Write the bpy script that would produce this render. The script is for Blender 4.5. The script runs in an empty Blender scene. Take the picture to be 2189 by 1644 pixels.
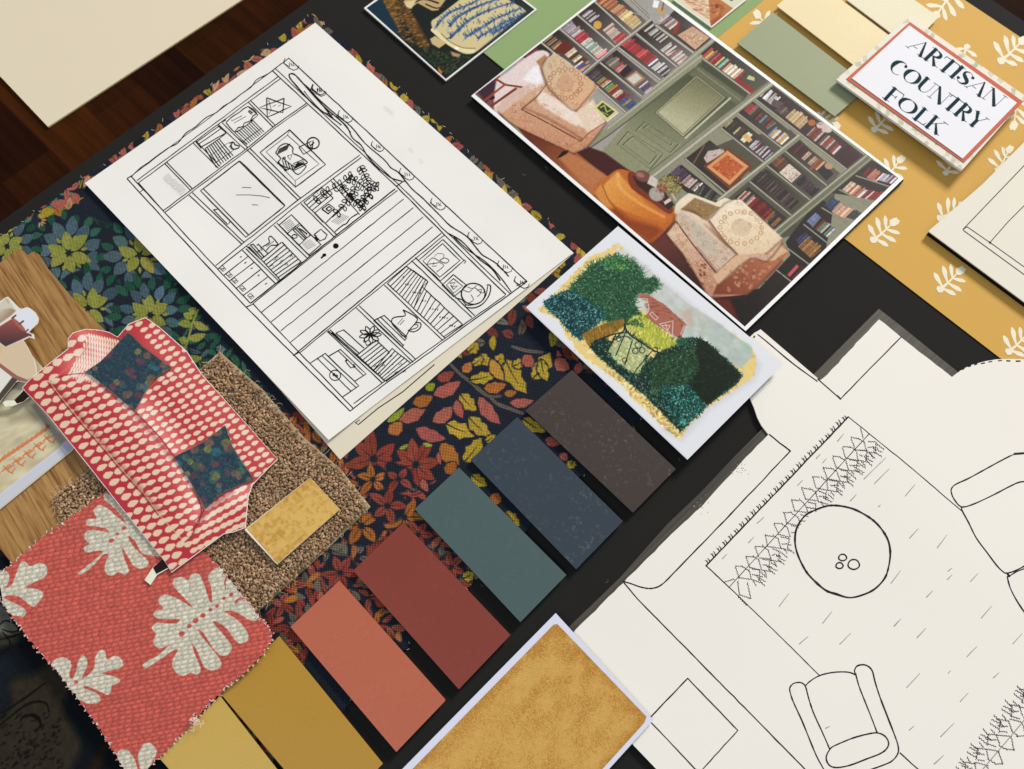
import bpy, math, random
import numpy as np

# ------------------------------------------------------------------ camera, light, exposure
sc = bpy.context.scene
W, H, F, TILT, HT = 2189.0, 1644.0, 1815.0, 0.36699, 0.45
cam = bpy.data.cameras.new('camera'); cam_o = bpy.data.objects.new('camera', cam)
sc.collection.objects.link(cam_o); sc.camera = cam_o
cam_o.location = (0, 0, HT); cam_o.rotation_euler = (TILT, 0, 0)
cam.sensor_fit = 'HORIZONTAL'; cam.sensor_width = 36; cam.lens = 36 * F / W
cam.clip_start = 0.01; cam.clip_end = 50
cam.dof.use_dof = True; cam.dof.focus_distance = 0.455; cam.dof.aperture_fstop = 14.0
sc.view_settings.view_transform = 'Standard'; sc.view_settings.look = 'None'
sc.view_settings.exposure = 0.18; sc.view_settings.gamma = 1.0
world = bpy.data.worlds.new('World'); sc.world = world; world.use_nodes = True
bg = world.node_tree.nodes['Background']
bg.inputs['Color'].default_value = (0.98, 0.99, 1.0, 1); bg.inputs['Strength'].default_value = 0.33

def area(name, loc, tgt, sx, sy, power, col):
    l = bpy.data.lights.new(name, 'AREA'); l.shape = 'RECTANGLE'; l.size = sx; l.size_y = sy
    l.energy = power; l.color = col
    o = bpy.data.objects.new(name, l); sc.collection.objects.link(o); o.location = loc
    from mathutils import Vector
    d = Vector(tgt) - Vector(loc); o.rotation_euler = d.to_track_quat('-Z', 'Y').to_euler()
    return o
# window up to the right of the table, and the cooler daylight coming in from behind the photographer
area('window_light', (2.12, 2.92, 1.90), (0, .1, 0), .85, .85, 178.0, (1.0, .955, .885))
area('room_light', (-.55, -.75, 1.6), (0, .05, 0), 1.1, .9, 9.0, (.70, .84, 1.0))
sc.cycles.max_bounces = 5
KG = 1.12        # photo tone -> albedo gain

# ------------------------------------------------------------------ geometry helpers
SN, CS = math.sin(TILT), math.cos(TILT)
def P(x, y, z):
    """where the sight line of photo point (x, y) meets the level z (metres above the board)"""
    dx = (np.asarray(x, float) - W / 2) / F; dy = (np.asarray(y, float) - H / 2) / F
    t = (HT - z) / (dy * SN + CS)
    return np.stack([dx * t, (SN - dy * CS) * t, np.broadcast_to(z, dx.shape) * 1.0], -1)
def unP(w, z):
    Xw, Yw = w[0], w[1]; d = HT - z            # back to photo coordinates: used for corners that lie outside the frame
    u, v = Xw / d, Yw / d; dy = (SN - v * CS) / (CS + v * SN); t = 1.0 / (dy * SN + CS)
    return (u / t * F + W / 2, dy * F + H / 2)
def mpp(x, y, z=0.0):
    dy = (np.asarray(y, float) - H / 2) / F
    return (HT - z) / (dy * SN + CS) / F
def tf(x0, y0, s):
    return lambda *p: [(x0 + a / s, y0 + b / s) for a, b in (p[0] if len(p) == 1 and isinstance(p[0], list) else p)]
def s2l(c):
    c = np.asarray(c, float) / 255.0
    return np.where(c <= .04045, c / 12.92, ((c + .055) / 1.055) ** 2.4)
def alb(c, k=None): return np.clip(s2l(c) / (k or KG), 0.0, .9)
rng = np.random.default_rng(7); random.seed(7)

def smooth(pts, n=6, closed=False):
    p = np.array(pts, float); m = len(p); out = []
    for i in range(m if closed else m - 1):
        a = p[(i - 1) % m] if (closed or i > 0) else p[0]
        b = p[i]; c = p[(i + 1) % m]
        d = p[(i + 2) % m] if (closed or i + 2 < m) else p[-1]
        for k in range(n):
            t = k / n
            out.append(.5 * ((2 * b) + (c - a) * t + (2 * a - 5 * b + 4 * c - d) * t * t + (3 * b - a - 3 * c + d) * t ** 3))
    if not closed: out.append(p[-1])
    return np.array(out)

class MB:
    """collects faces (with a material index) for ONE mesh object"""
    def __init__(s): s.v = []; s.f = []; s.m = []; s.n = 0
    def add(s, verts, faces, m=0):
        s.v.append(np.asarray(verts, float)); s.f += [tuple(i + s.n for i in f) for f in faces]
        s.m += [m] * len(faces); s.n += len(verts)
    def slab(s, pts, z, th, m=0, mside=None):
        a = np.array(pts, float); n = len(a)
        top = P(a[:, 0], a[:, 1], z); bot = top.copy(); bot[:, 2] = z - th
        ar = np.sum(top[:, 0] * np.roll(top[:, 1], -1) - np.roll(top[:, 0], -1) * top[:, 1])
        if ar < 0: top = top[::-1]; bot = bot[::-1]
        s.add(np.concatenate([top, bot]), [tuple(range(n))], m)
        s.f += [tuple(s.n - 2 * n + i for i in range(2 * n - 1, n - 1, -1))]
        s.f += [(s.n - 2 * n + i, s.n - n + i, s.n - n + (i + 1) % n, s.n - 2 * n + (i + 1) % n) for i in range(n)]
        s.m += [m if mside is None else mside] * (n + 1)
    def ribbon(s, pts, w, z, m=1, closed=False, wob=.0, var=.0):
        p = np.array(pts, float)
        if wob:
            q = [p[0]]
            for a, b in zip(p[:-1], p[1:]):
                L = np.hypot(*(b - a)); k = max(1, int(L / 14))
                for i in range(1, k + 1): q.append(a + (b - a) * i / k + (rng.normal(0, wob, 2) if i < k else 0))
            p = np.array(q)
        n = len(p)
        if n < 2: return
        s.zc = getattr(s, 'zc', 0) + 1
        z = z + (s.zc % 200) * 2.5e-7
        w = np.broadcast_to(np.asarray(w, float), (n,)).copy() if np.ndim(w) == 0 or len(np.atleast_1d(w)) == n else np.interp(np.linspace(0, 1, n), np.linspace(0, 1, len(w)), w)
        if var: w = w * (1 + rng.normal(0, var, n))
        t = np.gradient(p, axis=0) if not closed else (np.roll(p, -1, 0) - np.roll(p, 1, 0))
        t /= (np.linalg.norm(t, axis=1)[:, None] + 1e-9)
        if not closed: p[0] -= t[0] * w[0] * .35; p[-1] += t[-1] * w[-1] * .35
        nn = np.stack([-t[:, 1], t[:, 0]], 1)
        l = p + nn * w[:, None] / 2; r = p - nn * w[:, None] / 2
        v = np.concatenate([P(l[:, 0], l[:, 1], z), P(r[:, 0], r[:, 1], z)])
        k = n if closed else n - 1
        s.add(v, [(i, n + i, n + (i + 1) % n, (i + 1) % n) for i in range(k)], m)
    def blob(s, pts, z, m=1):
        a = np.array(pts, float); v = P(a[:, 0], a[:, 1], z)
        ar = np.sum(v[:, 0] * np.roll(v[:, 1], -1) - np.roll(v[:, 0], -1) * v[:, 1])
        if ar < 0: v = v[::-1]
        s.add(v, [tuple(range(len(v)))], m)
    def build(s, name, mats, parent=None, smoothf=False):
        me = bpy.data.meshes.new(name); me.from_pydata(np.concatenate(s.v).tolist(), [], s.f)
        for m in mats: me.materials.append(m)
        me.polygons.foreach_set('material_index', np.array(s.m, dtype=np.int32))
        if smoothf: me.polygons.foreach_set('use_smooth', np.ones(len(s.m), dtype=bool))
        me.update()
        o = bpy.data.objects.new(name, me); sc.collection.objects.link(o)
        if parent: o.parent = parent
        return o

def tag(o, label=None, cat=None, group=None, kind=None):
    if label: o['label'] = label
    if cat: o['category'] = cat
    if group: o['group'] = group
    if kind: o['kind'] = kind
    return o
def thing(name, label, cat, px, z=0, group=None):
    """an Empty at the thing's base; parts are linked under it"""
    o = bpy.data.objects.new(name, None); sc.collection.objects.link(o)
    o.empty_display_size = .01
    return tag(o, label, cat, group)

# ------------------------------------------------------------------ materials
def newmat(name):
    m = bpy.data.materials.new(name); m.use_nodes = True
    return m, m.node_tree.nodes, m.node_tree.links, m.node_tree.nodes['Principled BSDF']
def mix(N, L, a, b, fac, mode='MIX'):
    x = N.new('ShaderNodeMix'); x.data_type = 'RGBA'; x.blend_type = mode
    for k, v in ((0, fac), (6, a), (7, b)):
        if isinstance(v, bpy.types.NodeSocket): L.new(v, x.inputs[k])
        else: x.inputs[k].default_value = v if k == 0 else (*v[:3], 1)
    return x.outputs[2]
def noise(N, L, scale, detail=3, vec=None, rough=.5):
    t = N.new('ShaderNodeTexNoise'); t.inputs['Scale'].default_value = scale
    t.inputs['Detail'].default_value = detail; t.inputs['Roughness'].default_value = rough
    if vec is None: vec = N.new('ShaderNodeTexCoord').outputs['Object']
    L.new(vec, t.inputs['Vector']); return t.outputs['Fac']
def ramp(N, L, fac, stops):
    r = N.new('ShaderNodeValToRGB'); e = r.color_ramp.elements
    while len(e) < len(stops): e.new(.5)
    for i, (p, c) in enumerate(stops): e[i].position = p; e[i].color = (*c[:3], 1) if np.ndim(c) else (c, c, c, 1)
    L.new(fac, r.inputs['Fac']); return r.outputs['Color']
def bump(N, L, h, strength, dist, bsdf):
    b = N.new('ShaderNodeBump'); b.inputs['Strength'].default_value = strength; b.inputs['Distance'].default_value = dist
    L.new(h, b.inputs['Height']); L.new(b.outputs['Normal'], bsdf.inputs['Normal'])
def paper(name, col, rough=.85, mott=.035, grain=.25, spec=.12, scale=60, wave=0.0):
    m, N, L, B = newmat(name); c = alb(col)
    a = mix(N, L, tuple(c * (1 - mott)), tuple(np.clip(c * (1 + mott), 0, .92)), noise(N, L, scale, 4))
    a = mix(N, L, a, tuple(np.clip(c * (1 + mott * .8), 0, .92)), noise(N, L, 1400, 2))
    L.new(a, B.inputs['Base Color']); B.inputs['Roughness'].default_value = rough
    B.inputs['Specular IOR Level'].default_value = spec
    if grain: bump(N, L, noise(N, L, 2600, 3), grain, .0001, B)
    if wave:      # the sheet undulates slightly
        b2 = N.new('ShaderNodeBump'); b2.inputs['Strength'].default_value = wave; b2.inputs['Distance'].default_value = .012
        L.new(noise(N, L, 5.5, 1), b2.inputs['Height']); L.new(b2.outputs['Normal'], [n_ for n_ in N if n_.type == 'BUMP'][0].inputs['Normal'])
    return m
def paint(name, col, rough=.42, dust=0.0, spec=.42):
    """matt emulsion on card, with specks of dust and rubs"""
    m, N, L, B = newmat(name); c = alb(col) * .90
    base = mix(N, L, tuple(c * .93), tuple(c * 1.05), noise(N, L, 16, 2))
    base = mix(N, L, base, tuple(c * 1.12), ramp(N, L, noise(N, L, 1500, 3), [(.45, 0.), (.75, 1.)]))
    if dust:
        d = ramp(N, L, noise(N, L, 420, 6, rough=.7), [(.55, 0.0), (.68, 1.0)])
        g = N.new('ShaderNodeMath'); g.operation = 'MULTIPLY'
        r = ramp(N, L, noise(N, L, 38, 2), [(.38, 0.0), (.60, 1.0)])
        L.new(d, g.inputs[0]); L.new(r, g.inputs[1])
        g2 = N.new('ShaderNodeMath'); g2.operation = 'MULTIPLY'; L.new(g.outputs[0], g2.inputs[0]); g2.inputs[1].default_value = dust
        base = mix(N, L, base, tuple(np.clip(c * 1.5 + .08, 0, .8)), g2.outputs[0])
    L.new(base, B.inputs['Base Color']); B.inputs['Roughness'].default_value = rough
    B.inputs['Specular IOR Level'].default_value = spec
    bump(N, L, noise(N, L, 1500, 3), .12, .0001, B)
    return m
def printed(name, rough=.5, spec=.2, weave=0, wang=0.0, grain=.1, wstr=.35):
    """colours come from the mesh's own colour layer"""
    m, N, L, B = newmat(name)
    at = N.new('ShaderNodeVertexColor'); at.layer_name = 'print'
    col = at.outputs['Color']
    B.inputs['Roughness'].default_value = rough; B.inputs['Specular IOR Level'].default_value = spec
    if weave:
        tc = N.new('ShaderNodeTexCoord'); mp = N.new('ShaderNodeMapping'); L.new(tc.outputs['Object'], mp.inputs['Vector'])
        mp.inputs['Rotation'].default_value = (0, 0, wang)
        sx = N.new('ShaderNodeSeparateXYZ'); L.new(mp.outputs['Vector'], sx.inputs[0])
        outs = []
        for ax in (0, 1):
            mu = N.new('ShaderNodeMath'); mu.operation = 'MULTIPLY'; L.new(sx.outputs[ax], mu.inputs[0]); mu.inputs[1].default_value = weave * 2 * math.pi
            si = N.new('ShaderNodeMath'); si.operation = 'SINE'; L.new(mu.outputs[0], si.inputs[0]); outs.append(si.outputs[0])
        pr = N.new('ShaderNodeMath'); pr.operation = 'MULTIPLY'; L.new(outs[0], pr.inputs[0]); L.new(outs[1], pr.inputs[1])
        mr = N.new('ShaderNodeMapRange'); L.new(pr.outputs[0], mr.inputs[0]); mr.inputs[1].default_value = -1; mr.inputs[2].default_value = 1
        tn = ramp(N, L, mr.outputs[0], [(.0, (max(.08, 1 - wstr * 1.3),) * 3), (.5, (1 - wstr * .25,) * 3), (1, (1 + wstr * .7,) * 3)])
        col = mix(N, L, col, tn, 1.0, 'MULTIPLY')
        col = mix(N, L, col, (1.25, 1.25, 1.2), noise(N, L, 900, 2, vec=mp.outputs['Vector']), 'MULTIPLY')
        bump(N, L, mr.outputs[0], .5, .0004, B)
    elif grain: bump(N, L, noise(N, L, 2200, 2), grain, .0001, B)
    L.new(col, B.inputs['Base Color'])
    return m
def flatcol(name, col, rough=.7, spec=.1):
    m, N, L, B = newmat(name); B.inputs['Roughness'].default_value = rough; B.inputs['Specular IOR Level'].default_value = spec
    c = alb(col); L.new(mix(N, L, tuple(c * .9), tuple(np.clip(c * 1.08, 0, .92)), noise(N, L, 300, 3)), B.inputs['Base Color'])
    return m

# ------------------------------------------------------------------ canvas: a printed surface as a fine coloured mesh
class Canvas:
    def __init__(s, quad, nu, nv, base):
        s.quad = np.array(quad, float); s.nu, s.nv = nu, nv
        dst = [(0, 0), (nu - 1, 0), (nu - 1, nv - 1), (0, nv - 1)]
        A = []; b = []
        for (x, y), (u, v) in zip(s.quad, dst):
            A.append([x, y, 1, 0, 0, 0, -u * x, -u * y]); b.append(u)
            A.append([0, 0, 0, x, y, 1, -v * x, -v * y]); b.append(v)
        h = np.linalg.solve(np.array(A), np.array(b)); s.Hm = np.append(h, 1).reshape(3, 3); s.Hi = np.linalg.inv(s.Hm)
        s.a = np.ones((nv, nu, 3)) * np.array(base, float); s.k = nu / np.hypot(*(s.quad[1] - s.quad[0]))
        s.mask = np.ones((nv, nu)); s.hgt = np.zeros((nv, nu))
    def T(s, pts):
        p = np.array(pts, float); q = np.c_[p, np.ones(len(p))] @ s.Hm.T
        return q[:, :2] / q[:, 2:]
    def px(s):
        if not hasattr(s, '_px'):
            u, v = np.meshgrid(np.arange(s.nu), np.arange(s.nv)); q = np.stack([u, v, np.ones_like(u)], -1) @ s.Hi.T
            s._px = q[..., :2] / q[..., 2:]
        return s._px
    def box(s, p, pad):
        x0 = max(0, int(p[:, 0].min() - pad)); x1 = min(s.nu, int(p[:, 0].max() + pad) + 2)
        y0 = max(0, int(p[:, 1].min() - pad)); y1 = min(s.nv, int(p[:, 1].max() + pad) + 2)
        return x0, x1, y0, y1
    def cov(s, pts, soft=.7, canvas=False):
        p = np.asarray(pts, float) if canvas else s.T(pts)
        x0, x1, y0, y1 = s.box(p, soft * s.k + 1)
        if x1 <= x0 or y1 <= y0: return None
        X, Y = np.meshgrid(np.arange(x0, x1), np.arange(y0, y1)); ins = np.zeros(X.shape, bool); d2 = np.full(X.shape, 1e9)
        for (ax, ay), (bx, by) in zip(p, np.roll(p, -1, 0)):
            if abs(by - ay) > 1e-9:
                c = ((ay > Y) != (by > Y)) & (X < (bx - ax) * (Y - ay) / (by - ay) + ax); ins ^= c
            dx, dy = bx - ax, by - ay; L = dx * dx + dy * dy + 1e-9
            t = np.clip(((X - ax) * dx + (Y - ay) * dy) / L, 0, 1)
            d2 = np.minimum(d2, (X - ax - t * dx) ** 2 + (Y - ay - t * dy) ** 2)
        d = np.sqrt(d2) * np.where(ins, 1, -1)
        return (x0, x1, y0, y1), np.clip(.5 + d / (2 * max(soft * s.k, .35)), 0, 1)
    def put(s, bc, c, al=1.0):
        x0, x1, y0, y1 = bc[0]; m = (bc[1] * al)[..., None]
        s.a[y0:y1, x0:x1] = s.a[y0:y1, x0:x1] * (1 - m) + np.asarray(c, float) * m
    def poly(s, pts, col, soft=.7, al=1.0, sm=0):
        if sm: pts = smooth(pts, sm, True)
        bc = s.cov(pts, soft)
        if bc: s.put(bc, col, al)
    def line(s, pts, w, col, soft=.6, al=1.0):
        p = s.T(pts); w = np.interp(np.linspace(0, 1, len(p)), np.linspace(0, 1, len(np.atleast_1d(w))), np.atleast_1d(w)) * s.k / 2
        pad = w.max() + soft * s.k + 1; x0, x1, y0, y1 = s.box(p, pad)
        if x1 <= x0 or y1 <= y0: return
        M = np.zeros((y1 - y0, x1 - x0))
        for i in range(len(p) - 1):
            a, b = p[i], p[i + 1]; bb = s.box(np.array([a, b]), pad)
            if bb[1] <= bb[0] or bb[3] <= bb[2]: continue
            X, Y = np.meshgrid(np.arange(bb[0], bb[1]), np.arange(bb[2], bb[3])); dx, dy = b - a; L = dx * dx + dy * dy + 1e-9
            t = np.clip(((X - a[0]) * dx + (Y - a[1]) * dy) / L, 0, 1)
            d = np.sqrt((X - a[0] - t * dx) ** 2 + (Y - a[1] - t * dy) ** 2); ww = w[i] + (w[i + 1] - w[i]) * t
            sub = M[bb[2] - y0:bb[3] - y0, bb[0] - x0:bb[1] - x0]
            np.maximum(sub, np.clip(.5 + (ww - d) / (2 * max(soft * s.k, .35)), 0, 1), out=sub)
        s.put(((x0, x1, y0, y1), M), col, al)
    def ell(s, c, rx, ry, ang, col, soft=.7, al=1.0, n=18):
        t = np.linspace(0, 2 * math.pi, n, endpoint=False); a = math.radians(ang)
        x = rx * np.cos(t); y = ry * np.sin(t)
        s.poly(np.stack([c[0] + x * math.cos(a) - y * math.sin(a), c[1] + x * math.sin(a) + y * math.cos(a)], 1), col, soft, al)
    def ring(s, c, r, w, col, al=1, ry=None, ang=0):
        t = np.linspace(0, 2 * math.pi, 15); a = math.radians(ang); x = r * np.cos(t); y = (ry or r) * np.sin(t)
        s.line(np.stack([c[0] + x * math.cos(a) - y * math.sin(a), c[1] + x * math.sin(a) + y * math.cos(a)], 1), w, col, al=al)
    def leaf(s, a, b, w, col, bend=0.0, vein=None, soft=.6, lobe=0, vw=1.1):
        a = np.array(a, float); b = np.array(b, float); d = b - a; L = np.hypot(*d); n = np.array([-d[1], d[0]]) / (L + 1e-9)
        t = np.linspace(0, 1, 10); prof = np.sin(math.pi * t ** .85) ** .8 * w / 2
        if lobe: prof = prof * (1 + lobe * np.sin(t * 19 + a[0]))
        mid = a + d * t[:, None] + n * (np.sin(math.pi * t) * bend * L)[:, None]
        s.poly(np.concatenate([mid + n * prof[:, None], (mid - n * prof[:, None])[::-1][1:-1]]), col, soft)
        if vein is not None: s.line(mid[:7], [vw * 1.6, vw * .5], vein)
    def speck(s, pts, n, r, cols, al=.8, elong=1, ang=0):
        """n small dabs scattered inside the polygon"""
        q = s.T(pts); bc = s.cov(pts, .3)
        if not bc: return
        (x0, x1, y0, y1), m = bc; ys, xs = np.nonzero(m > .5)
        if len(xs) == 0: return
        idx = rng.integers(0, len(xs), n); cols = np.array(cols, float)
        R = max(1, int(math.ceil(r * s.k * max(1, elong))))
        yy, xx = np.mgrid[-R:R + 1, -R:R + 1]
        for i in idx:
            cx, cy = xs[i] + x0, ys[i] + y0
            a = ang if ang is not None else rng.random() * 6.28
            rr = r * s.k * (.5 + rng.random() * .8)
            u = xx * math.cos(a) + yy * math.sin(a); v = -xx * math.sin(a) + yy * math.cos(a)
            k = np.clip(1.2 - np.sqrt((u / (rr * elong)) ** 2 + (v / rr) ** 2), 0, 1) * al
            ax, bx, ay, by = cx - R, cx + R + 1, cy - R, cy + R + 1
            if ax < 0 or ay < 0 or bx > s.nu or by > s.nv: continue
            s.a[ay:by, ax:bx] += (cols[rng.integers(len(cols))] * (.85 + .3 * rng.random()) - s.a[ay:by, ax:bx]) * k[..., None]
    def fbm(s, cell, octv=3, seed=0):
        r = np.random.default_rng(seed); out = np.zeros((s.nv, s.nu)); amp = 1; tot = 0
        for o in range(octv):
            c = max(1.5, cell * s.k / 2 ** o); gy, gx = int(s.nv / c) + 3, int(s.nu / c) + 3; g = r.random((gy, gx))
            y = np.arange(s.nv) / c; x = np.arange(s.nu) / c; yi = y.astype(int); xi = x.astype(int)
            fy = (y - yi)[:, None]; fx = (x - xi)[None]; fy = fy * fy * (3 - 2 * fy); fx = fx * fx * (3 - 2 * fx)
            v = (g[yi][:, xi] * (1 - fy) + g[yi + 1][:, xi] * fy) * (1 - fx) + (g[yi][:, xi + 1] * (1 - fy) + g[yi + 1][:, xi + 1] * fy) * fx
            out += v * amp; tot += amp; amp *= .5
        return out / tot
    def vary(s, amt, cell, octv=3, seed=0, region=None):
        f = 1 + (s.fbm(cell, octv, seed) - .5) * 2 * amt
        if region is not None:
            bc = s.cov(region, .5)
            if not bc: return
            x0, x1, y0, y1 = bc[0]; s.a[y0:y1, x0:x1] *= 1 + (f[y0:y1, x0:x1] - 1)[..., None] * bc[1][..., None]
        else: s.a *= f[..., None]
    def ragged(s, pts, n, L, w, cols, al=.9):
        p = np.array(pts, float); e = np.roll(p, -1, 0) - p; l = np.hypot(*e.T); c = np.cumsum(l) / l.sum(); cen = p.mean(0); cols = np.array(cols, float)
        for _ in range(n):
            i = int(np.searchsorted(c, rng.random())); q = p[i] + e[i] * rng.random(); d = q - cen; d /= np.hypot(*d) + 1e-9; a = rng.normal(0, .8)
            d = np.array([d[0] * math.cos(a) - d[1] * math.sin(a), d[0] * math.sin(a) + d[1] * math.cos(a)]) * L * rng.uniform(.4, 1.3)
            s.line([q - d * .4, q + d * .5, q + d + rng.normal(0, 1, 2)], [w, w * .5], cols[rng.integers(len(cols))], .5, al)
    def grade(s, region, p0, c0, p1, c1, soft=.7, al=1.0):
        """two-tone blend between points p0 and p1 inside region"""
        bc = s.cov(region, soft)
        if not bc: return
        x0, x1, y0, y1 = bc[0]; q = s.T([p0, p1]); d = q[1] - q[0]
        X, Y = np.meshgrid(np.arange(x0, x1), np.arange(y0, y1)); t = np.clip(((X - q[0][0]) * d[0] + (Y - q[0][1]) * d[1]) / (d @ d), 0, 1)[..., None]
        s.put(bc, np.asarray(c0, float) * (1 - t) + np.asarray(c1, float) * t, al)
    def clip(s, outline, drop=None):
        m = np.zeros((s.nv, s.nu)); bc = s.cov(outline, .2)
        x0, x1, y0, y1 = bc[0]; m[y0:y1, x0:x1] = bc[1]
        if drop is not None:
            bc = s.cov(drop, .2)
            if bc: x0, x1, y0, y1 = bc[0]; m[y0:y1, x0:x1] *= 1 - bc[1]
        s.mask = m
    def build(s, name, z, mat, parent=None, zf=None):
        px = s.px(); zz = np.full(px.shape[:2], z) + s.hgt
        if zf is not None: zz = zz + zf(px[..., 0], px[..., 1])
        v = P(px[..., 0], px[..., 1], zz).reshape(-1, 3)
        col = alb(np.clip(s.a, 0, 255)).reshape(-1, 3)
        i = np.arange(s.nu * s.nv).reshape(s.nv, s.nu)
        q = np.stack([i[:-1, :-1], i[1:, :-1], i[1:, 1:], i[:-1, 1:]], -1).reshape(-1, 4)
        mk = s.mask.reshape(-1); keep = (mk[q].mean(1) > .5); q = q[keep]
        v0, v1, v3 = v[q[0][0]], v[q[0][1]], v[q[0][3]]
        if np.cross(v1 - v0, v3 - v0)[2] < 0: q = q[:, ::-1]
        used, inv = np.unique(q, return_inverse=True); v = v[used]; col = col[used]; q = inv.reshape(-1, 4).astype(np.int32)
        me = bpy.data.meshes.new(name); me.vertices.add(len(v)); me.vertices.foreach_set('co', v.astype(np.float32).ravel())
        me.loops.add(len(q) * 4); me.loops.foreach_set('vertex_index', q.ravel())
        me.polygons.add(len(q)); me.polygons.foreach_set('loop_start', np.arange(0, len(q) * 4, 4, dtype=np.int32))
        me.polygons.foreach_set('use_smooth', np.ones(len(q), dtype=bool))
        me.update(calc_edges=True)
        ca = me.color_attributes.new('print', 'FLOAT_COLOR', 'POINT')
        ca.data.foreach_set('color', np.c_[col, np.ones(len(col))].astype(np.float32).ravel())
        me.materials.append(mat); o = bpy.data.objects.new(name, me); sc.collection.objects.link(o)
        if parent: o.parent = parent
        return o

def zig(pts, step, amp, jit=.25):
    """pinking-shear edge along a closed outline"""
    p = np.array(pts, float); out = []; k = 0
    for a, b in zip(p, np.roll(p, -1, 0)):
        L = np.hypot(*(b - a)); n = max(1, int(L / step)); nn = np.array([-(b - a)[1], (b - a)[0]]) / (L + 1e-9)
        for i in range(n):
            k += 1; out.append(a + (b - a) * (i + rng.normal(0, jit * .2)) / n + nn * amp * (1 if k % 2 else -1) * (1 + rng.normal(0, jit)))
    return np.array(out)
MM = .001
# ------------------------------------------------------------------ the setting: table top
def table():
    m, N, L, B = newmat('mahogany')
    tc = N.new('ShaderNodeTexCoord'); mp = N.new('ShaderNodeMapping'); L.new(tc.outputs['Object'], mp.inputs['Vector'])
    mp.inputs['Rotation'].default_value = (0, 0, math.radians(44))
    br = N.new('ShaderNodeTexBrick'); L.new(mp.outputs['Vector'], br.inputs['Vector'])
    br.inputs['Scale'].default_value = 1.0; br.inputs['Brick Width'].default_value = .30; br.inputs['Row Height'].default_value = .036
    br.inputs['Mortar Size'].default_value = .0002; br.inputs['Color1'].default_value = (0, 0, 0, 1); br.inputs['Color2'].default_value = (1, 1, 1, 1)
    br.inputs['Mortar'].default_value = (.2, .2, .2, 1); br.inputs['Bias'].default_value = 0
    st = N.new('ShaderNodeMapping'); L.new(mp.outputs['Vector'], st.inputs['Vector']); st.inputs['Scale'].default_value = (9, 170, 1)
    g = noise(N, L, 1.0, 5, vec=st.outputs['Vector'], rough=.65)
    g2 = noise(N, L, 9, 3, vec=mp.outputs['Vector'])
    a = ramp(N, L, br.outputs['Color'], [(0, (.014, .0040, .0018)), (.5, (.027, .0074, .0020)), (1, (.046, .0130, .0026))])
    a = mix(N, L, a, ramp(N, L, g, [(.3, (.6, .6, .6)), (.7, (1.35, 1.32, 1.25))]), 1.0, 'MULTIPLY')
    a = mix(N, L, a, ramp(N, L, g2, [(.3, (.55, .55, .55)), (.7, (1.35, 1.3, 1.2))]), 1.0, 'MULTIPLY')
    L.new(a, B.inputs['Base Color']); B.inputs['Roughness'].default_value = .8; B.inputs['Specular IOR Level'].default_value = .03
    bump(N, L, g, .12, .0003, B)
    me = bpy.data.meshes.new('table_top'); s = 3.0; z = -7.5 * MM
    me.from_pydata([(-s, -s, z), (s, -s, z), (s, s, z), (-s, s, z)], [], [(0, 1, 2, 3)]); me.materials.append(m)
    o = bpy.data.objects.new('table', me); sc.collection.objects.link(o); tag(o, kind='structure')
table()

def card(name, label, cat, pts, z, th, mat, mside=None, parent=None, group=None):
    b = MB(); b.slab(pts, z, th, 0, 1 if mside else None)
    o = b.build(name, [mat] + ([mside] if mside else []), parent)
    return tag(o, label, cat, group)

black_m = paper('black_board', (33, 32, 31), .85, .10, .35, .10)
blackcore_m = flatcol('black_foam_edge', (20, 20, 20), .7)
white_edge = flatcol('white_edge', (236, 234, 228), .7)
cream_m = paper('cream_card_mat', (226, 213, 190), .8, .012, .2)
card('mounting_board', 'large black presentation board lying on the dark wooden table under all the samples', 'board',
     [(-160, 590), (645, 24), (760, -60), (1080, -300), (1700, -300), (2120, 0), (2700, 400), (3900, 1300), (1200, 4200), (-900, 1650)][0:1] +
     [(670, -6), (1100, -330), (1590, -360), (2120.5, 0), (2420, 200), (3300, 900), (1500, 2700), (300, 2600), (-700, 1300)], -.2 * MM, 7 * MM, black_m, blackcore_m)
card('cream_card', 'plain cream sheet of card on the bare dark wood beyond the black board', 'card',
     [(102.5, 271), (520, -3), (900, -260), (300, -700), (-400, -260)], -5.9 * MM, .35 * MM, paper('cream_far', (222, 209, 184), .8, .012, .2), flatcol('cream_edge', (215, 196, 140)))
card('cream_card', 'second cream sheet lying under the plain cream sheet, showing only as a thin yellow rim', 'card',
     [(104, 272), (522, -2.5), (900, -258), (300, -690), (-380, -258)], -6.3 * MM, .8 * MM, flatcol('cream_rim', (205, 185, 130)))
lint = MB()
for i in range(70):
    x, y = rng.uniform(650, 1900), rng.uniform(60, 1300); a = rng.uniform(0, 6.28); L_ = rng.uniform(1.0, 6)
    lint.ribbon(smooth([(x, y), (x + L_ * math.cos(a), y + L_ * math.sin(a)), (x + L_ * 1.6 * math.cos(a + .7), y + L_ * 1.6 * math.sin(a + .7))], 3), .55, .02 * MM - .2 * MM, 0)
lo = lint.build('lint', [flatcol('lint', (120, 112, 100), .9)], bpy.data.objects['mounting_board']); lo['kind'] = 'stuff'
# flat coloured papers at the top of the board
card('green_card', 'flat sage green card partly under the library picture', 'card', [(1266, 301), (1536, 79), (1760, -105), (1480, -330), (960, 52)], .5 * MM, .5 * MM, paper('green_paper', (141, 164, 112), .8, .02))

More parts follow.
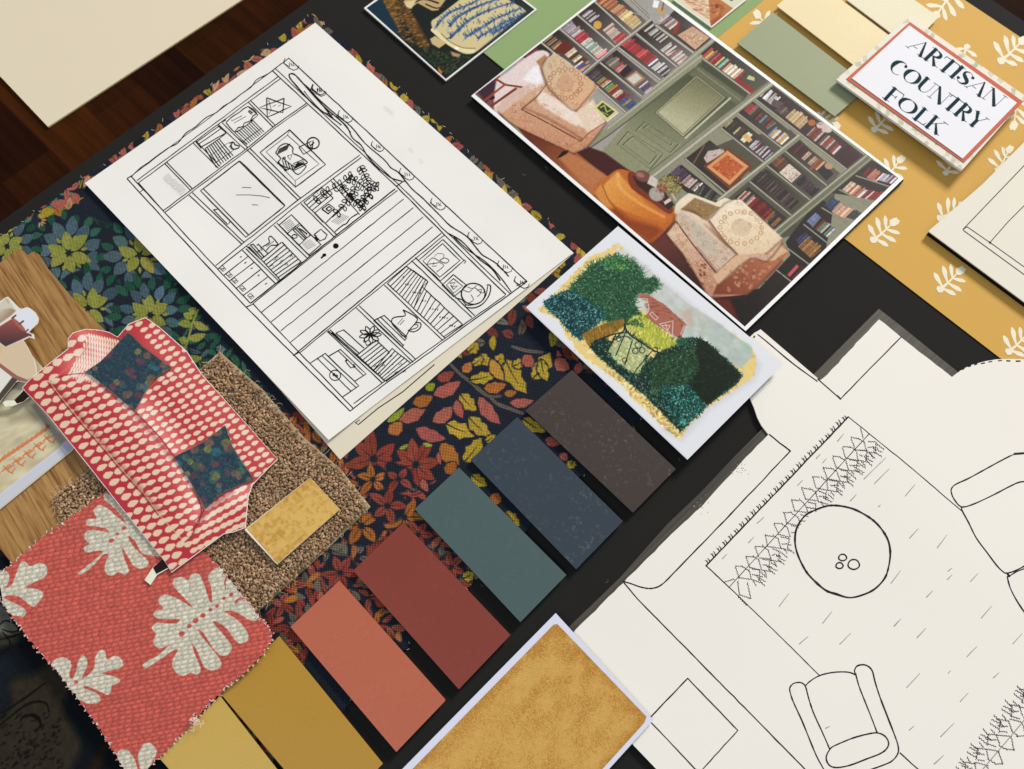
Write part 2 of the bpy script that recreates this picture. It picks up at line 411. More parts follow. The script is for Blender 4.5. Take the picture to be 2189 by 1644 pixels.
# ------------------------------------------------------------------ paint swatches
SW = [
 ('paint_swatch', 'dark brown paint swatch, dusty, next to the garden picture', [(1222.5, 791), (1444.9, 1002.4), (1353, 1096), (1123, 878)], (65, 54, 49), .6),
 ('paint_swatch', 'navy blue paint swatch with dust specks, between the brown and teal swatches', [(1105.8, 891.4), (1331.6, 1114.4), (1231.7, 1217), (1005.6, 983)], (51, 63, 74), .55),
 ('paint_swatch', 'dull teal green paint swatch between the navy and dark red swatches', [(981.4, 999.5), (1211, 1229), (1112.4, 1330), (886.5, 1088.3)], (74, 95, 94), .12),
 ('paint_swatch', 'dark brick red paint swatch between the teal and coral swatches', [(862.5, 1116.6), (1091.3, 1357.5), (980.9, 1473.6), (755, 1219.7)], (134, 58, 46), .1),
 ('paint_swatch', 'coral orange paint swatch with one chipped corner', [(725.8, 1241), (952, 1495), (951, 1499), (847.2, 1607.5), (620.8, 1340)], (186, 99, 72), .12),
 ('paint_swatch', 'mustard ochre paint swatch partly under the coral fabric', [(597.2, 1359.7), (818.6, 1632.3), (700, 1755), (470, 1481)], (182, 137, 40), .06),
 ('paint_swatch', 'pale yellow paint swatch lowest in the row, beside the coral fabric corner', [(470, 1487), (690, 1770), (570, 1880), (340, 1620)], (202, 166, 76), .06)]
for nm, lb, q, c, d in SW:
    o = card(nm, lb, 'paint swatch', q, 3.4 * MM, 1.0 * MM, paint('swatch_paint', c, .36, d), flatcol('swatch_edge', tuple(np.array(c) * .45)), group='paint swatches laid in a diagonal row')
    q2 = np.array(q, float); c2 = q2.mean(0); q2 = c2 + (q2 - c2) * .97
    b = MB(); b.slab([(x - (2 if False else 0), y) for x, y in q2], 2.4 * MM, 2.2 * MM, 0)
    f = b.build('foam_pad', [blackcore_m], o)
# chip of bare card on the coral swatch corner
TOPG = 'paint swatches fanned under the title label'
sage = card('paint_swatch', 'grey sage green paint swatch touching the lower left corner of the title label', 'paint swatch', [(1653, 27), (1812, 137), (1817, 217), (1784.5, 249), (1576, 92)], 3.4 * MM, .7 * MM, paint('sage', (151, 158, 124), .6, 0, .25), flatcol('sage_edge', (120, 126, 98)), group=TOPG)
tag(sage)
# straighten: the swatch is a plain rectangle running on under the label
sage_me = MB(); sage_me.slab([(1652, 26), (1858, 185), (1784.5, 249), (1576, 92)], 3.4 * MM, .7 * MM, 0, 1)
old = sage.data; tmp = sage_me.build('tmp', list(old.materials)); sage.data = tmp.data; bpy.data.objects.remove(tmp); bpy.data.meshes.remove(old)
c1 = card('paint_swatch', 'warm pale cream paint swatch between the sage green and the whiter swatch', 'paint swatch', [(1660, 12), (1821, 140), (1895, 74), (1795, -2), (1740, -44)], 3.4 * MM, .7 * MM, paint('pale_cream', (236, 218, 172), .6, 0, .25), flatcol('pce', (225, 205, 160)), group=TOPG)
c2 = card('paint_swatch', 'greenish off-white paint swatch farthest to the right of the fanned swatches', 'paint swatch', [(1810, 0), (1903, 67), (1984, 64), (2007, 36), (1950, -2), (1880, -50), (1770, -30)], 3.4 * MM, .7 * MM, paint('off_white', (229, 220, 190), .6, 0, .25), flatcol('owe', (215, 205, 175)), group=TOPG)
for o, pts in ((c1, [(1660, 12), (1825, 139), (1905, 79), (1735, -48)]), (c2, [(1809, -1), (1924, 85), (1963, 82), (2007, 36), (1890, -45), (1850, -55)])):
    mb = MB(); mb.slab(pts, 3.4 * MM, .7 * MM, 0, 1); old = o.data; tmp = mb.build('tmp', list(old.materials)); o.data = tmp.data; bpy.data.objects.remove(tmp); bpy.data.meshes.remove(old)
for o, ctr in ((sage, (1716, 138)), (c1, (1780, 45)), (c2, (1905, 15))):
    b = MB(); b.slab([(ctr[0] - 55, ctr[1] - 5), (ctr[0] + 10, ctr[1] - 40), (ctr[0] + 60, ctr[1] + 5), (ctr[0] + 5, ctr[1] + 35)], 2.7 * MM, 2.1 * MM)
    b.build('foam_pad', [white_edge], o)

# ------------------------------------------------------------------ title label
def label_sign():
    LB = tf(1690, 0, 4.11)
    t = thing('title_label', 'raised title label reading ARTISAN COUNTRY FOLK in dark teal letters with a coral border', 'label', (1990, 200))
    z = 7.4 * MM
    q = [(1945.5, 35.3), (2195, 207), (2056.2, 364.5), (1787.3, 169.5)]
    cv = Canvas([q[3], q[2], q[1], q[0]], 340, 230, (226, 220, 206))
    for i in range(210):      # pale sprig marks on the border paper
        u = rng.random(2)
        p = np.array(q[3]) * (1 - u[0]) * (1 - u[1]) + np.array(q[2]) * u[0] * (1 - u[1]) + np.array(q[0]) * (1 - u[0]) * u[1] + np.array(q[1]) * u[0] * u[1]
        a = rng.random() * 6.28; c = [(176, 178, 146), (190, 186, 160), (206, 196, 182), (166, 172, 136)][i % 4]
        for k in range(4):
            b = p + np.array([math.cos(a), math.sin(a)]) * k * 3.2
            for sg in (1, -1): cv.leaf(b, b + np.array([math.cos(a + sg * .9), math.sin(a + sg * .9)]) * 6, 2.2, c)
    cv.build('border_paper', z + .15 * MM, printed('label_border', .7, .25), t)
    b = MB(); b.slab(q, z, 1.6 * MM); b.build('backing_card', [white_edge], t)
    b = MB(); b.slab([(1880, 110), (1950, 75), (2090, 180), (2050, 300), (1960, 270)], z - 1.6 * MM, 5.0 * MM); b.build('foam_spacer', [white_edge], t)
    b = MB(); b.slab(LB([(1048, 192), (2045, 893), (1525, 1428), (490, 692)]), z + .55 * MM, .35 * MM); b.build('coral_frame', [paper('coral_card', (196, 104, 80), .75, .02)], t)
    b = MB(); b.slab(LB([(1043, 222), (1990, 903), (1512, 1393), (538, 687)]), z + .9 * MM, .3 * MM, 0)
    # lettering: each letter is a set of strokes of varying width; x along the line, y up
    TH, TN = .255, .036
    def arc(cx, cy, rx, ry, a0, a1, n=16): return [(cx + rx * math.cos(math.radians(a0 + (a1 - a0) * i / n)), cy + ry * math.sin(math.radians(a0 + (a1 - a0) * i / n))) for i in range(n + 1)]
    ser = lambda x0, x1, y: ([(x0, y), (x1, y)], [TN, TN])
    GL = {
     'A': (.92, [([(.0, 0), (.50, 1)], [TN]), ([(.50, 1), (.80, 0)], [.10, TH]), ([(.2, .3), (.42, .3)], [TN]), ser(-.1, .1, 0), ser(.62, .98, 0)]),
     'R': (.88, [([(.2, 0), (.2, 1)], [TH]), ser(.0, .45, 1), (arc(.28, .74, .36, .25, 90, -90), [TN, .12, TH, TH, .12, TN]), ([(.36, .5), (.72, 0)], [.12, TH]), ser(.0, .38, 0), ser(.66, .95, 0)]),
     'T': (.72, [([(.38, 0), (.38, 1)], [TH]), ([(-.02, 1), (.8, 1)], [TN * 1.4]), ([(-.02, 1), (-.04, .84)], [TN * 1.5]), ([(.8, 1), (.84, .84)], [TN * 1.5]), ser(.2, .58, 0)]),
     'I': (.40, [([(.22, 0), (.22, 1)], [TH]), ser(.04, .42, 0), ser(.04, .42, 1)]),
     'S': (.72, [(smooth([(.62, .76), (.52, .93), (.34, .99), (.16, .88), (.16, .68), (.34, .52), (.52, .38), (.56, .2), (.42, .03), (.22, .02), (.08, .14), (.06, .3)], 5), [.03, .03, .05, .15, TH, TH * 1.1, TH, .14, .05, .03, .03]), (arc(.62, .79, .05, .05, 0, 360), [.1]), (arc(.08, .24, .05, .05, 0, 360), [.1])]),
     'N': (1.0, [([(.12, 0), (.12, 1)], [TN]), ([(.14, .98), (.78, .02)], [.17, TH]), ([(.86, 0), (.86, 1)], [TN]), ser(-.02, .26, 0), ser(-.02, .2, 1), ser(.72, 1.0, 1)]),
     'C': (.86, [(arc(.47, .5, .40, .5, 62, 180, 14) + arc(.47, .5, .40, .5, 180, 305, 14)[1:], [.03, .05, .14, TH * 1.1, TH * 1.15, .16, .06, .03, .03]), (arc(.66, .84, .05, .05, 0, 360), [.1])]),
     'O': (.98, [(arc(.48, .5, .40, .47, 90, 450, 32), [.03, .12, TH * 1.1, TH * 1.1, .12, .03, .03, .12, TH * 1.1, TH * 1.1, .12, .03])]),
     'U': (.92, [([(.18, 1), (.18, .42), (.2, .24), (.3, .08), (.45, .02)], [TH, TH, TH, .14, .04]), ([(.45, .02), (.6, .06), (.72, .2), (.76, .42), (.76, 1)], [.03]), ser(.02, .36, 1), ser(.62, .9, 1)]),
     'Y': (.86, [([(.12, 1), (.42, .45)], [TH, .17]), ([(.42, .5), (.42, 0)], [TH]), ([(.46, .45), (.8, 1)], [TN]), ser(-.04, .28, 1), ser(.66, .92, 1), ser(.24, .6, 0)]),
     'F': (.74, [([(.2, 0), (.2, 1)], [TH]), ([(.04, 1), (.72, 1)], [TN * 1.4]), ([(.72, 1), (.76, .78)], [TN * 1.5]), ([(.28, .52), (.52, .52)], [TN]), ([(.52, .62), (.52, .42)], [TN * 1.5]), ser(.02, .4, 0)]),
     'L': (.66, [([(.2, 0), (.2, 1)], [TH]), ser(.04, .38, 1), ([(.04, 0), (.66, 0)], [TN * 1.4]), ([(.66, 0), (.7, .2)], [TN * 1.5])]),
     'K': (.86, [([(.2, 0), (.2, 1)], [TH]), ser(.04, .38, 1), ser(.02, .38, 0), ([(.28, .4), (.74, 1)], [TN]), ([(.42, .58), (.74, 0)], [.12, TH]), ser(.62, .9, 1), ser(.62, .92, 0)])}
    def word(txt, o, e, up, ks=1.0):
        o = np.array(o, float); e = np.array(e, float); up = np.array(up, float)
        tot = sum(GL[c][0] for c in txt); ex = (e - o) / tot; x = 0
        uw = np.hypot(*up) / 4.11
        for c in txt:
            for pts, w in GL[c][1]:
                P2 = [o + ex * (x + px_) + up * py_ for px_, py_ in pts]
                b.ribbon(LB([tuple(p) for p in P2]), np.array(w) * uw * .97, z + .96 * MM, 1)
            x += GL[c][0]
    word('ARTISAN', (1026, 414), (1815, 948), (93, -88))
    word('COUNTRY', (850, 606), (1648, 1140), (93, -92))
    word('FOLK', (802, 850), (1296, 1186), (85, -93))
    lm = flatcol('dark_teal_ink', (6, 48, 58), .7, .05)
    b.build('lettered_card', [paper('label_white', (232, 231, 236), .75, .01, .15), lm], t)
label_sign()
# ------------------------------------------------------------------ mustard wallpaper with cream sprigs
def wallpaper():
    N3 = tf(1700, 330, 3.497)
    b = MB(); q = [(1396, 194), (1804.4, 508.7), (2139, 766), (2330, 912), (2700, 420), (2280, 145), (2062, 0), (1850, -150), (1800, -160), (1632, 0)]
    b.slab(q, .35 * MM, .3 * MM, 0); z = .42 * MM
    def sprig(c, ang, s, seed=0):
        r = np.random.default_rng(seed); ca, sa = math.cos(ang), math.sin(ang)
        X = lambda u, v: (c[0] + s * (u * ca - v * sa), c[1] + s * (u * sa + v * ca))
        b.ribbon([X(-.42, 0), X(-.1, .02), X(.25, 0), X(.48, -.02)], [.10, .07, .05, .05], z, 1)
        b.blob([X(.44, -.05), X(.56, -.2), X(.72, -.16), X(.86, -.1), X(.84, .0), X(.88, .1), X(.72, .16), X(.54, .12), X(.46, .05)], z + 7e-5, 1)   # flower cup
        b.blob([X(-.40, -.12), X(-.32, .12), X(-.5, .16), X(-.62, .06), X(-.6, -.1), X(-.5, -.18)], z + 8e-5, 1)
        for (u0, u1, v, w) in ((.22, .52, -.46, .11), (.22, .5, .50, .11), (-.06, .22, -.62, .13), (-.06, .14, .62, .12), (-.34, -.22, -.66, .13), (-.38, -.16, .58, .12)):
            u1 += r.normal(0, .03); v *= 1 + r.normal(0, .06)
            p = smooth([(u0, 0), (u0 + (u1 - u0) * .35, v * .38), (u0 + (u1 - u0) * .75, v * .72), (u1, v)], 4)
            b.ribbon([X(*k) for k in p], np.array([.05, .07, .10, w * 1.05, w * 1.15, w * .8, .03]), z + 3e-6, 1)
        return
    def sp(c, ang, s, k): sprig(c, math.radians(ang), s, k)
    def spw(c, ang, s, k):
        n0 = len(b.v); sp(c, ang, s, k)
    # ribbon widths above are in sprig units: rescale
    _rib = b.ribbon
    def rib(pts, w, z_, m=1, **kw): _rib(pts, np.array(w) * rib.s * 1.35, z_, m, **kw)
    b.ribbon = rib
    for k, (x, y, a, s) in enumerate([(1886, 497, -40, 46), (2028, 602, -42, 46), (2175, 735, -42, 46), (1906, 365, -50, 42), (2022, 5, 130, 50), (2160, 112, -42, 50),
                                      (1640, 55, -130, 44), (1884, 262, -45, 40), (2032, 352, -60, 38), (2030, 455, -30, 44), (1766, 255, 30, 36), (2060, 120, 110, 40), (2172, 235, 100, 46), (2144, 345, -60, 40), (1700, 130, -40, 44), (1780, 180, -40, 44), (2290, 640, -42, 46)]):
        rib.s = s * 1.12; sp((x, y), a, s * 1.12, k)
    b.ribbon = _rib
    b.build('wallpaper', [paper('mustard_paper', (205, 160, 76), .75, .05, .2, .25, 22), flatcol('cream_ink', (236, 228, 204), .75)])
    o = bpy.data.objects['wallpaper']; o.name = 'wallpaper_sample'
    tag(o, 'mustard yellow wallpaper sheet printed with cream sprigs along the right of the board', 'wallpaper')
wallpaper()

ink_m = flatcol('black_ink', (22, 18, 19), .7, .05)
ink2_m = flatcol('plan_ink', (44, 34, 38), .7, .05)
pencil_m = flatcol('pencil', (165, 158, 152), .7)
purple_m = flatcol('purple_ink', (66, 40, 60), .6)
def wig(a, b, amp, n, seed=None):
    r = np.random.default_rng(int(abs(a[0] * 7 + b[1] * 3))); a = np.array(a, float); b = np.array(b, float); d = b - a; L = np.hypot(*d) + 1e-9
    nn = np.array([-d[1], d[0]]) / L
    return [tuple(a + d * (i + r.normal(0, .12) * (0 < i < n)) / n + nn * (amp * (1 if i % 2 else -1) * (.6 + .8 * r.random()))) for i in range(n + 1)]

# ------------------------------------------------------------------ bookcase drawing on tracing paper
def sketch():
    A = tf(180, 30, 3.498); B_ = tf(650, 100, 3.288); C = tf(430, 480, 2.67); D = tf(440, 330, 5.138)
    # the cream card under it
    b = MB(); b.slab([(676, 54), (1226.5, 541), (1150, 610), (727, 982.5), (600, 835), (197, 396)], 1.6 * MM, 1.2 * MM, 0)
    for p, w in ((C((880, 1130), (897, 1142), (1010, 1048), (1150, 955), (1330, 800)), 2.2), (C((885, 1128), (905, 1115)), 1.5)): b.ribbon(p, w, 1.66 * MM, 1)
    o = b.build('cream_card', [paper('under_card', (222, 212, 190), .8, .012), ink_m]); tag(o, 'cream card poking out below the tracing paper bookcase drawing', 'card')
    q = [(674, 48.6), (1225.7, 540), (1000, 728), (860, 842), (775, 903), (702.7, 940.7), (560, 800), (181.4, 391.6), (190, 384), (420, 226)]
    def zf(x, y):      # the sheet does not lie quite flat: its lower corner and left edge lift a little
        u = (np.asarray(x, float) - 674) * .68 + (np.asarray(y, float) - 49) * .73; v = (np.asarray(y, float) - 49) * .66 - (np.asarray(x, float) - 674) * .75
        return 2.3 * MM + .22 * MM * np.sin(np.asarray(x, float) * .021 + 1) * np.sin(np.asarray(y, float) * .017) + 7.5 * MM * np.clip((v - 400) / 440, 0, 1) ** 2 * np.clip((u + 260) / 900, 0, 1.2) + .8 * MM * np.clip((v - 470) / 200, 0, 1)
    # gridded sheet
    cv = Canvas([(181.4, 391.6), (674, 48.6), (1225.7, 540), (702.7, 940.7)], 300, 370, (233, 230, 224))
    cv.vary(.022, 120, 3, 4); cv.poly(A((585, 1232), (622, 1190), (762, 1310), (715, 1362)), (222, 219, 215), 1.5)
    for i in range(3):
        c_ = A((625 + 48 * i, 1235 + 40 * i))[0]; cv.ring(c_, 3.5, 2, (196, 193, 190)); cv.line([(c_[0] - 9, c_[1] - 2), (c_[0] + 1, c_[1] - 11), (c_[0] + 10, c_[1] + 1), (c_[0] + 1, c_[1] + 11), (c_[0] - 9, c_[1] - 2)], 2, (200, 197, 194))
    for x, y, r in ((835, 240, 8), (825, 232, 6), (878, 322, 6), (900, 345, 5)): cv.ell((x, y), r, r * .5, 50, (208, 203, 194), 4, .6)
    o = cv.build('tracing_sheet', 0.0, paper_print, None, zf); o.name = 'bookcase_drawing'
    tag(o, 'white tracing paper with a black ink drawing of a bookcase with a sliding ladder rail', 'drawing')
    b = MB(); ins = MB.ribbon
    def R(pts, w=2.4, m=0, wob=.25, var=.10, closed=False):
        p = np.array(pts, float)
        if closed: p = np.concatenate([p, p[:1]])
        q_ = [p[0]]
        for a, c in zip(p[:-1], p[1:]):
            k = max(1, int(np.hypot(*(c - a)) / 16))
            for i in range(1, k + 1): q_.append(a + (c - a) * i / k + (rng.normal(0, wob, 2) if i < k else 0))
        p = np.array(q_); zz = zf(p[:, 0], p[:, 1]) + .10 * MM
        n = len(p); t = np.gradient(p, axis=0); t /= np.linalg.norm(t, axis=1)[:, None] + 1e-9; ww = w * .92 * (1 + rng.normal(0, var, n)); nn = np.stack([-t[:, 1], t[:, 0]], 1) * ww[:, None] / 2
        R.c = (R.c + 1) % 300; zz = zz + R.c * 2e-7
        l = p + nn; r = p - nn; b.add(np.concatenate([P(l[:, 0], l[:, 1], zz), P(r[:, 0], r[:, 1], zz)]), [(i, n + i, n + i + 1, i + 1) for i in range(n - 1)], m)
    R.c = 0
    lerp = lambda a, c, t: (a[0] + (c[0] - a[0]) * t, a[1] + (c[1] - a[1]) * t)
    def hatch(p0, p1, q0, q1, n, w=2.0, j=.0):
        for i in range(n + 1):
            t = i / n; a = lerp(p0, p1, t); c = lerp(q0, q1, t)
            if j: c = lerp(a, c, 1 + rng.uniform(-j, j))
            R([a, c], w)
    # cornice, ruler rail and its tabs
    R(smooth(A((350, 1218), (420, 1150), (480, 1110), (560, 1050), (640, 995), (700, 965), (760, 890), (830, 845), (910, 775), (990, 735), (1040, 690), (1110, 650), (1170, 600), (1250, 545), (1290, 490), (1370, 450), (1430, 405), (1475, 370)), 3), 2.2)
    R(A((1475, 372), (1530, 330)) + [(1127, 602)], 2.4); R(A((395, 1245), (1450, 468)), 2); R(A((405, 1262), (1465, 485)), 2); R(A((350, 1212), (1428, 408)), 1.6)
    R([(583, 151.5), (849, 399.6), (949.6, 501.5), (1081.7, 629.8)], 2.4); R([(588.8, 146.6), (853, 395), (955.7, 496.9), (1091, 628)], 2.0)
    R(smooth(A((1860, 780), (1790, 690), (1700, 590), (1620, 500), (1570, 450), (1535, 450), (1540, 480), (1590, 540), (1660, 620), (1740, 700), (1830, 760), (1924, 830)), 3), 3.2)
    R(smooth(B_((0, 262), (50, 310), (130, 410), (210, 480), (300, 560), (340, 640), (400, 690), (440, 760), (500, 830), (570, 890), (620, 925), (690, 945)), 3), 2.8)
    R(smooth(B_((0, 310), (60, 385), (140, 460), (230, 490), (300, 570), (330, 600)), 3), 1.6)
    R(smooth(B_((60, 320), (110, 375), (230, 480), (330, 560), (430, 680), (560, 790), (610, 850), (660, 880), (710, 940), (760, 1000), (830, 1060), (880, 1110), (960, 1190), (1030, 1260), (1140, 1330), (1200, 1400), (1250, 1460), (1300, 1490), (1360, 1530), (1440, 1615)), 3), 2.8)
    R(smooth(B_((1010, 1310), (1100, 1360), (1180, 1440), (1240, 1500), (1320, 1560), (1380, 1644)), 3), 3.0)
    R(smooth(C((1440, 70), (1530, 150), (1620, 210), (1700, 290), (1770, 385)), 3), 2.8)
    L1 = lambda t: (617 + 510 * t, 124 + 478 * t)
    dg = [[(-3, -5), (-2, 5)], [(3, -4), (1, -1), (4, 1), (3, 5)]]
    for k, (x, y) in enumerate(A((1545, 375), (1750, 565)) + B_((100, 305), (288, 490), (515, 700), (720, 895), (940, 1105), (1200, 1345), (1410, 1545)) + C((1828, 330))):
        s = 1.0 if k not in (1, 4) else .85
        R([(x - 12 * s, y - 13 * s), (x - 16 * s, y - 3 * s), (x - 4 * s, y + 8 * s), (x + 6 * s, y + 13 * s), (x + 14 * s, y + 10 * s), (x + 17 * s, y + 3 * s)], 1.9)
        R([(x - 15 * s, y - 8 * s), (x - 13 * s, y - 1 * s), (x - 2, y + 6)], 1.2)
        for st in dg: R([(x + a * .8 + (k * 37 % 5 - 2) * .5, y + c * .8) for a, c in st], 1.5)
        R([(x + 6, y - 2), (x + 4 + k % 3, y + 2), (x + 8, y + 4)], 1.4)
    # outer frame
    R([(271.5, 381.6), (280, 376.5)], 2.2); R([(271.5, 381.6), (440, 565.5), (519.8, 650), (525.5, 656), (628.5, 759), (748.4, 878.9)], 2.5); R([(280, 376.5), (440, 549), (535, 648)], 2.2)
    R(A((420, 1328), (445, 1310)), 1.6)
    R([(542, 650.5), (639.8, 753.4), (755.5, 873.3)], 2.2); R(C((1860, 325), (1745, 410), (1560, 540), (1240, 775), (1035, 920), (850, 1065)), 2.4); R(C((1735, 405), (1560, 528), (1225, 768), (1035, 903), (870, 1022)), 2.1)
    R(C((1855, 322), (1800, 350)), 2)
    # shelf lines running up to the right
    R(A((590, 1470), (1210, 1008), (1420, 838), (1660, 668)), 2.2); R(A((605, 1482), (1225, 1015), (1430, 848), (1668, 680)), 2.0)
    R(D((110, 1220), (390, 990), (1000, 510), (1690, 8)), 2.2); R(D((135, 1255), (440, 1010), (1040, 530), (1708, 33)), 2.0)
    R(D((490, 1635), (820, 1380), (1430, 890), (2080, 380)), 3.0); R(D((512, 1644), (820, 1395), (1440, 903), (2105, 395)), 2.0)
    for a, c in (((862.9, 425.4), (559.2, 667.3)), ((883.6, 443.7), (579.8, 687.9)), ((904.9, 463.5), (600.4, 707.3)), ((925, 484.7), (621, 731.7))): R([a, c], 2.0)
    R([(943.5, 498.4), (628.5, 759)], 2.6); R([(949.6, 503), (640, 754.5)], 2.0); R([(848, 398), (860, 389), (867, 386)], 2.6)
    R(C((255, 472), (300, 452)), 2.4); R(C((525, 748), (560, 728)), 2.4)
    # uprights
    for a in (((1228, 660), (1415, 848)), ((1245, 648), (1430, 833)), ((1005, 828), (1205, 1012)), ((1030, 810), (1225, 1000)), ((812, 960), (1003, 1152)), ((836, 950), (1017, 1140)), ((600, 1115), (795, 1318)), ((615, 1105), (808, 1305)), ((405, 1262), (590, 1470)), ((1215, 1012), (1600, 1392)), ((1240, 1005), (1620, 1378)), ((1035, 805), (1060, 790))): R(A(*a), 2.2)
    R([(411, 411.6), (521.7, 517.8)], 2.3); R([(404, 417), (516.9, 521.7)], 2.3)
    for a in (((400, 1050), (765, 1418)), ((440, 1035), (800, 1390)), ((470, 1010), (815, 1375)), ((750, 780), (1110, 1135)), ((780, 755), (1140, 1110)), ((1045, 540), (1410, 905)), ((1080, 530), (1435, 880)), ((1375, 290), (1690, 660)), ((1400, 265), (1750, 622))): R(D(*a), 2.3)
    for a in (((1200, 205), (1545, 530)), ((1222, 188), (1562, 520)), ((1045, 345), (1380, 662)), ((1062, 335), (1395, 650)), ((885, 475), (1210, 785)), ((902, 463), (1225, 770)), ((720, 610), (1035, 905)), ((735, 600), (1050, 893))): R(C(*a), 2.2)
    # top row contents
    for t3 in (((1365, 625), (1550, 690), (1370, 770)), ((1495, 630), (1485, 738), (1310, 700))): R(A(*t3), 2.3, closed=True)
    R(A((1380, 640), (1400, 720), (1380, 745)), 1.2); R(A((1410, 690), (1435, 678)), 1); R(A((1450, 690), (1470, 680)), 1)
    R(smooth(A((1060, 810), (1110, 765), (1160, 735), (1225, 690), (1290, 740), (1262, 760), (1240, 800), (1195, 815), (1190, 840), (1150, 850), (1120, 880), (1060, 810)), 2), 2.2)
    R(A((1225, 690), (1300, 755), (1245, 800)), 2.4); R(A((1100, 800), (1180, 760)), 1.2); R(A((1120, 815), (1210, 765)), 1.0); R(A((1235, 720), (1260, 740), (1250, 748), (1228, 728), (1235, 720)), 2.6)
    hatch(A((1125, 885))[0], A((1262, 795))[0], A((1222, 975))[0], A((1345, 882))[0], 9, 1.9)
    R(A((1125, 885), (1160, 870), (1262, 795)), 2); R(A((1180, 960), (1330, 850)), 1.2); R(A((1150, 925), (1215, 975)), 1)
    hatch(A((905, 1005))[0], A((1010, 935))[0], A((990, 1148))[0], A((1115, 1060))[0], 7, 2.2); R(A((905, 1005), (1060, 892)), 2); R(A((940, 1060), (1080, 960)), 1.0); R(A((975, 1115), (1125, 1010)), 1.0)
    for a in (((835, 960), (1005, 840)), ((850, 975), (1030, 850)), ((868, 997), (1062, 888)), ((1000, 835), (1062, 888)), ((835, 955), (875, 1005))): R(A(*a), 2)
    for i in range(9): p = A((990 + i * 15 % 110, 1110 - (i * 37) % 80))[0]; R([p, (p[0] + 3, p[1] - 3)], 1.3)
    R(smooth(A((1088, 995), (1115, 955), (1128, 978), (1160, 985), (1150, 1003), (1112, 1010), (1100, 985), (1088, 995)), 2), 2.8); R(A((1085, 965), (1115, 955)), 2.4); R(A((1095, 1000), (1120, 1015)), 2.2)
    # window, ladder handle
    w_ = [(511.6, 344.5), (608.8, 440.2), (525.6, 507), (428.7, 407.4)]
    R(w_, 2.6, closed=True); R([(434.4, 403), (531.5, 502)], 2.2); R(D((370, 70), (440, 130), (870, 560)), 2.0)
    for a in (((1180, 1295), (1250, 1298)), ((1135, 1352), (1240, 1352), (1330, 1360), (1390, 1374)), ((1255, 1425), (1300, 1428))): R(A(*a), 1.1)
    R(D((82, 605), (240, 770), (268, 738)), 2.2); R(D((100, 625), (240, 770)), 1.6); R(D((85, 608), (130, 602)), 2)
    # picture of a typewriter and the lamp over it
    R(A((1535, 865), (1805, 1125), (1580, 1293), (1315, 1035)), 2.5, closed=True); R(A((1520, 905), (1757, 1120), (1578, 1246), (1360, 1030)), 1.3, closed=True); R(A((1535, 865), (1520, 905)), 1.1); R(A((1580, 1293), (1578, 1246)), 1.1)
    R(smooth(A((1432, 1040), (1460, 990), (1512, 968), (1560, 1000), (1560, 1040), (1605, 1060), (1670, 1108), (1640, 1125), (1660, 1140), (1600, 1200), (1545, 1155), (1510, 1165), (1450, 1112), (1470, 1080), (1432, 1040)), 3), 2.4)
    for k in range(5): R(A((1440 + k * 4, 1050 - k * 10), (1520 + k * 5, 1010 - k * 10)), 1.6)
    for k in range(4): R(A((1480 + k * 22, 1085 + k * 14), (1500 + k * 22, 1150 + k * 6)), 2.2)
    R(A((1450, 1112), (1490, 1140), (1545, 1155)), 2.6); R(A((1480, 1075), (1500, 1090), (1580, 1150)), 2.4)
    for k in range(8): R(A((1565 + k * 9, 1165 - k * 6), (1600 + k * 8, 1105 + k * 2)), 1.9)
    for k in range(5): R(A((1560 + k * 3, 1120 + k * 12), (1640 + k * 3, 1085 + k * 11)), 1.7)
    R(A((1520, 1060), (1555, 1050), (1540, 1090), (1520, 1060)), 1.6)
    for c, r in ((A((1497, 1078))[0], 2.2), (A((1452, 1112))[0], 2.0), (A((1505, 1165))[0], 2.0)): R([(c[0] + r * math.cos(t), c[1] + r * math.sin(t)) for t in np.linspace(0, 6.3, 9)], 2.6)
    R([(A((1712, 965))[0][0] + 13 * math.cos(t), A((1712, 965))[0][1] + 12 * math.sin(t)) for t in np.linspace(0, 6.3, 22)], 3.0)
    R(A((1605, 995), (1680, 960), (1705, 1012), (1640, 1048), (1605, 995)), 2.4); R(A((1680, 960), (1712, 945), (1705, 1012)), 2.2); R(A((1690, 985), (1720, 960)), 3)
    # left: binders
    for a in (((195, 1330), (470, 1115)), ((260, 1390), (530, 1185)), ((335, 1470), (600, 1265)), ((410, 1550), (680, 1345)), ((130, 1260), (390, 1050))): R(D(*a), 2.1)
    for x, y in D((185, 1255), (258, 1325), (320, 1390), (405, 1475), (495, 1560)):
        R([(x - 7, y - 2), (x - 1, y - 7), (x + 7, y + 1), (x + 1, y + 6), (x - 7, y - 2)], 1.5); R([(x - 3, y), (x + 4, y - 1), (x, y + 3)], 1.6)
    for x, y in D((385, 1125), (435, 1190), (505, 1250), (580, 1328), (662, 1420)): R([(x - 2, y + 1), (x + 2, y - 1)], 2.2)
    # books, vase, papers
    hatch(D((605, 1155))[0], D((790, 1355))[0], D((830, 965))[0], D((1040, 1185))[0], 7, 2.2); R(D((838, 963), (1050, 1185)), 2.4); R(D((605, 1155), (640, 1120)), 2)
    for a in (((450, 1010), (600, 1150)), ((490, 995), (615, 1135)), ((520, 985), (640, 1125)), ((575, 985), (680, 1085)), ((485, 995), (520, 985)), ((560, 1000), (580, 982))): R(D(*a), 2.2)
    R(D((570, 1045), (590, 1080), (560, 1070), (600, 1050)), 1.8); R(D((600, 1020), (620, 1060)), 1.4)
    R(smooth(D((625, 1015), (700, 965), (688, 925), (708, 898), (735, 915), (790, 980), (770, 998), (715, 1000), (665, 1055)), 3), 2.4)
    for i in range(6): p = D((670 + i * 14, 1012 - i * 10))[0]; R([p, (p[0] + 1, p[1] - 2.5)], 1.5)
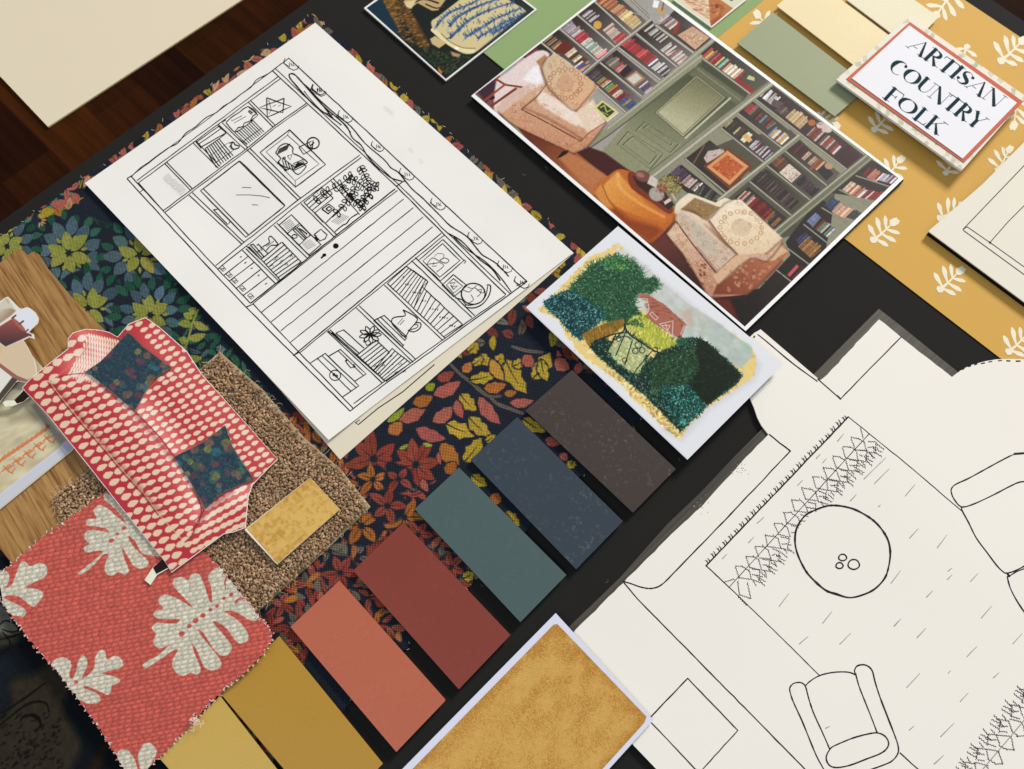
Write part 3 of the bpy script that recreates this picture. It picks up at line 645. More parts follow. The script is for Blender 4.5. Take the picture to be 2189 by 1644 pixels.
    for i in range(7): p = D((710 + (i * 53) % 230, 1230 - (i * 91) % 130))[0]; R([p, (p[0] + 5, p[1] - 4), (p[0] + 6, p[1])], 1.3)
    R(D((805, 775), (940, 662), (1265, 990), (1130, 1105)), 2.3, closed=True); R(D((900, 865), (1025, 760)), 2); R(D((1020, 1000), (1145, 885)), 2)
    R(D((960, 830), (1040, 775), (1155, 888), (1075, 940)), 2.2, closed=True); R(D((985, 818), (1095, 925)), 2.4); R(D((1000, 800), (1110, 915)), 2.6)
    for k in range(4): R(D((1020 + k * 22, 810 + k * 14), (1060 + k * 18, 830 + k * 16)), 2.6)
    R([(D((975, 900))[0][0] + 5.5 * math.cos(t), D((975, 900))[0][1] + 4 * math.sin(t)) for t in np.linspace(0, 6.3, 12)], 2)
    for k in range(6): R(D((840 + k * 12, 770 + k * 14), (930 + k * 12, 710 + k * 14)), .9); R(D((1060 + k * 10, 985 + k * 12), (1150 + k * 12, 930 + k * 12)), .9, 1)
    R(D((1190, 880), (1265, 820), (1300, 855), (1332, 880), (1312, 925), (1255, 950), (1190, 880)), 2.4); R(D((1200, 905), (1230, 945)), 6.5); R(D((1195, 885), (1215, 900)), 3)
    # right: books, small picture, trailing plant
    hatch(D((1075, 530))[0], D((1195, 645))[0], D((1275, 365))[0], D((1400, 480))[0], 4, 2.1); R(D((1275, 365), (1400, 480)), 2.2); R(D((1195, 645), (1290, 745)), 2.2)
    for i in range(8): p = D((1130 + (i * 47) % 190, 490 - (i * 31) % 90))[0]; R([p, (p[0] + 2, p[1] - 1)], 1.8)
    R(D((1275, 600), (1350, 545), (1415, 592), (1345, 652)), 3.0, closed=True); R(D((1320, 598), (1355, 572), (1385, 595), (1350, 622)), 3.5, closed=True)
    def vine(pts, n, s):
        p = smooth(pts, 8); R(p, 2.0, wob=.1); L = len(p)
        for i in range(n):
            k = int((i + .3) / n * (L - 2)); a = p[k]; d = p[k + 1] - p[k]; d /= np.hypot(*d) + 1e-9; nn = np.array([-d[1], d[0]])
            for sg in (1, -1):
                e = a + (d * .7 + nn * sg) * s; m1 = (a + e) / 2 + (nn * .3 * sg - d * .35) * s * .8; m2 = (a + e) / 2 - (nn * .3 * sg - d * .35) * s * .8
                R(smooth([a, m1, e, m2, a], 3), 2.1, wob=0)
    vine(D((1690, 130), (1730, 200), (1775, 290), (1840, 345), (1900, 350)), 7, 9)
    vine(D((1200, 520), (1290, 440), (1380, 385), (1480, 330), (1560, 265), (1610, 230)), 7, 9.5)
    vine(D((1560, 260), (1640, 290), (1720, 340), (1790, 420), (1740, 520), (1700, 620)), 8, 9.5)
    vine(D((1640, 350), (1625, 430), (1560, 500), (1500, 590), (1390, 690)), 6, 9.5); vine(D((1820, 360), (1800, 450), (1720, 500), (1650, 560)), 4, 9); vine(D((1490, 340), (1560, 440), (1640, 520), (1750, 610)), 6, 8)
    R(D((1320, 750), (1430, 640), (1500, 570)), 2.6); R(D((1310, 755), (1430, 875)), 2.2); R(smooth(D((1420, 848), (1500, 780), (1545, 758), (1590, 700), (1670, 650)), 4), 2.8)
    for k in range(5): R(D((1380 + k * 18, 740 + k * 8), (1500 + k * 18, 650 + k * 8)), .8)
    for (cx, cy, rx, ry, tl) in ((1428, 1005, 6.2, 5.6, None), (1302, 1105, 4.4, 3.4, (1266, 1140))):
        c = D((cx, cy))[0]; a = [(c[0] + rx * math.cos(t), c[1] + ry * math.sin(t)) for t in np.linspace(0, 6.28, 16)[:-1]]; aa = np.array(a)
        v = P(aa[:, 0], aa[:, 1], zf(aa[:, 0], aa[:, 1]) + .12 * MM)[::-1]; b.add(v, [tuple(range(len(v)))], 0)
        if tl: R([c, D(tl)[0]], 4.5)
    # lower bays
    R(C((1380, 85), (1500, 205), (1365, 322), (1240, 205)), 2.2, closed=True); R(C((1378, 108), (1477, 205), (1362, 300), (1265, 207)), 2.0, closed=True); R(C((1500, 200), (1512, 212), (1500, 222)), 2)
    R(smooth(C((1285, 230), (1320, 190), (1360, 215), (1300, 225), (1285, 230)), 3), 1.4); R(smooth(C((1360, 205), (1390, 190), (1415, 205), (1395, 220), (1360, 205)), 3), 1.6); R(smooth(C((1330, 185), (1350, 165), (1385, 170), (1380, 195)), 3), .9)
    R(smooth(C((1362, 215), (1385, 235), (1345, 270)), 3), 1.6); R(C((1330, 215), (1320, 240), (1345, 235)), 1.2)
    R(C((1440, 285), (1518, 348), (1442, 412), (1375, 345)), 2.4, closed=True); R(C((1440, 308), (1492, 350), (1442, 392), (1400, 345)), 2.0, closed=True); R(C((1420, 335), (1450, 330), (1430, 355), (1465, 350), (1440, 370), (1425, 345)), 2.2)
    gc = C((1553, 395))[0]; R([(gc[0] + 25.5 * math.cos(t), gc[1] + 22.5 * math.sin(t)) for t in np.linspace(0, 6.3, 30)], 3.0)
    R(smooth(C((1630, 345), (1652, 350), (1645, 400), (1610, 450), (1560, 475), (1508, 470), (1515, 455)), 4), 2.8); R(smooth(C((1635, 352), (1625, 405), (1590, 445), (1520, 460), (1490, 430), (1450, 418)), 4), 2.2)
    for a in (((1490, 370), (1530, 385), (1560, 360), (1600, 390), (1620, 380)), ((1540, 400), (1555, 430), (1530, 445)), ((1520, 355), (1550, 365), (1575, 345)), ((1575, 375), (1600, 370), (1590, 400), (1575, 410))): R(smooth(C(*a), 3), 1.4)
    hatch(C((1065, 335))[0], C((1215, 475))[0], C((1172, 238))[0], C((1295, 325))[0], 9, 2.1); hatch(C((1215, 475))[0], C((1385, 640))[0], C((1262, 355))[0], C((1492, 570))[0], 9, 2.1, .0)
    R(C((1172, 238), (1295, 325), (1262, 355), (1492, 570)), 2.2); R(C((1210, 260), (1290, 318)), 1.2)
    for i in range(22): p = C((1150 + i * 14, 300 + i * 13 + (i * 29) % 40))[0]; R([p, (p[0] + 3, p[1] - 3), (p[0] + 1, p[1] + 1)], 1.4)
    R(smooth(C((1152, 487), (1190, 505), (1228, 530), (1232, 550), (1190, 600), (1162, 640), (1120, 600), (1088, 560), (1100, 530), (1165, 520), (1152, 487)), 3), 2.5)
    R(smooth(C((1222, 560), (1252, 562), (1250, 590), (1215, 612), (1180, 602)), 4), 2.5); R(smooth(C((1215, 572), (1236, 572), (1232, 588), (1195, 600)), 4), 1.8); R(C((1120, 570), (1150, 535)), 1.4); R(C((1135, 572), (1160, 545)), 1.4)
    for a in (((985, 548), (1140, 692)), ((1002, 535), (1155, 690)), ((1022, 525), (1165, 662)), ((1045, 518), (1175, 642)), ((985, 548), (1045, 518)), ((1160, 640), (1172, 650), (1160, 662)), ((1145, 700), (1158, 685)), ((725, 605), (885, 748)), ((768, 618), (905, 738)), ((812, 600), (930, 705)), ((770, 618), (815, 600)), ((745, 615), (890, 742))): R(C(*a), 2.2)
    pc = C((965, 628))[0]
    for k in range(9):
        t = k * .72; e = (pc[0] + 24 * math.cos(t), pc[1] + 19 * math.sin(t)); n_ = np.array([-math.sin(t), math.cos(t)]) * 4.5; m_ = (np.array(pc) + e) / 2
        R(smooth([pc, m_ + n_, e, m_ - n_, pc], 4), 2.2, wob=0)
    R(C((930, 650), (945, 690), (1000, 665)), 2.4); R([pc, (pc[0] + 2, pc[1] + 2)], 5)
    hatch(C((885, 748))[0], C((980, 835))[0], C((1000, 660))[0], C((1090, 745))[0], 6, 2.2); hatch(C((980, 835))[0], C((1055, 895))[0], C((1090, 708))[0], C((1195, 790))[0], 6, 2.2)
    R(C((885, 748), (1050, 895)), 2.2); R(C((1000, 660), (1075, 730), (1090, 706), (1198, 792)), 2.2)
    for i in range(9): p = C((960 + i * 24, 770 + (i * 43) % 90))[0]; R([p, (p[0] + 5, p[1] - 4), (p[0] + 6, p[1] - 1)], 1.3)
    R(C((730, 750), (795, 712), (942, 852), (875, 895)), 2.2); R(C((780, 718), (925, 860)), 2); R(C((822, 775), (835, 795), (855, 818), (880, 810), (870, 795)), 2.2); R(C((825, 778), (835, 770)), 4); R(C((868, 808), (880, 815)), 4)
    R(C((620, 792), (708, 735), (900, 920), (805, 985)), 2.3); R(C((665, 765), (855, 950)), 2); R(C((690, 748), (885, 930)), 1.8)
    bc = C((765, 860))[0]; R([(bc[0] + 12 * math.cos(t), bc[1] + 11 * math.sin(t)) for t in np.linspace(0, 6.3, 18)], 2.2)
    for dx in (-2.5, 3.0): R([(bc[0] + dx + 2.2 * math.cos(t), bc[1] + dx * .6 + 2.6 * math.sin(t)) for t in np.linspace(0, 6.3, 8)], 2.4)
    k_ = b.build('ink_drawing', [ink_m, pencil_m], o)
paper_print = printed('paper_print', .82, .2, grain=.25)
sketch()

# ------------------------------------------------------------------ floor plan
def plan():
    G = tf(1450, 850, 3.287); Hh = tf(1600, 1100, 3.022); I = tf(1200, 650, 2.349); K = tf(850, 1280, 2.736); M = tf(1980, 700, 2.99); Nn = tf(1700, 330, 3.497); GP = tf(1110, 470, 3.102)
    b = MB()
    b.slab([(1632, 914), (1570, 976), (1498, 1052), (1425.6, 1121), (1327.7, 1232), (1214, 1342), (1150, 1420), (1300, 1560), (1900, 1500), (1900, 900)], 1.1 * MM, 1.0 * MM, 0)
    b.slab([(1739, 800), (1878.7, 660), (1928.7, 699), (2010, 765), (2048, 795), (2040, 850), (1800, 900)], 1.12 * MM, 1.0 * MM, 0)
    m, N, L, B = newmat('marker_ink_card'); c0, c1 = alb((42, 38, 31)), alb((72, 66, 53))
    tc = N.new('ShaderNodeTexCoord'); mp = N.new('ShaderNodeMapping'); L.new(tc.outputs['Object'], mp.inputs['Vector']); mp.inputs['Rotation'].default_value = (0, 0, math.radians(-43)); mp2 = N.new('ShaderNodeMapping'); L.new(mp.outputs['Vector'], mp2.inputs['Vector']); mp2.inputs['Scale'].default_value = (9, 700, 1); mp = mp2
    L.new(mix(N, L, tuple(c0), tuple(c1), ramp(N, L, noise(N, L, 1.0, 3, vec=mp.outputs['Vector']), [(.35, 0.), (.65, 1.)])), B.inputs['Base Color']); B.inputs['Roughness'].default_value = .6
    o = b.build('marker_card', [m]); tag(o, 'dark card scribbled over with black marker, edging the floor plan', 'card')
    jag = lambda pts: [(x + rng.normal(0, .6), y + rng.normal(0, .6)) for x, y in pts]
    dens = lambda a, c, n: [(a[0] + (c[0] - a[0]) * i / n, a[1] + (c[1] - a[1]) * i / n) for i in range(n)]
    left = [(1612, 712), (1626, 704)] + [(1748, 808.5), (1753, 813)]
    out = [(1560, 760)] + left + [(1760, 808)] + jag(dens((1768.6, 800), (1878.7, 683), 14)) + [(1878.7, 683)] + jag(dens((1878.7, 683), (2026, 800), 12)) + [(2035, 806), (2048.6, 795), (2062, 787), (2077, 780), (2107, 772), (2130.5, 768), (2160, 767), (2189, 768), (2320, 782),
           (2800, 1100), (2800, 2000), (1560, 2000), (1403, 1644), (1356, 1595), (1220, 1440), (1218, 1362)] + jag(dens((1232, 1345), (1332, 1246), 10)) + jag(dens((1332, 1246), (1427.8, 1150), 10)) + jag(dens((1427.8, 1150), (1498, 1084), 8)) + jag(dens((1498, 1084), (1583, 990.6), 8)) + jag(dens((1583, 990.6), (1642.7, 928.8), 5)) + [(1642.7, 928.8), (1627.8, 909.7), (1619, 892.7), (1612, 872), (1604.4, 854)]
    z = 2.0 * MM; b = MB(); b.slab(out, z, .8 * MM, 0); zi = z + .06 * MM
    R = lambda p, w=2.2, m=1, wob=.25, var=.1: b.ribbon(p, w, zi, m, wob=wob, var=var)
    R(G((195, 1182), (1195, 135)), 3.2); R([(1813.5, 891), (1930, 985), (2057, 1093)], 1.9); R([(1509, 1209), (1557.6, 1254.5), (1652, 1345), (1752, 1444)], 1.9)
    R([(1509, 1209), (1557.6, 1254.5)], 2.4)
    for k in range(25):      # rug fringe
        t = (k + .3) / 25; x = 195 + 1000 * t - 4; y = 1182 - 1047 * t - 6
        s = 1 + rng.normal(0, .12)
        R(G((x + 4, y + 2), (x - 2, y - 26 * s), (x + 6, y - 4)), 1.6, wob=0); R(G((x + 8, y - 2), (x - 14 * s, y - 24 * s)), 1.6, wob=0); R(G((x + 16, y - 10), (x + 12, y - 34 * s), (x + 22, y - 14)), 1.6, wob=0)
        R(G((x + 20, y - 18), (x + 4, y - 38 * s)), 1.5, wob=0)
    R(G((355, 1335), (1340, 255)), 1.6, 1, .15)
    ST = (((0, 0), (25, 80), 9), ((0, 0), (55, 2), 7), ((52, 2), (97, 28), 5), ((25, 80), (105, 95), 10), ((95, 30), (112, 95), 8), ((118, 18), (172, 28), 7), ((172, 28), (166, 92), 6), ((110, 96), (184, 108), 9),
          ((148, 66), (214, 104), 8), ((176, 40), (228, 78), 7), ((160, 88), (208, 132), 7), ((132, 104), (152, 134), 5), ((150, 60), (186, 70), 5), ((120, 60), (150, 62), 4))
    AP = [(1215, 285), (1155, 345), (1085, 415), (1020, 490), (945, 555), (870, 635), (795, 715), (745, 805), (675, 885), (608, 965), (540, 1045), (473, 1115), (400, 1185)]
    for n_, (ax, ay) in enumerate(AP):
        for k_, (p0, p1, m_) in enumerate(ST):
            q0, q1 = G((ax + p0[0] + rng.normal(0, 3), ay + p0[1] + rng.normal(0, 3)))[0], G((ax + p1[0] + rng.normal(0, 4), ay + p1[1] + rng.normal(0, 4)))[0]
            if np.hypot(q1[0] - 1801.5, (q1[1] - 1179) * 1.04) < 103: continue
            R(wig(q0, q1, 1.05, m_), 1.5, wob=0)
    for n_ in range(8):
        ax, ay = 1645 + 74 * n_ - 74, 1610 - 92 * n_ + 92
        for k_, (p0, p1, m_) in enumerate(ST):
            f_ = 1.0
            q0, q1 = Hh((ax - p0[0] * f_ + rng.normal(0, 3), ay - p0[1] * f_ + rng.normal(0, 3)))[0], Hh((ax - p1[0] * f_ + rng.normal(0, 4), ay - p1[1] * f_ + rng.normal(0, 4)))[0]
            R(wig(q0, q1, 1.1, m_), 1.7, wob=0)
    R(wig(G((320, 1298))[0], G((392, 1275))[0], 1.3, 11), 1.5, wob=0); R(wig(G((418, 1290))[0], G((430, 1385))[0], 1.0, 12), 1.6, wob=0); R(wig(G((430, 1385))[0], G((510, 1412))[0], 1.2, 10), 1.5, wob=0); R(wig(G((485, 1300))[0], G((510, 1412))[0], 1.0, 10), 1.5, wob=0)
    R(wig(G((1280, 212))[0], G((1300, 285))[0], .9, 9), 1.5, wob=0); R(wig(G((420, 1395))[0], G((485, 1460))[0], 1.5, 10), 1.8, wob=0)
    R(Hh((1515, 1644), (1780, 1330), (1900, 1180)), 2.0, 2, .15)
    circ = smooth(G((1090, 757), (1170, 766), (1250, 790), (1340, 840), (1400, 890), (1450, 955), (1480, 1020), (1490, 1100), (1478, 1190), (1450, 1270), (1380, 1345), (1290, 1388), (1200, 1405), (1110, 1380), (1030, 1350), (930, 1260), (880, 1190), (835, 1090), (820, 1000), (835, 910), (890, 830), (950, 795), (1030, 765)), 4, True)
    R(np.concatenate([circ, circ[:1]]), 4.0, wob=.1, var=.16)
    for x, y, rx, ry in ((1155, 1123, 28, 23), (1133, 1180, 25, 21), (1233, 1172, 40, 35)): R(G([(x + rx * math.cos(t) * (1 + .05 * math.sin(3 * t)), y + ry * math.sin(t)) for t in np.linspace(0, 6.3, 20)]), 3.0, wob=.1)
    for a in (((310, 1132), (340, 1100)), ((495, 1018), (530, 980)), ((555, 882), (602, 840)), ((840, 615), (875, 580)), ((970, 427), (998, 397)), ((1015, 457), (1042, 428)), ((1120, 306), (1162, 254)), ((1305, 572), (1458, 422)), ((1380, 602), (1482, 500)), ((1210, 725), (1252, 680)), ((1408, 767), (1420, 755)), ((1595, 692), (1662, 612)), ((1628, 985), (1685, 922)), ((1495, 1305), (1562, 1215)), ((708, 1468), (778, 1375)), ((1015, 1585), (1080, 1503)), ((1520, 1605), (1560, 1558))): R(G(*a), [2.0, 1.1], 2, .1)
    for a in (((590, 838), (660, 768)), ((330, 835), (385, 788)), ((940, 720), (983, 675)), ((1090, 795), (1146, 735)), ((1150, 535), (1190, 492)), ((1285, 420), (1315, 390)), ((1435, 432), (1483, 380)), ((1505, 668), (1572, 590)), ((1708, 835), (1768, 770)), ((1412, 918), (1476, 852)), ((1022, 1118), (1108, 1026)), ((1582, 1055), (1620, 1020)), ((1368, 1208), (1420, 1152)), ((1242, 1435), (1328, 1348)), ((1040, 1392), (1070, 1366)), ((1200, 1612), (1260, 1556)), ((500, 1380), (525, 1368)), ((1220, 215), (1282, 132)), ((1042, 152), (1096, 92)), ((1290, 365), (1315, 345)), ((1290, 1025), (1305, 1010))): R(Hh(*a), [2.0, 1.1], 2, .1)
    # armchair
    S = lambda pts, w=2.9: R(smooth(pts, 4), w, wob=.1, var=.12)
    S(Hh((495, 1660), (440, 1560), (390, 1440), (345, 1330), (290, 1210), (270, 1150), (268, 1118), (290, 1092), (330, 1084), (358, 1096), (372, 1120), (390, 1190), (420, 1280), (470, 1390), (510, 1480), (525, 1518)))
    S(Hh((368, 1106), (400, 1075), (460, 1040), (530, 1022), (600, 1016), (655, 1020), (690, 1035)))
    S(Hh((694, 1035), (685, 1010), (700, 980), (735, 970), (770, 978), (800, 1010), (818, 1080), (850, 1180), (900, 1310), (950, 1440), (968, 1500), (965, 1545), (930, 1590), (880, 1615), (800, 1644), (740, 1665)), 3.2)
    S(Hh((694, 1035), (715, 1110), (750, 1200), (790, 1300), (832, 1410)))
    S(Hh((525, 1518), (505, 1555), (505, 1590), (530, 1625), (580, 1634), (660, 1618), (760, 1580), (850, 1545), (895, 1510), (905, 1470), (880, 1430), (832, 1410), (770, 1418), (680, 1442), (590, 1478), (540, 1502), (525, 1518)), 3.1)
    # sofa at the right edge
    S(M((660, 800), (620, 805), (565, 810), (490, 845), (380, 905), (270, 965), (190, 1002), (162, 1030), (162, 1060), (180, 1100), (225, 1146), (300, 1130), (430, 1070), (530, 1018), (600, 988), (680, 985)), 2.8)
    S(M((225, 1146), (232, 1175), (270, 1245), (320, 1345), (390, 1440), (450, 1520), (490, 1560), (515, 1570), (570, 1555), (640, 1518)), 2.9); S(M((515, 1570), (530, 1588), (580, 1560), (660, 1530)), 2.4)
    S(Hh((1672, 402), (1690, 470), (1730, 550), (1790, 640), (1860, 730)), 3.0); S(Hh((1666, 376), (1690, 398), (1672, 402)), 2.6)
    R(M((565, 808), (660, 800)), 4.2)
    # room outline, doors, fire surround
    S(I((312, 1393), (350, 1404), (395, 1420), (440, 1428), (480, 1422), (515, 1400), (560, 1355)), 3.0); R(I((540, 1375), (850, 1055), (1150, 738)), 2.8); R(I((1150, 738), (1045, 655)), 2.8)
    R([(1334, 1246), (1363.5, 1281), (1520, 1440), (1650, 1572), (1724, 1648), (1800, 1725)], 2.6); R(Hh((980, 1540), (1095, 1644), (1200, 1740)), 2.6)
    R(K((1697, 465), (1990, 770), (1770, 1012), (1740, 996), (1470, 710)), 2.6); R(K((1697, 465), (1480, 692)), 2.8)
    R([(1927, 720), (1849, 799), (1797, 853), (1748, 810)], 2.4); R([(1797, 853), (1790, 846)], 4)
    R(GP((1590, 762), (1650, 808), (1830, 960), (1990, 1100)), 2.6) if False else R(GP((1582, 760), (1640, 806), (1750, 900), (1835, 968)) + [(1747, 815)], 2.6)
    R(GP((1556, 778), (1560, 772)), 3.5)
    for a in (((200, 285), (208, 279)), ((230, 268), (243, 262)), ((270, 250), (285, 245)), ((310, 238), (325, 233)), ((352, 231), (372, 227)), ((400, 221), (420, 217)), ((462, 213), (482, 211)), ((516, 213), (536, 214)), ((575, 215), (600, 215)), ((640, 218), (660, 220))): R(M(*a), 2.6, wob=0)
    for _ in range(40): p = I((700 + rng.normal(0, 25), 1010 + rng.normal(0, 20)))[0] if _ % 2 else I((890 + rng.normal(0, 20), 830 + rng.normal(0, 18)))[0]; R([p, (p[0] + 1.5, p[1] - 1)], 1.0, 2, 0)
    o = b.build('floor_plan', [paper('plan_paper', (235, 230, 221), .8, .022, .3, .12, 7, .35), ink2_m, flatcol('plan_pencil', (150, 142, 138), .7)])
    tag(o, 'large cream room plan drawn in fine ink with armchair, round table and leafy rug', 'floor plan')
    # second plan card at the right edge, raised
    z2 = 4.2 * MM; b = MB(); q = [(1984.5, 494), (2100, 394), (2189, 304), (2700, -100), (2900, 700), (2560, 905), (2189, 645)]
    b.slab(q, z2, .7 * MM, 0)
    for p, w in ((Nn((1255, 560), (1710, 85), (1800, -9)), 2.0), (Nn((1288, 545), (1285, 541), (1500, 690), (1710, 840)), 1.8), (Nn((1255, 560), (1262, 572), (1500, 745), (1720, 905)), 2.0), (Nn((1455, 660), (1590, 505), (1710, 385), (1800, 290)), 1.9), (Nn((1262, 556), (1286, 541)), 1.6), (Nn((1452, 657), (1460, 662)), 4)): b.ribbon(p, w, z2 + .06 * MM, 1)
    for p, w in (([(2189, 590), (2150, 562), (2300, 690)], 2),): pass
    o = b.build('plan_card', [paper('plan_card_paper', (228, 222, 208), .8, .012), purple_m]); tag(o, 'cream card with ruled purple lines raised on black foam at the right', 'plan card')
    b = MB(); b.slab([(1985, 496), (2100, 396), (2189, 306), (2700, -98), (2900, 702), (2560, 905), (2189, 647)], z2 - .7 * MM, 3.4 * MM, 0); b.build('foam_backing', [blackcore_m], o)
plan()
# ------------------------------------------------------------------ dark leafy furnishing fabric with pinked edges
NAVY = (25, 31, 44); RED = (140, 62, 50); PINK = (166, 88, 76); ORG = (168, 100, 46); YEL = (172, 146, 46); OLV = (142, 144, 66)
BLU = (72, 96, 104); GRN = (34, 82, 62); TAU = (104, 94, 82); DK = (24, 30, 40)
def leaf_fabric():
    q = [(-820, 1060), (668, 28), (1504, 763), (350, 1905)]
    q = [(-75, 560), (668, 28), (1504, 763), (505, 1745)]
    cv = Canvas(q, 640, 840, NAVY)
    F1 = tf(0, 400, 4.111); F2 = tf(700, 750, 3.287); F3 = tf(480, 1150, 3.328); F5 = tf(1000, 780, 3.574)
    r = np.random.default_rng(11)
    def J(c, a=10): return tuple(np.clip(np.array(c) * .97 + r.normal(0, a, 3) * .25 + r.normal(0, a * .6), 0, 255))
    # soft filler of small leaves over everything that is not otherwise drawn
    zones = [((1040, 900), (1), None)]
    def fill(poly, n, cols, L=(22, 36), w=(9, 14), seed=1, gap=None):
        rr = np.random.default_rng(seed); pp = np.array(poly, float); x0, y0 = pp.min(0); x1, y1 = pp.max(0); pts = []
        tries = 0
        while len(pts) < n and tries < n * 40:
            tries += 1; p = np.array([rr.uniform(x0, x1), rr.uniform(y0, y1)])
            c = False; j = len(pp) - 1
            for i in range(len(pp)):
                if (pp[i][1] > p[1]) != (pp[j][1] > p[1]) and p[0] < (pp[j][0] - pp[i][0]) * (p[1] - pp[i][1]) / (pp[j][1] - pp[i][1]) + pp[i][0]: c = not c
                j = i
            if not c or any(np.hypot(*(p - o)) < (gap or L[0] * .75) for o in pts): continue
            pts.append(p); a = rr.uniform(0, 6.28); l = rr.uniform(*L) / 2; d = np.array([math.cos(a), math.sin(a)]) * l
            cv.leaf(p - d, p + d, rr.uniform(*w), J(cols[rr.integers(len(cols))]), rr.uniform(-.12, .12), DK if rr.random() < .5 else None)
    def flower(c, R1, R2, R3, n1, c1, c2=None, c3=None, ph=0, w=1.0, fr=1.0):
        c = np.array(c, float)
        for (R, Rin, n, col, ww, off) in ((R3, R2 * .86, int(n1 * 3), c3, .5, .2), (R2, R1 * .72, int(n1 * 2), c2, .62, .5)):
            if col is None: continue
            for i in range(n):
                a = ph + (i + off) / n * 6.283 + r.normal(0, .05); d = np.array([math.cos(a), math.sin(a)]); k = 1 + r.normal(0, .07)
                cv.leaf(c + d * Rin * k, c + d * R * k, (R - Rin) * ww * w, J(col), r.uniform(-.1, .1))
        for i in range(n1):
            a = ph + i / n1 * 6.283 + r.normal(0, .06); d = np.array([math.cos(a), math.sin(a)]); k = 1 + r.normal(0, .08)
            cv.leaf(c + d * R1 * .12, c + d * R1 * k, R1 * .52 * w, J(c1, 6), r.uniform(-.12, .12), None)
            a += 3.14 / n1; d = np.array([math.cos(a), math.sin(a)]); cv.leaf(c + d * R1 * .55, c + d * R1 * .86, R1 * .16, J(c1, 6))
    # cool half
    fill(F1((-60, 380), (250, 250), (640, 230), (1000, 300), (1900, 1300), (2400, 1900), (1500, 1900), (900, 1300), (-60, 700)), 330, [GRN, GRN, (44, 94, 68), BLU], (20, 34), (9, 14), 3, 14)
    for c, R1, R2, R3, n, ph in (((605, 578), 48, 76, 98, 6, .35), ((1225, 598), 46, 74, 97, 5, .9), ((775, 1062), 46, 72, 92, 6, -.3), ((1322, 1125), 46, 66, 90, 6, -.5), ((62, 520), 38, 60, 80, 6, .4)):
        cc = F1(c)[0]; cv.ell(cc, R3 * .93, R3 * .9, 0, NAVY, 2); flower(cc, R1, R2, R3, n, OLV, BLU, GRN, ph)
    cv.poly(F1((520, 180), (640, 60), (760, 40), (1000, 260), (960, 330), (760, 250), (640, 240)), NAVY, 3)
    for i in range(12): a = i * .524; c = F1((345, 290))[0]; cv.leaf((c[0] + 5 * math.cos(a), c[1] + 5 * math.sin(a)), (c[0] + 16 * math.cos(a), c[1] + 16 * math.sin(a)), 3.4, (196, 142, 90))
    cv.ell(F1((345, 290))[0], 4.5, 4.5, 0, NAVY)
    for a in (((455, 245), (600, 170), (690, 90), (740, 0)), ((500, 215), (640, 120), (690, 40), (720, -60)), ((600, 180), (680, 120), (770, 70))): cv.line(smooth(F1(*a), 4), [2, 3.5, 4], (136, 132, 52))
    for s_, (x, y) in enumerate(F1((610, 60), (480, 110), (560, 50), (430, 180), (250, 290))): cv.leaf((x - 8, y + 4), (x + 7, y - 3), 8, (58, 128, 94))
    stem = F1((1600, 1480), (1650, 1350), (1690, 1200), (1740, 1080)); cv.line(smooth(stem, 4), [5, 4], OLV)
    for a, c in (((1690, 1220), (1560, 1200)), ((1700, 1180), (1840, 1250)), ((1640, 1370), (1570, 1330)), ((1650, 1330), (1810, 1290)), ((1720, 1110), (1660, 1070)), ((1620, 1470), (1560, 1390)), ((1640, 1500), (1780, 1500)), ((1690, 1160), (1610, 1110)), ((1600, 1480), (1730, 1610))): cv.leaf(F1(a)[0], F1(c)[0], 17, J(OLV, 6), .08)
    # warm strip along the top edges (under the drawing, only a rim shows)
    fill([(10, 490), (668, 20), (720, 60), (560, 190), (190, 400), (120, 460)], 150, [PINK, PINK, ORG, YEL, (196, 150, 110), NAVY, NAVY], (24, 38), (13, 20), 5, 17)
    fill([(668, 20), (1260, 545), (1240, 620), (1160, 560), (640, 80)], 170, [YEL, YEL, (200, 170, 58), PINK, ORG, TAU, NAVY], (24, 40), (14, 20), 6, 17)
    fill([(1240, 540), (1504, 763), (1400, 900), (1150, 700), (1120, 620)], 46, [(96, 40, 36), (110, 48, 40), (150, 126, 44), NAVY], (30, 50), (16, 22), 8, 26)
    fill([(1010, 690), (1260, 560), (1380, 760), (1215, 800), (1150, 700), (960, 770)], 60, [PINK, (120, 56, 46), YEL, TAU, (150, 84, 50)], (26, 42), (13, 19), 29, 22)
    # warm half : boughs, then traced leaves
    fill(F2((-700, 300), (150, 560), (330, 600), (760, 900), (640, 1120), (300, 1600), (0, 1640), (-500, 3200), (-900, 3200)), 640, [RED, RED, (160, 76, 58), ORG, TAU, RED], (24, 38), (11, 16), 9, 15)
    fill(F2((560, 1080), (760, 1240), (1080, 1600), (900, 1800), (200, 2200), (0, 1640), (300, 1600)), 170, [RED, RED, ORG, TAU, (150, 76, 60)], (24, 38), (11, 16), 19, 17)
    for a, c, R1, n, ph in (((325, 760), RED, 60, 7, .2), ((620, 800), RED, 56, 8, .6), ((320, 905), ORG, 36, 5, .9), ((540, 1170), ORG, 44, 5, .2), ((240, 1230), ORG, 50, 5, .8), ((420, 1090), RED, 42, 5, 1.2), ((90, 1560), RED, 42, 6, .1), ((640, 1290), RED, 34, 6, .1), ((500, 900), RED, 34, 4, .5), ((1240, 1680), ORG, 34, 5, 0), ((0, 1200), RED, 38, 6, .5), ((870, 1520), RED, 34, 6, .3)):
        cc = F2(a)[0]; cv.ell(cc, R1 * .95, R1 * .9, 0, NAVY, 2)
        for i in range(n):
            t = ph + i / n * 6.283 + r.normal(0, .08); d = np.array([math.cos(t), math.sin(t)]); k = 1 + r.normal(0, .1)
            cv.leaf(np.array(cc) + d * R1 * .1, np.array(cc) + d * R1 * k, R1 * .44, J(c, 8), r.uniform(-.1, .1), DK, vw=1.0)
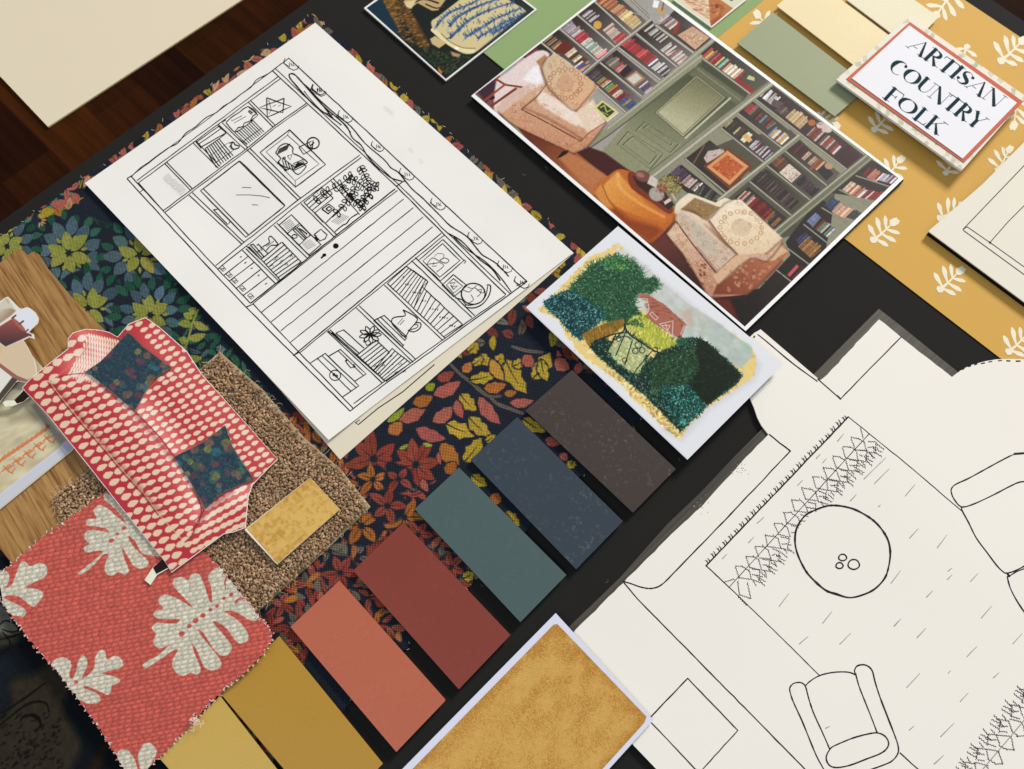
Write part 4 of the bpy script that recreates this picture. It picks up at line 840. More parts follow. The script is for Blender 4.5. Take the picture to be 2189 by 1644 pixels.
    for a in (((865, 95), (940, 170), (1010, 220), (1080, 285), (1140, 320), (1215, 318)), ((1140, 320), (1190, 370), (1290, 410), (1370, 440)), ((1300, -30), (1400, 0), (1510, 10))): cv.line(smooth(F2(*a), 4), [4, 6, 4], TAU); cv.line(smooth(F2(*a), 4), [.8, 1.6], (70, 62, 56))
    cv.ell(F2((450, 810))[0], 14, 10, 0, NAVY, 2)
    YL = [((1000, 205), (1190, 155), 24), ((930, 300), (1045, 420), 30), ((1250, 60), (1400, 300), 34), ((1300, 110), (1385, 60), 20), ((1440, 200), (1565, 10), 36), ((830, 510), (1050, 590), 32), ((990, 460), (1150, 600), 30), ((960, 780), (1080, 610), 32), ((1075, 20), (1140, 105), 22), ((985, 10), (1060, -60), 24), ((1180, 100), (1230, 20), 22), ((1365, 470), (1530, 570), 24), ((1010, 870), (1120, 950), 24), ((1250, 1130), (1350, 1230), 26), ((1020, 100), (1090, 40), 16), ((1110, 640), (1180, 590), 16), ((1500, 60), (1545, 215), 22), ((950, 1600), (1030, 1560), 22), ((1730, 770), (1700, 830), 20)]
    for a, c, w in YL:
        a, c = F2(a)[0], F2(c)[0]; m = ((a[0] + c[0]) / 2, (a[1] + c[1]) / 2); cv.leaf((a[0] * 1.06 - c[0] * .06, a[1] * 1.06 - c[1] * .06), (c[0] * 1.06 - a[0] * .06, c[1] * 1.06 - a[1] * .06), w * 1.35, NAVY, .05)
        cv.leaf(a, c, w, J(YEL, 6), .05, DK, lobe=.22, vw=1.6)
    PL = [((745, 310), (935, 215), 28, PINK), ((740, 500), (885, 390), 28, PINK), ((905, 345), (950, 475), 20, PINK), ((1065, 325), (1215, 515), 28, PINK), ((500, 490), (695, 390), 28, PINK), ((620, 545), (830, 620), 28, PINK), ((1280, 365), (1450, 350), 20, PINK), ((1380, 30), (1450, 110), 26, PINK), ((1600, 60), (1700, 130), 28, PINK), ((770, 200), (890, 150), 22, RED), ((1530, 620), (1640, 650), 20, PINK), ((1640, 760), (1680, 720), 20, PINK),
          ((600, 370), (740, 320), 26, ORG), ((1100, 265), (1255, 235), 24, ORG), ((1240, 300), (1330, 290), 15, ORG), ((800, 650), (925, 800), 36, ORG), ((830, 860), (900, 780), 26, ORG), ((430, 580), (525, 500), 28, ORG), ((950, 150), (1010, 80), 20, ORG), ((1145, 1020), (1220, 1060), 28, ORG), ((1150, 60), (1240, 210), 24, (190, 140, 62)), ((690, 270), (755, 230), 18, (140, 146, 40)), ((420, 500), (540, 400), 15, (140, 146, 40)), ((505, 690), (570, 655), 9, (150, 156, 60)), ((670, 650), (740, 665), 9, (150, 156, 60)), ((665, 900), (705, 990), 16, PINK), ((780, 710), (795, 800), 9, PINK)]
    for a, c, w, k in PL:
        a, c = F2(a)[0], F2(c)[0]; cv.leaf((a[0] * 1.06 - c[0] * .06, a[1] * 1.06 - c[1] * .06), (c[0] * 1.06 - a[0] * .06, c[1] * 1.06 - a[1] * .06), w * 1.3, NAVY, .05)
        cv.leaf(a, c, w, J(k, 6), .06, None, lobe=.12)
    fill(F3((-400, 1300), (0, 1100), (250, 1280), (300, 1644), (-300, 1700)), 90, [YEL, OLV, (150, 60, 50), TAU], (24, 38), (12, 18), 12, 21)
    cv.vary(.10, 5, 2, 3)
    # the cloth's corner with painted-in shade: a dark taupe trunk drawn with black curls
    DZ = tf(0, 1200, 3.703)
    # pinked outline
    edge = zig([(-90, 572), (668, 28), (1360, 636), (1504, 763), (1360, 903), (900, 1355), (505, 1745), (100, 1390), (-90, 1230)], 10.5, 2.4, .3)
    o = None
    cv.clip(edge)
    o = cv.build('leaf_fabric', .95 * MM, printed('woven_print', .85, .15, weave=820, wang=math.radians(40), wstr=.85))
    tag(o, 'dark navy furnishing fabric printed with red, yellow and green leaves, pinked edge', 'fabric')
    # loose pale threads along the pinked edge
    b = MB()
    for i in range(0, len(edge)):
        if rng.random() < .22:
            x, y = edge[i]; a = rng.uniform(0, 6.28); L = rng.uniform(2, 5.5)
            b.ribbon(smooth([(x - L * math.cos(a) * .4, y - L * math.sin(a) * .4), (x + rng.normal(0, 1), y + rng.normal(0, 1)), (x + L * math.cos(a), y + L * math.sin(a))], 3), .8, 1.25 * MM, 0)
    b.build('fraying_thread', [flatcol('thread', (190, 186, 160), .8)], o)
leaf_fabric()

def shaded_print():
    DZ = tf(0, 1200, 3.703)
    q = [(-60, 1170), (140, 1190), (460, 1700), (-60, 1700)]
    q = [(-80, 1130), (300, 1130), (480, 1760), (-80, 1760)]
    cv = Canvas(q, 330, 380, (13, 17, 23))  # ground and taupe kept near black: shade is painted into the print colours
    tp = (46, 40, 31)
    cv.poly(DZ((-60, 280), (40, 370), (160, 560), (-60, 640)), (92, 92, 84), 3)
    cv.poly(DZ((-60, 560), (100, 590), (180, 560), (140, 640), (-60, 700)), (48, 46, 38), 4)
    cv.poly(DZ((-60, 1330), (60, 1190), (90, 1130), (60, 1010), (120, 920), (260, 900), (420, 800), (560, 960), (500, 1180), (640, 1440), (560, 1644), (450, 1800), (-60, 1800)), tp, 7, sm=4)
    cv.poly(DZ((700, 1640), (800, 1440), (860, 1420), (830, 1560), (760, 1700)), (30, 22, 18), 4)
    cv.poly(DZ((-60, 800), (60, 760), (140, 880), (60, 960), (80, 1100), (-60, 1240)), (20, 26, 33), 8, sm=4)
    K_ = (12, 11, 9)
    for a in (((0, 500), (40, 470), (110, 490), (150, 540), (90, 560), (20, 540)), ((0, 620), (60, 610), (80, 660), (40, 720), (0, 730)), ((-10, 1310), (80, 1230), (200, 1140), (300, 1110), (370, 1130), (385, 1200)), ((160, 1260), (200, 1220), (270, 1230), (320, 1290), (280, 1350)), ((180, 1240), (250, 1210), (310, 1240), (330, 1300)), ((20, 1200), (200, 1080), (360, 960)), ((20, 560), (70, 600), (170, 570))): cv.line(smooth(DZ(*a), 5), [2, 3.4, 2], K_)
    r = np.random.default_rng(5)
    for i in range(90):
        x, y = r.uniform(0, 480), r.uniform(1220, 1644); a = r.uniform(-.9, -.2); L = r.uniform(14, 60)
        cv.line(smooth(DZ((x, y), (x + L * .5 * math.cos(a), y + L * .5 * math.sin(a) + r.normal(0, 8)), (x + L * math.cos(a), y + L * math.sin(a))), 3), [1.2, 2.4, 1], K_, al=.8)
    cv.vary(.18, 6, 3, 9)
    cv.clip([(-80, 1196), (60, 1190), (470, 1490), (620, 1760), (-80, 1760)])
    o = cv.build('shaded_fabric', 1.15 * MM, printed('shaded_weave', .9, .08, weave=1180, wang=math.radians(38), wstr=.3))
    tag(o, 'fabric darkened with painted shade, with a taupe tree trunk and black curls left of the coral fabric', 'fabric')
shaded_print()

# ------------------------------------------------------------------ carpet offcut
def carpet():
    out = [(470, 752), (560, 832), (650, 935), (727, 1002), (792, 1083), (700, 1172), (600, 1262), (545, 1312), (430, 1420), (127, 1116), (111, 1066), (130, 1046), (180, 1006), (300, 900)]
    t = thing('carpet_sample', 'brown tufted wool carpet offcut under the red patterned sofa picture', 'carpet', (450, 1060))
    b = MB(); b.slab(out, 2.6 * MM, 1.6 * MM, 0); b.build('jute_backing', [paper('jute', (176, 160, 128), .95, .18, .9, .05, 700)], t)
    # tufts: little curled loops of yarn
    import bmesh
    bm = bmesh.new(); bmesh.ops.create_icosphere(bm, subdivisions=1, radius=1.0); bv = np.array([v.co[:] for v in bm.verts]); bf = np.array([[v.index for v in f.verts] for f in bm.faces]); bm.free()
    pp = np.array(out, float); cen = pp.mean(0); ins = cen + (pp - cen) * .985
    def inside(p, poly):
        c = False; j = len(poly) - 1
        for i in range(len(poly)):
            if (poly[i][1] > p[1]) != (poly[j][1] > p[1]) and p[0] < (poly[j][0] - poly[i][0]) * (p[1] - poly[i][1]) / (poly[j][1] - poly[i][1]) + poly[i][0]: c = not c
            j = i
        return c
    r = np.random.default_rng(3); V = []; Fc = []; Cc = []; n = 0
    pal = s2l(np.array([(150, 120, 90), (142, 112, 82), (162, 132, 100), (148, 120, 94), (134, 106, 80), (172, 144, 114), (154, 126, 98), (142, 118, 98)])) / KG * 1.38
    step = 5.4; sofa = [(60, 830), (146, 744), (180, 711), (311, 690), (431, 812), (575, 975), (520, 1040), (515, 1115), (366, 1205), (262, 1075)]
    coral = [(20, 1230), (230, 1075), (400, 1180), (470, 1230), (560, 1370), (300, 1600)]
    for gx in np.arange(100, 800, step):
        for gy in np.arange(745, 1420, step * .92):
            p = (gx + r.normal(0, 1.4) + (step / 2 if int(gy / (step * .92)) % 2 else 0), gy + r.normal(0, 1.4))
            if not inside(p, ins) or inside(p, sofa) or inside(p, coral): continue
            m = mpp(*p); c = P(p[0], p[1], (4.2 + r.uniform(-.5, .6)) * MM); base = pal[r.integers(len(pal))] * r.uniform(.8, 1.22) * (1 + .12 * math.sin(gx * .03 + 1) * math.sin(gy * .04))
            for k in range(2):      # each tuft: three twisted yarn nubs
                s = m * r.uniform(2.5, 3.6) * np.array([1.15, .9, .95]); a = r.uniform(0, 3.14); ca, sa = math.cos(a), math.sin(a)
                v = bv * s * (1 + r.normal(0, .10, (len(bv), 1))); v = np.stack([v[:, 0] * ca - v[:, 1] * sa, v[:, 0] * sa + v[:, 1] * ca, v[:, 2]], 1)
                v += c + np.array([r.normal(0, 1.9) * m, r.normal(0, 1.9) * m, r.uniform(-.5, .4) * MM])
                V.append(v); Fc.append(bf + n); n += len(v); cc = base * r.uniform(.82, 1.22); Cc.append(np.tile(np.append(cc, 1), (len(v), 1)) * np.append(r.uniform(.88, 1.12, (len(v), 1)) * np.ones((1, 3)), np.ones((len(v), 1)), 1))
    V = np.concatenate(V); Fc = np.concatenate(Fc).astype(np.int32); Cc = np.concatenate(Cc)
    me = bpy.data.meshes.new('wool_pile'); me.vertices.add(len(V)); me.vertices.foreach_set('co', V.astype(np.float32).ravel()); me.loops.add(len(Fc) * 3); me.loops.foreach_set('vertex_index', Fc.ravel())
    me.polygons.add(len(Fc)); me.polygons.foreach_set('loop_start', np.arange(0, len(Fc) * 3, 3, dtype=np.int32)); me.polygons.foreach_set('use_smooth', np.ones(len(Fc), dtype=bool)); me.update(calc_edges=True)
    ca = me.color_attributes.new('print', 'FLOAT_COLOR', 'POINT'); ca.data.foreach_set('color', np.clip(Cc, 0, 1).astype(np.float32).ravel())
    m, N, L, B = newmat('wool'); at = N.new('ShaderNodeVertexColor'); at.layer_name = 'print'
    L.new(mix(N, L, at.outputs['Color'], ramp(N, L, noise(N, L, 2400, 3), [(.3, (.7, .7, .7)), (.7, (1.3, 1.28, 1.26))]), 1.0, 'MULTIPLY'), B.inputs['Base Color']); B.inputs['Roughness'].default_value = .95; B.inputs['Specular IOR Level'].default_value = .05
    bump(N, L, noise(N, L, 3000, 3), .9, .0006, B); me.materials.append(m)
    o = bpy.data.objects.new('wool_pile', me); sc.collection.objects.link(o); o.parent = t
    b = MB()                                         # stray fibres
    for i in range(420):
        p = np.array(out[r.integers(len(out))]) * .2 + np.array([r.uniform(110, 790), r.uniform(755, 1330)]) * .8 if i % 3 else np.array(out[i % 14]) * (u := r.random()) + np.array(out[(i + 1) % 14]) * (1 - u)
        if i % 3 and not inside(p, ins) or inside(p, sofa): continue
        if inside(p, coral): continue
        a = r.uniform(0, 6.28); L_ = r.uniform(3, 9); k = r.normal(0, 1.2)
        b.ribbon(smooth([p, p + [L_ * math.cos(a), L_ * math.sin(a)], p + [L_ * math.cos(a) + L_ * math.cos(a + k), L_ * math.sin(a) + L_ * math.sin(a + k)]], 3), .5, (5.0 + r.random() * .4) * MM, 0)
    b.build('stray_fibre', [flatcol('fibre', (214, 186, 152), .9)], t)
carpet()

# ------------------------------------------------------------------ oak flooring sample
def oak():
    m, N, L, B = newmat('oak'); tc = N.new('ShaderNodeTexCoord'); mp = N.new('ShaderNodeMapping'); L.new(tc.outputs['Object'], mp.inputs['Vector'])
    mp.inputs['Rotation'].default_value = (0, 0, math.radians(52)); st = N.new('ShaderNodeMapping'); L.new(mp.outputs['Vector'], st.inputs['Vector']); st.inputs['Scale'].default_value = (30, 330, 1)
    wob = N.new('ShaderNodeMapping'); L.new(mp.outputs['Vector'], wob.inputs['Vector']); wob.inputs['Scale'].default_value = (26, 900, 1)
    g = noise(N, L, 1.0, 4, vec=st.outputs['Vector'], rough=.6); f = noise(N, L, 1.0, 3, vec=wob.outputs['Vector'])
    c = ramp(N, L, g, [(.28, tuple(alb((120, 82, 44)))), (.45, tuple(alb((158, 118, 68)))), (.6, tuple(alb((178, 138, 86)))), (.75, tuple(alb((168, 126, 74))))])
    c = mix(N, L, c, ramp(N, L, f, [(.36, (.45, .38, .30)), (.44, (1, 1, 1))]), .8, 'MULTIPLY')
    c = mix(N, L, c, ramp(N, L, noise(N, L, 12, 2), [(.3, (.82, .76, .66)), (.7, (1.08, 1.04, 1.0))]), 1.0, 'MULTIPLY')
    L.new(c, B.inputs['Base Color']); B.inputs['Roughness'].default_value = .5; B.inputs['Specular IOR Level'].default_value = .3; bump(N, L, f, .25, .0003, B)
    b = MB(); pts = [(-120, 600), (0, 562), (36, 533), (50, 536), (60, 545), (72, 537), (82, 543), (100, 572), (150, 632), (222, 704), (300, 800), (420, 960), (130, 1190), (23, 1201), (-4, 1168), (-120, 1010)]
    b.slab(pts, 2.9 * MM, 2.2 * MM, 0); o = b.build('oak_sample', [m]); tag(o, 'pale oak wood flooring sample with ragged end at the left edge', 'wood sample')
oak()

# ------------------------------------------------------------------ coral basket-weave fabric
def coral_fabric():
    CF = tf(0, 1050, 2.768)
    cv = Canvas([(-30, 1075), (600, 960), (710, 1560), (80, 1720)], 720, 720, (197, 88, 76))
    CO = (200, 93, 82); CRM = (212, 204, 184)
    cv.a[:] = CO
    def shp(*p): cv.poly(smooth(CF(*p), 3, True), (190, 182, 140), 1.2); cv.poly(smooth([(x, y) for x, y in CF(*p)], 3, True), CRM, .8)
    shp((850, 1020), (930, 975), (1000, 915), (1015, 903), (940, 930), (905, 890), (925, 850), (898, 810), (930, 780), (1030, 785), (1060, 770), (1050, 755), (960, 757), (912, 740), (918, 710), (965, 695), (935, 650), (958, 618), (1010, 618), (1090, 660), (1140, 690), (1100, 640), (1030, 565), (1030, 520), (1080, 508), (1112, 530), (1130, 495), (1170, 488), (1200, 530), (1235, 640), (1255, 655), (1250, 570), (1232, 500), (1290, 450), (1340, 480), (1400, 560), (1450, 640), (1500, 690), (1540, 740), (1490, 768), (1400, 715), (1345, 708), (1330, 716), (1400, 760), (1462, 830), (1465, 882), (1425, 902), (1390, 880), (1340, 810), (1275, 770), (1262, 780), (1330, 860), (1372, 920), (1350, 965), (1310, 972), (1262, 930), (1205, 840), (1172, 818), (1185, 850), (1235, 910), (1308, 1010), (1290, 1050), (1250, 1060), (1205, 1035), (1170, 950), (1137, 903), (1150, 960), (1186, 1050), (1165, 1088), (1130, 1072), (1080, 1092), (1030, 1060), (1022, 1000), (1055, 935), (1020, 945), (940, 1000), (870, 1045), (850, 1042))
    shp((465, 482), (520, 440), (590, 380), (605, 355), (570, 352), (510, 362), (498, 330), (530, 312), (500, 280), (510, 240), (560, 230), (635, 243), (630, 222), (570, 208), (515, 202), (520, 165), (572, 162), (553, 115), (590, 83), (640, 105), (690, 150), (745, 190), (690, 110), (620, 50), (620, 8), (660, 30), (740, 100), (830, 220), (945, 372), (900, 380), (840, 365), (795, 290), (757, 265), (790, 330), (872, 410), (870, 442), (830, 458), (790, 440), (760, 390), (722, 335), (735, 400), (762, 470), (735, 493), (700, 477), (660, 502), (622, 475), (625, 420), (643, 380), (615, 372), (560, 430), (500, 482), (470, 492))
    shp((-30, 480), (40, 475), (55, 520), (38, 558), (20, 570), (45, 570), (75, 545), (100, 480), (120, 425), (150, 418), (178, 445), (230, 425), (275, 445), (272, 500), (220, 530), (148, 568), (210, 578), (252, 600), (245, 635), (200, 682), (160, 660), (110, 622), (50, 618), (22, 632), (90, 665), (148, 700), (145, 738), (100, 738), (40, 720), (-30, 660))
    shp((300, 1030), (355, 983), (410, 1000), (422, 1040), (408, 1090), (425, 1112), (450, 1070), (465, 1000), (492, 973), (516, 1000), (510, 1050), (482, 1108), (520, 1090), (560, 1040), (562, 990), (590, 942), (622, 950), (632, 997), (680, 973), (722, 1000), (720, 1042), (645, 1062), (602, 1080), (680, 1098), (712, 1125), (662, 1150), (655, 1192), (630, 1203), (580, 1180), (510, 1152), (498, 1166), (560, 1190), (592, 1222), (580, 1252), (530, 1257), (470, 1235), (420, 1190), (330, 1100))
    shp((690, 1560), (740, 1528), (770, 1548), (800, 1600), (820, 1700), (760, 1720)); shp((815, 1570), (850, 1500), (892, 1493), (928, 1540), (900, 1600), (870, 1700), (840, 1660))
    for x, y, rr in ((1075, 845, 18), (1120, 798, 14), (1157, 765, 17), (1200, 735, 16), (1245, 702, 11), (1285, 680, 12), (1325, 635, 11), (1368, 612, 13), (660, 293, 15), (735, 218, 13), (695, 252, 9), (450, 1130, 12)): cv.ell(CF((x, y))[0], rr / 2.768 * 1.1, rr / 2.768 * .85, -30, CO)
    cv.line(CF((1335, 580), (1330, 540), (1345, 500)), [2, 5], CO); cv.line(smooth(CF((1395, 660), (1410, 640), (1450, 632)), 3), [6, 3], CO)
    # the weave itself: thick basket threads, real relief
    px = cv.px(); ang = math.radians(-11); X = px[..., 0] * math.cos(ang) - px[..., 1] * -math.sin(ang); Y = px[..., 0] * -math.sin(ang) + px[..., 1] * math.cos(ang)
    X = px[..., 0] * math.cos(ang) + px[..., 1] * math.sin(ang); Y = -px[..., 0] * math.sin(ang) + px[..., 1] * math.cos(ang)
    X = X + 2.0 * (cv.fbm(40, 2, 21) - .5); Y = Y + 3.0 * (cv.fbm(50, 2, 22) - .5)
    rowp, colp = 9.3, 15.0; rr_ = Y / rowp; row = np.floor(rr_); fy = rr_ - row; cc = X / colp + .5 * (row % 2) + .42 * fy + .25 * np.sin(row * 2.3); col = np.floor(cc); fx = cc - col
    th = np.sin(np.pi * np.clip((fx - .06) / .88, 0, 1)) ** .5 * np.sin(np.pi * np.clip((fy - .05) / .9, 0, 1)) ** .6     # floats over
    slant = np.sin((fx * 1.0 + fy * .55) * 2 * np.pi * 3.2) * .10
    jit = np.random.default_rng(8).random((400, 400)); jv = jit[(row.astype(int) % 400), (col.astype(int) % 400)]
    h = th * (.7 + .3 * jv) + slant * th
    h = h + .16 * (cv.fbm(2.2, 2, 61) - .5) * 2; cv.hgt = (h * .34 * MM)
    cv.a *= (.87 + .15 * th + .05 * (jv - .5) * 2 + .05 * np.sin((fx * .9 + fy * .8) * 2 * np.pi * 2.6) + .05 * (cv.fbm(2.0, 1, 71) - .5) * 2)[..., None]
    cv.a += ((1 - th) ** 3 * 10)[..., None] * 0
    cv.vary(.06, 4, 2, 31); cv.vary(.03, 160, 2, 32)
    edge = zig(CF((-60, 520), (60, 440), (230, 290), (540, 60), (640, -10), (1000, 330), (1180, 352), (1230, 380), (1300, 450), (1530, 735), (1612, 835), (1600, 905), (1540, 985), (1400, 1115), (1280, 1215), (1180, 1325), (1000, 1520), (850, 1660), (780, 1720), (690, 1565), (560, 1362), (350, 1082), (190, 902), (0, 645), (-60, 560)), 7.5, 1.9, .5)
    cv.clip(edge)
    def zf(x, y):       # lies over the carpet and swatches, sagging between them
        x = np.asarray(x, float); y = np.asarray(y, float)
        return 5.2 * MM + 1.0 * MM * np.sin(x * .012 + y * .004) + 1.6 * MM * np.clip((x - 180) / 350, 0, 1) * np.clip((1560 - y) / 300, 0, 1) + 1.0 * MM * np.exp(-((x - 520) ** 2 + (y - 1400) ** 2) / 9000.)
    o = cv.build('coral_fabric', 0, printed('coral_weave', .85, .15, grain=.6), None, zf)
    tag(o, 'coral basket-weave fabric swatch printed with big cream leaves', 'fabric')
    b = MB()
    for i in range(len(edge)):
        x, y = edge[i]
        if x < -5 or y > 1660 or (1040 < y < 1200 and 230 < x < 440): continue
        for k in range(3 if rng.random() < .5 else 1):
            a = rng.uniform(0, 6.28); L = rng.uniform(2, 4.5); zz = float(zf(x, y)) + rng.uniform(-.3, .35) * MM
            b.ribbon(smooth([(x - L * math.cos(a) * .6, y - L * math.sin(a) * .6), (x + rng.normal(0, 1.2), y + rng.normal(0, 1.2)), (x + L * math.cos(a), y + L * math.sin(a))], 3), rng.uniform(1.0, 2.0), zz, int(rng.random() < .3))
    for k in range(16):
        c = CF((1170 + rng.normal(0, 22), 1360 + rng.normal(0, 22)))[0]; a = rng.uniform(0, 6.28); L = rng.uniform(4, 8)
        b.ribbon(smooth([c, (c[0] + L * math.cos(a), c[1] + L * math.sin(a)), (c[0] + L * 1.3 * math.cos(a + 1), c[1] + L * 1.3 * math.sin(a + 1))], 4), 1.3, 6.2 * MM, 0)
    b.build('fraying_thread', [flatcol('thread_pale', (226, 208, 196), .85), flatcol('thread_coral', (206, 110, 104), .85)], o)
coral_fabric()

# ------------------------------------------------------------------ ochre cloths
def denim_print():
    q = [(1188, 1310), (1397, 1537), (1225, 1740), (760, 1740)]
    # a white-bordered print of ochre twill, its lower half runs out of the picture
    q = [(1188, 1310.5), (1397, 1539), (1010, 1990), (660, 1860)]
    p0, p1 = np.array((1188, 1310.5)), np.array((1397, 1539)); dl = np.array((852 - 1188, 1652 - 1310.5)); dr = np.array((1276 - 1397, 1654 - 1539)) * 2.92
    z = 4.0 * MM; w0, w1, w2 = (P(*p, z) for p in (p0, p1, p0 + dl)); off = (w2 - w0) * 1.25; q = [p0, p1, unP(w1 + off, z), unP(w0 + off, z)]
    card_ = MB(); card_.slab(q, z, .35 * MM, 0); o = card_.build('ochre_print', [paper('print_white', (214, 216, 232), .6, .01, .15), white_edge])
    tag(o, 'white-bordered print of ochre yellow twill cloth at the bottom of the board', 'print')
    K = tf(850, 1280, 2.736)
    i0, i1 = np.array(K((925, 138))[0]), np.array(K((1466, 700))[0]); j0 = i0 + np.array(K((72, 1010))[0]) - i0; wo = (P(*j0, z) - P(*i0, z)) * 1.27; jl = np.array(unP(P(*i0, z) + wo, z)) - i0; jr = np.array(unP(P(*i1, z) + wo, z)) - i1
    cv = Canvas([i0, i1, i1 + jr, i0 + jl], 380, 560, (203, 160, 82))
    px = cv.px(); n1 = cv.fbm(26, 3, 41); n2 = cv.fbm(7, 2, 42); n3 = cv.fbm(70, 2, 43)
    s = np.sin((px[..., 0] * .18 + px[..., 1] * .98) * 2 * np.pi / 4.4 + 1.5 * n1)
    br = np.random.default_rng(2).random(cv.a.shape[:2])
    u, v = np.meshgrid(np.linspace(0, 1, cv.nu), np.linspace(0, 1, cv.nv)); e = np.minimum(np.minimum(u, 1 - u) * 3.0, v * 3.4)
    edge_ = np.clip(1 - e / .28, 0, 1) * n1 * 1.1; fine = np.random.default_rng(6).random((cv.nv, cv.nu)); fine = (fine + np.roll(fine, 1, 1) + np.roll(fine, 2, 1)) / 3
    d = np.clip((n2 - .45) * .45 + (n1 - .5) * 1.1 + (fine - .5) * 3.0 * (.3 + n1) + .14 + edge_, 0, 1) * (.25 + .75 * (s > -.1)) + .08 * (s < -.2)
    cv.a = (np.array((206, 163, 86)) * (1 - d[..., None]) + np.array((160, 100, 22)) * d[..., None]) * (1 + .05 * s[..., None] + .05 * (br[..., None] - .5))
    cv.clip([i0 + (i1 - i0) * .02, i0 + (i1 - i0) * .98] + [i1 + jr * .02, i1 + jr, i0 + jl, i0 + jl * .012])
    cv.build('twill_picture', z + .08 * MM, printed('twill', .6, .25, grain=.3), o)
denim_print()
def ochre_tag():
    Q = tf(350, 800, 3.288); q = Q([(1030, 725), (1238, 950), (797, 1337), (568, 1093)])
    z = 7.0 * MM; b = MB(); b.slab(q, z, .6 * MM, 0); o = b.build('ochre_chip', [flatcol('chip_card', (236, 228, 208), .7)]); tag(o, 'small mottled ochre chip lying on the brown carpet offcut', 'colour chip')
    qq = Q([(1030, 727), (1236, 951), (800, 1330), (585, 1085)]); cv = Canvas([qq[0], qq[1], qq[2], qq[3]], 150, 260, (203, 160, 82))
    n = cv.fbm(6, 3, 51); n2 = cv.fbm(34, 2, 52); d = np.clip((n - .5) * 1.6 + (n2 - .5) * .9 + .25, 0, 1)[..., None]
    px = cv.px(); s = np.sin((px[..., 0] * .3 + px[..., 1] * .95) * 2 * np.pi / 4.5)[..., None]
    cv.a = np.array((214, 174, 98)) * (1 - d) + np.array((180, 132, 52)) * d; cv.a *= 1 + .03 * s
    cv.build('ochre_cloth', z + .12 * MM, printed('ochre_cloth_m', .8, .2, grain=.5), o)
ochre_tag()
# ------------------------------------------------------------------ framed picture of a library room
def books(cv, T, p0, p1, h, cols, n, up=(.79, -.61), seed=0, lean=0.0, pale=False):
    h = h * 1.12; n = int(n * 1.25)
    r = np.random.default_rng(seed); p0 = np.array(T(tuple(p0))[0]); p1 = np.array(T(tuple(p1))[0]); sc_ = np.hypot(*(p1 - p0)) / (np.hypot(*(np.array(p1) - p0)) + 1e-9)
    k = np.hypot(*(np.array(T((100, 0))[0]) - np.array(T((0, 0))[0]))) / 100; up = np.array(up) * h * k
    w = r.uniform(.6, 1.4, n); w = np.r_[0, np.cumsum(w)] / w.sum()
    for i in range(n):
        a = p0 + (p1 - p0) * w[i]; b = p0 + (p1 - p0) * (w[i + 1] - .04 / n); u = up * r.uniform(.78, 1.0); c = np.array(cols[(i if r.random() < .6 else r.integers(len(cols))) % len(cols)], float)
        c = c * .86 + c.mean() * .14
        ln = (b - a) * (r.uniform(-1, 1.5) if r.random() < lean else 0)
        q = [a, b, b + u + ln, a + u + ln]
        cv.poly(q, c * r.uniform(.85, 1.1), .45)
        cv.line([b, b + u + ln], [.8], c * .35, .4, .8)
        if r.random() < .5: m = r.uniform(.25, .8); cv.line([a + (u + ln) * m, b + (u + ln) * m], [1.0], np.clip(c * 1.5 + 25, 0, 245), .5, .6)
        if r.random() < .3: m = r.uniform(.15, .9); cv.line([a + (u + ln) * m, b + (u + ln) * m], [1.3], c * .5, .5, .6)
def bloom(cv, T, pts, seed, cols=((168, 98, 66), (190, 128, 96), (150, 84, 60)), n=26, s=4.2):
    r = np.random.default_rng(seed); p = np.array(T(*pts)); x0, y0 = p.min(0); x1, y1 = p.max(0); k = 0
    while k < n:
        q = np.array([r.uniform(x0, x1), r.uniform(y0, y1)]); c = False; j = len(p) - 1
        for i in range(len(p)):
            if (p[i][1] > q[1]) != (p[j][1] > q[1]) and q[0] < (p[j][0] - p[i][0]) * (q[1] - p[i][1]) / (p[j][1] - p[i][1]) + p[i][0]: c = not c
            j = i
        k += 1
        if not c: continue
        col = cols[r.integers(len(cols))]; rr = s * r.uniform(.5, 1.2)
        cv.ring(q, rr, 1.1, col, .6, rr * r.uniform(.6, 1), r.uniform(0, 180))
        cv.ring(q + r.normal(0, 3, 2), rr * .6, 1.4, (214, 180, 146), .55)
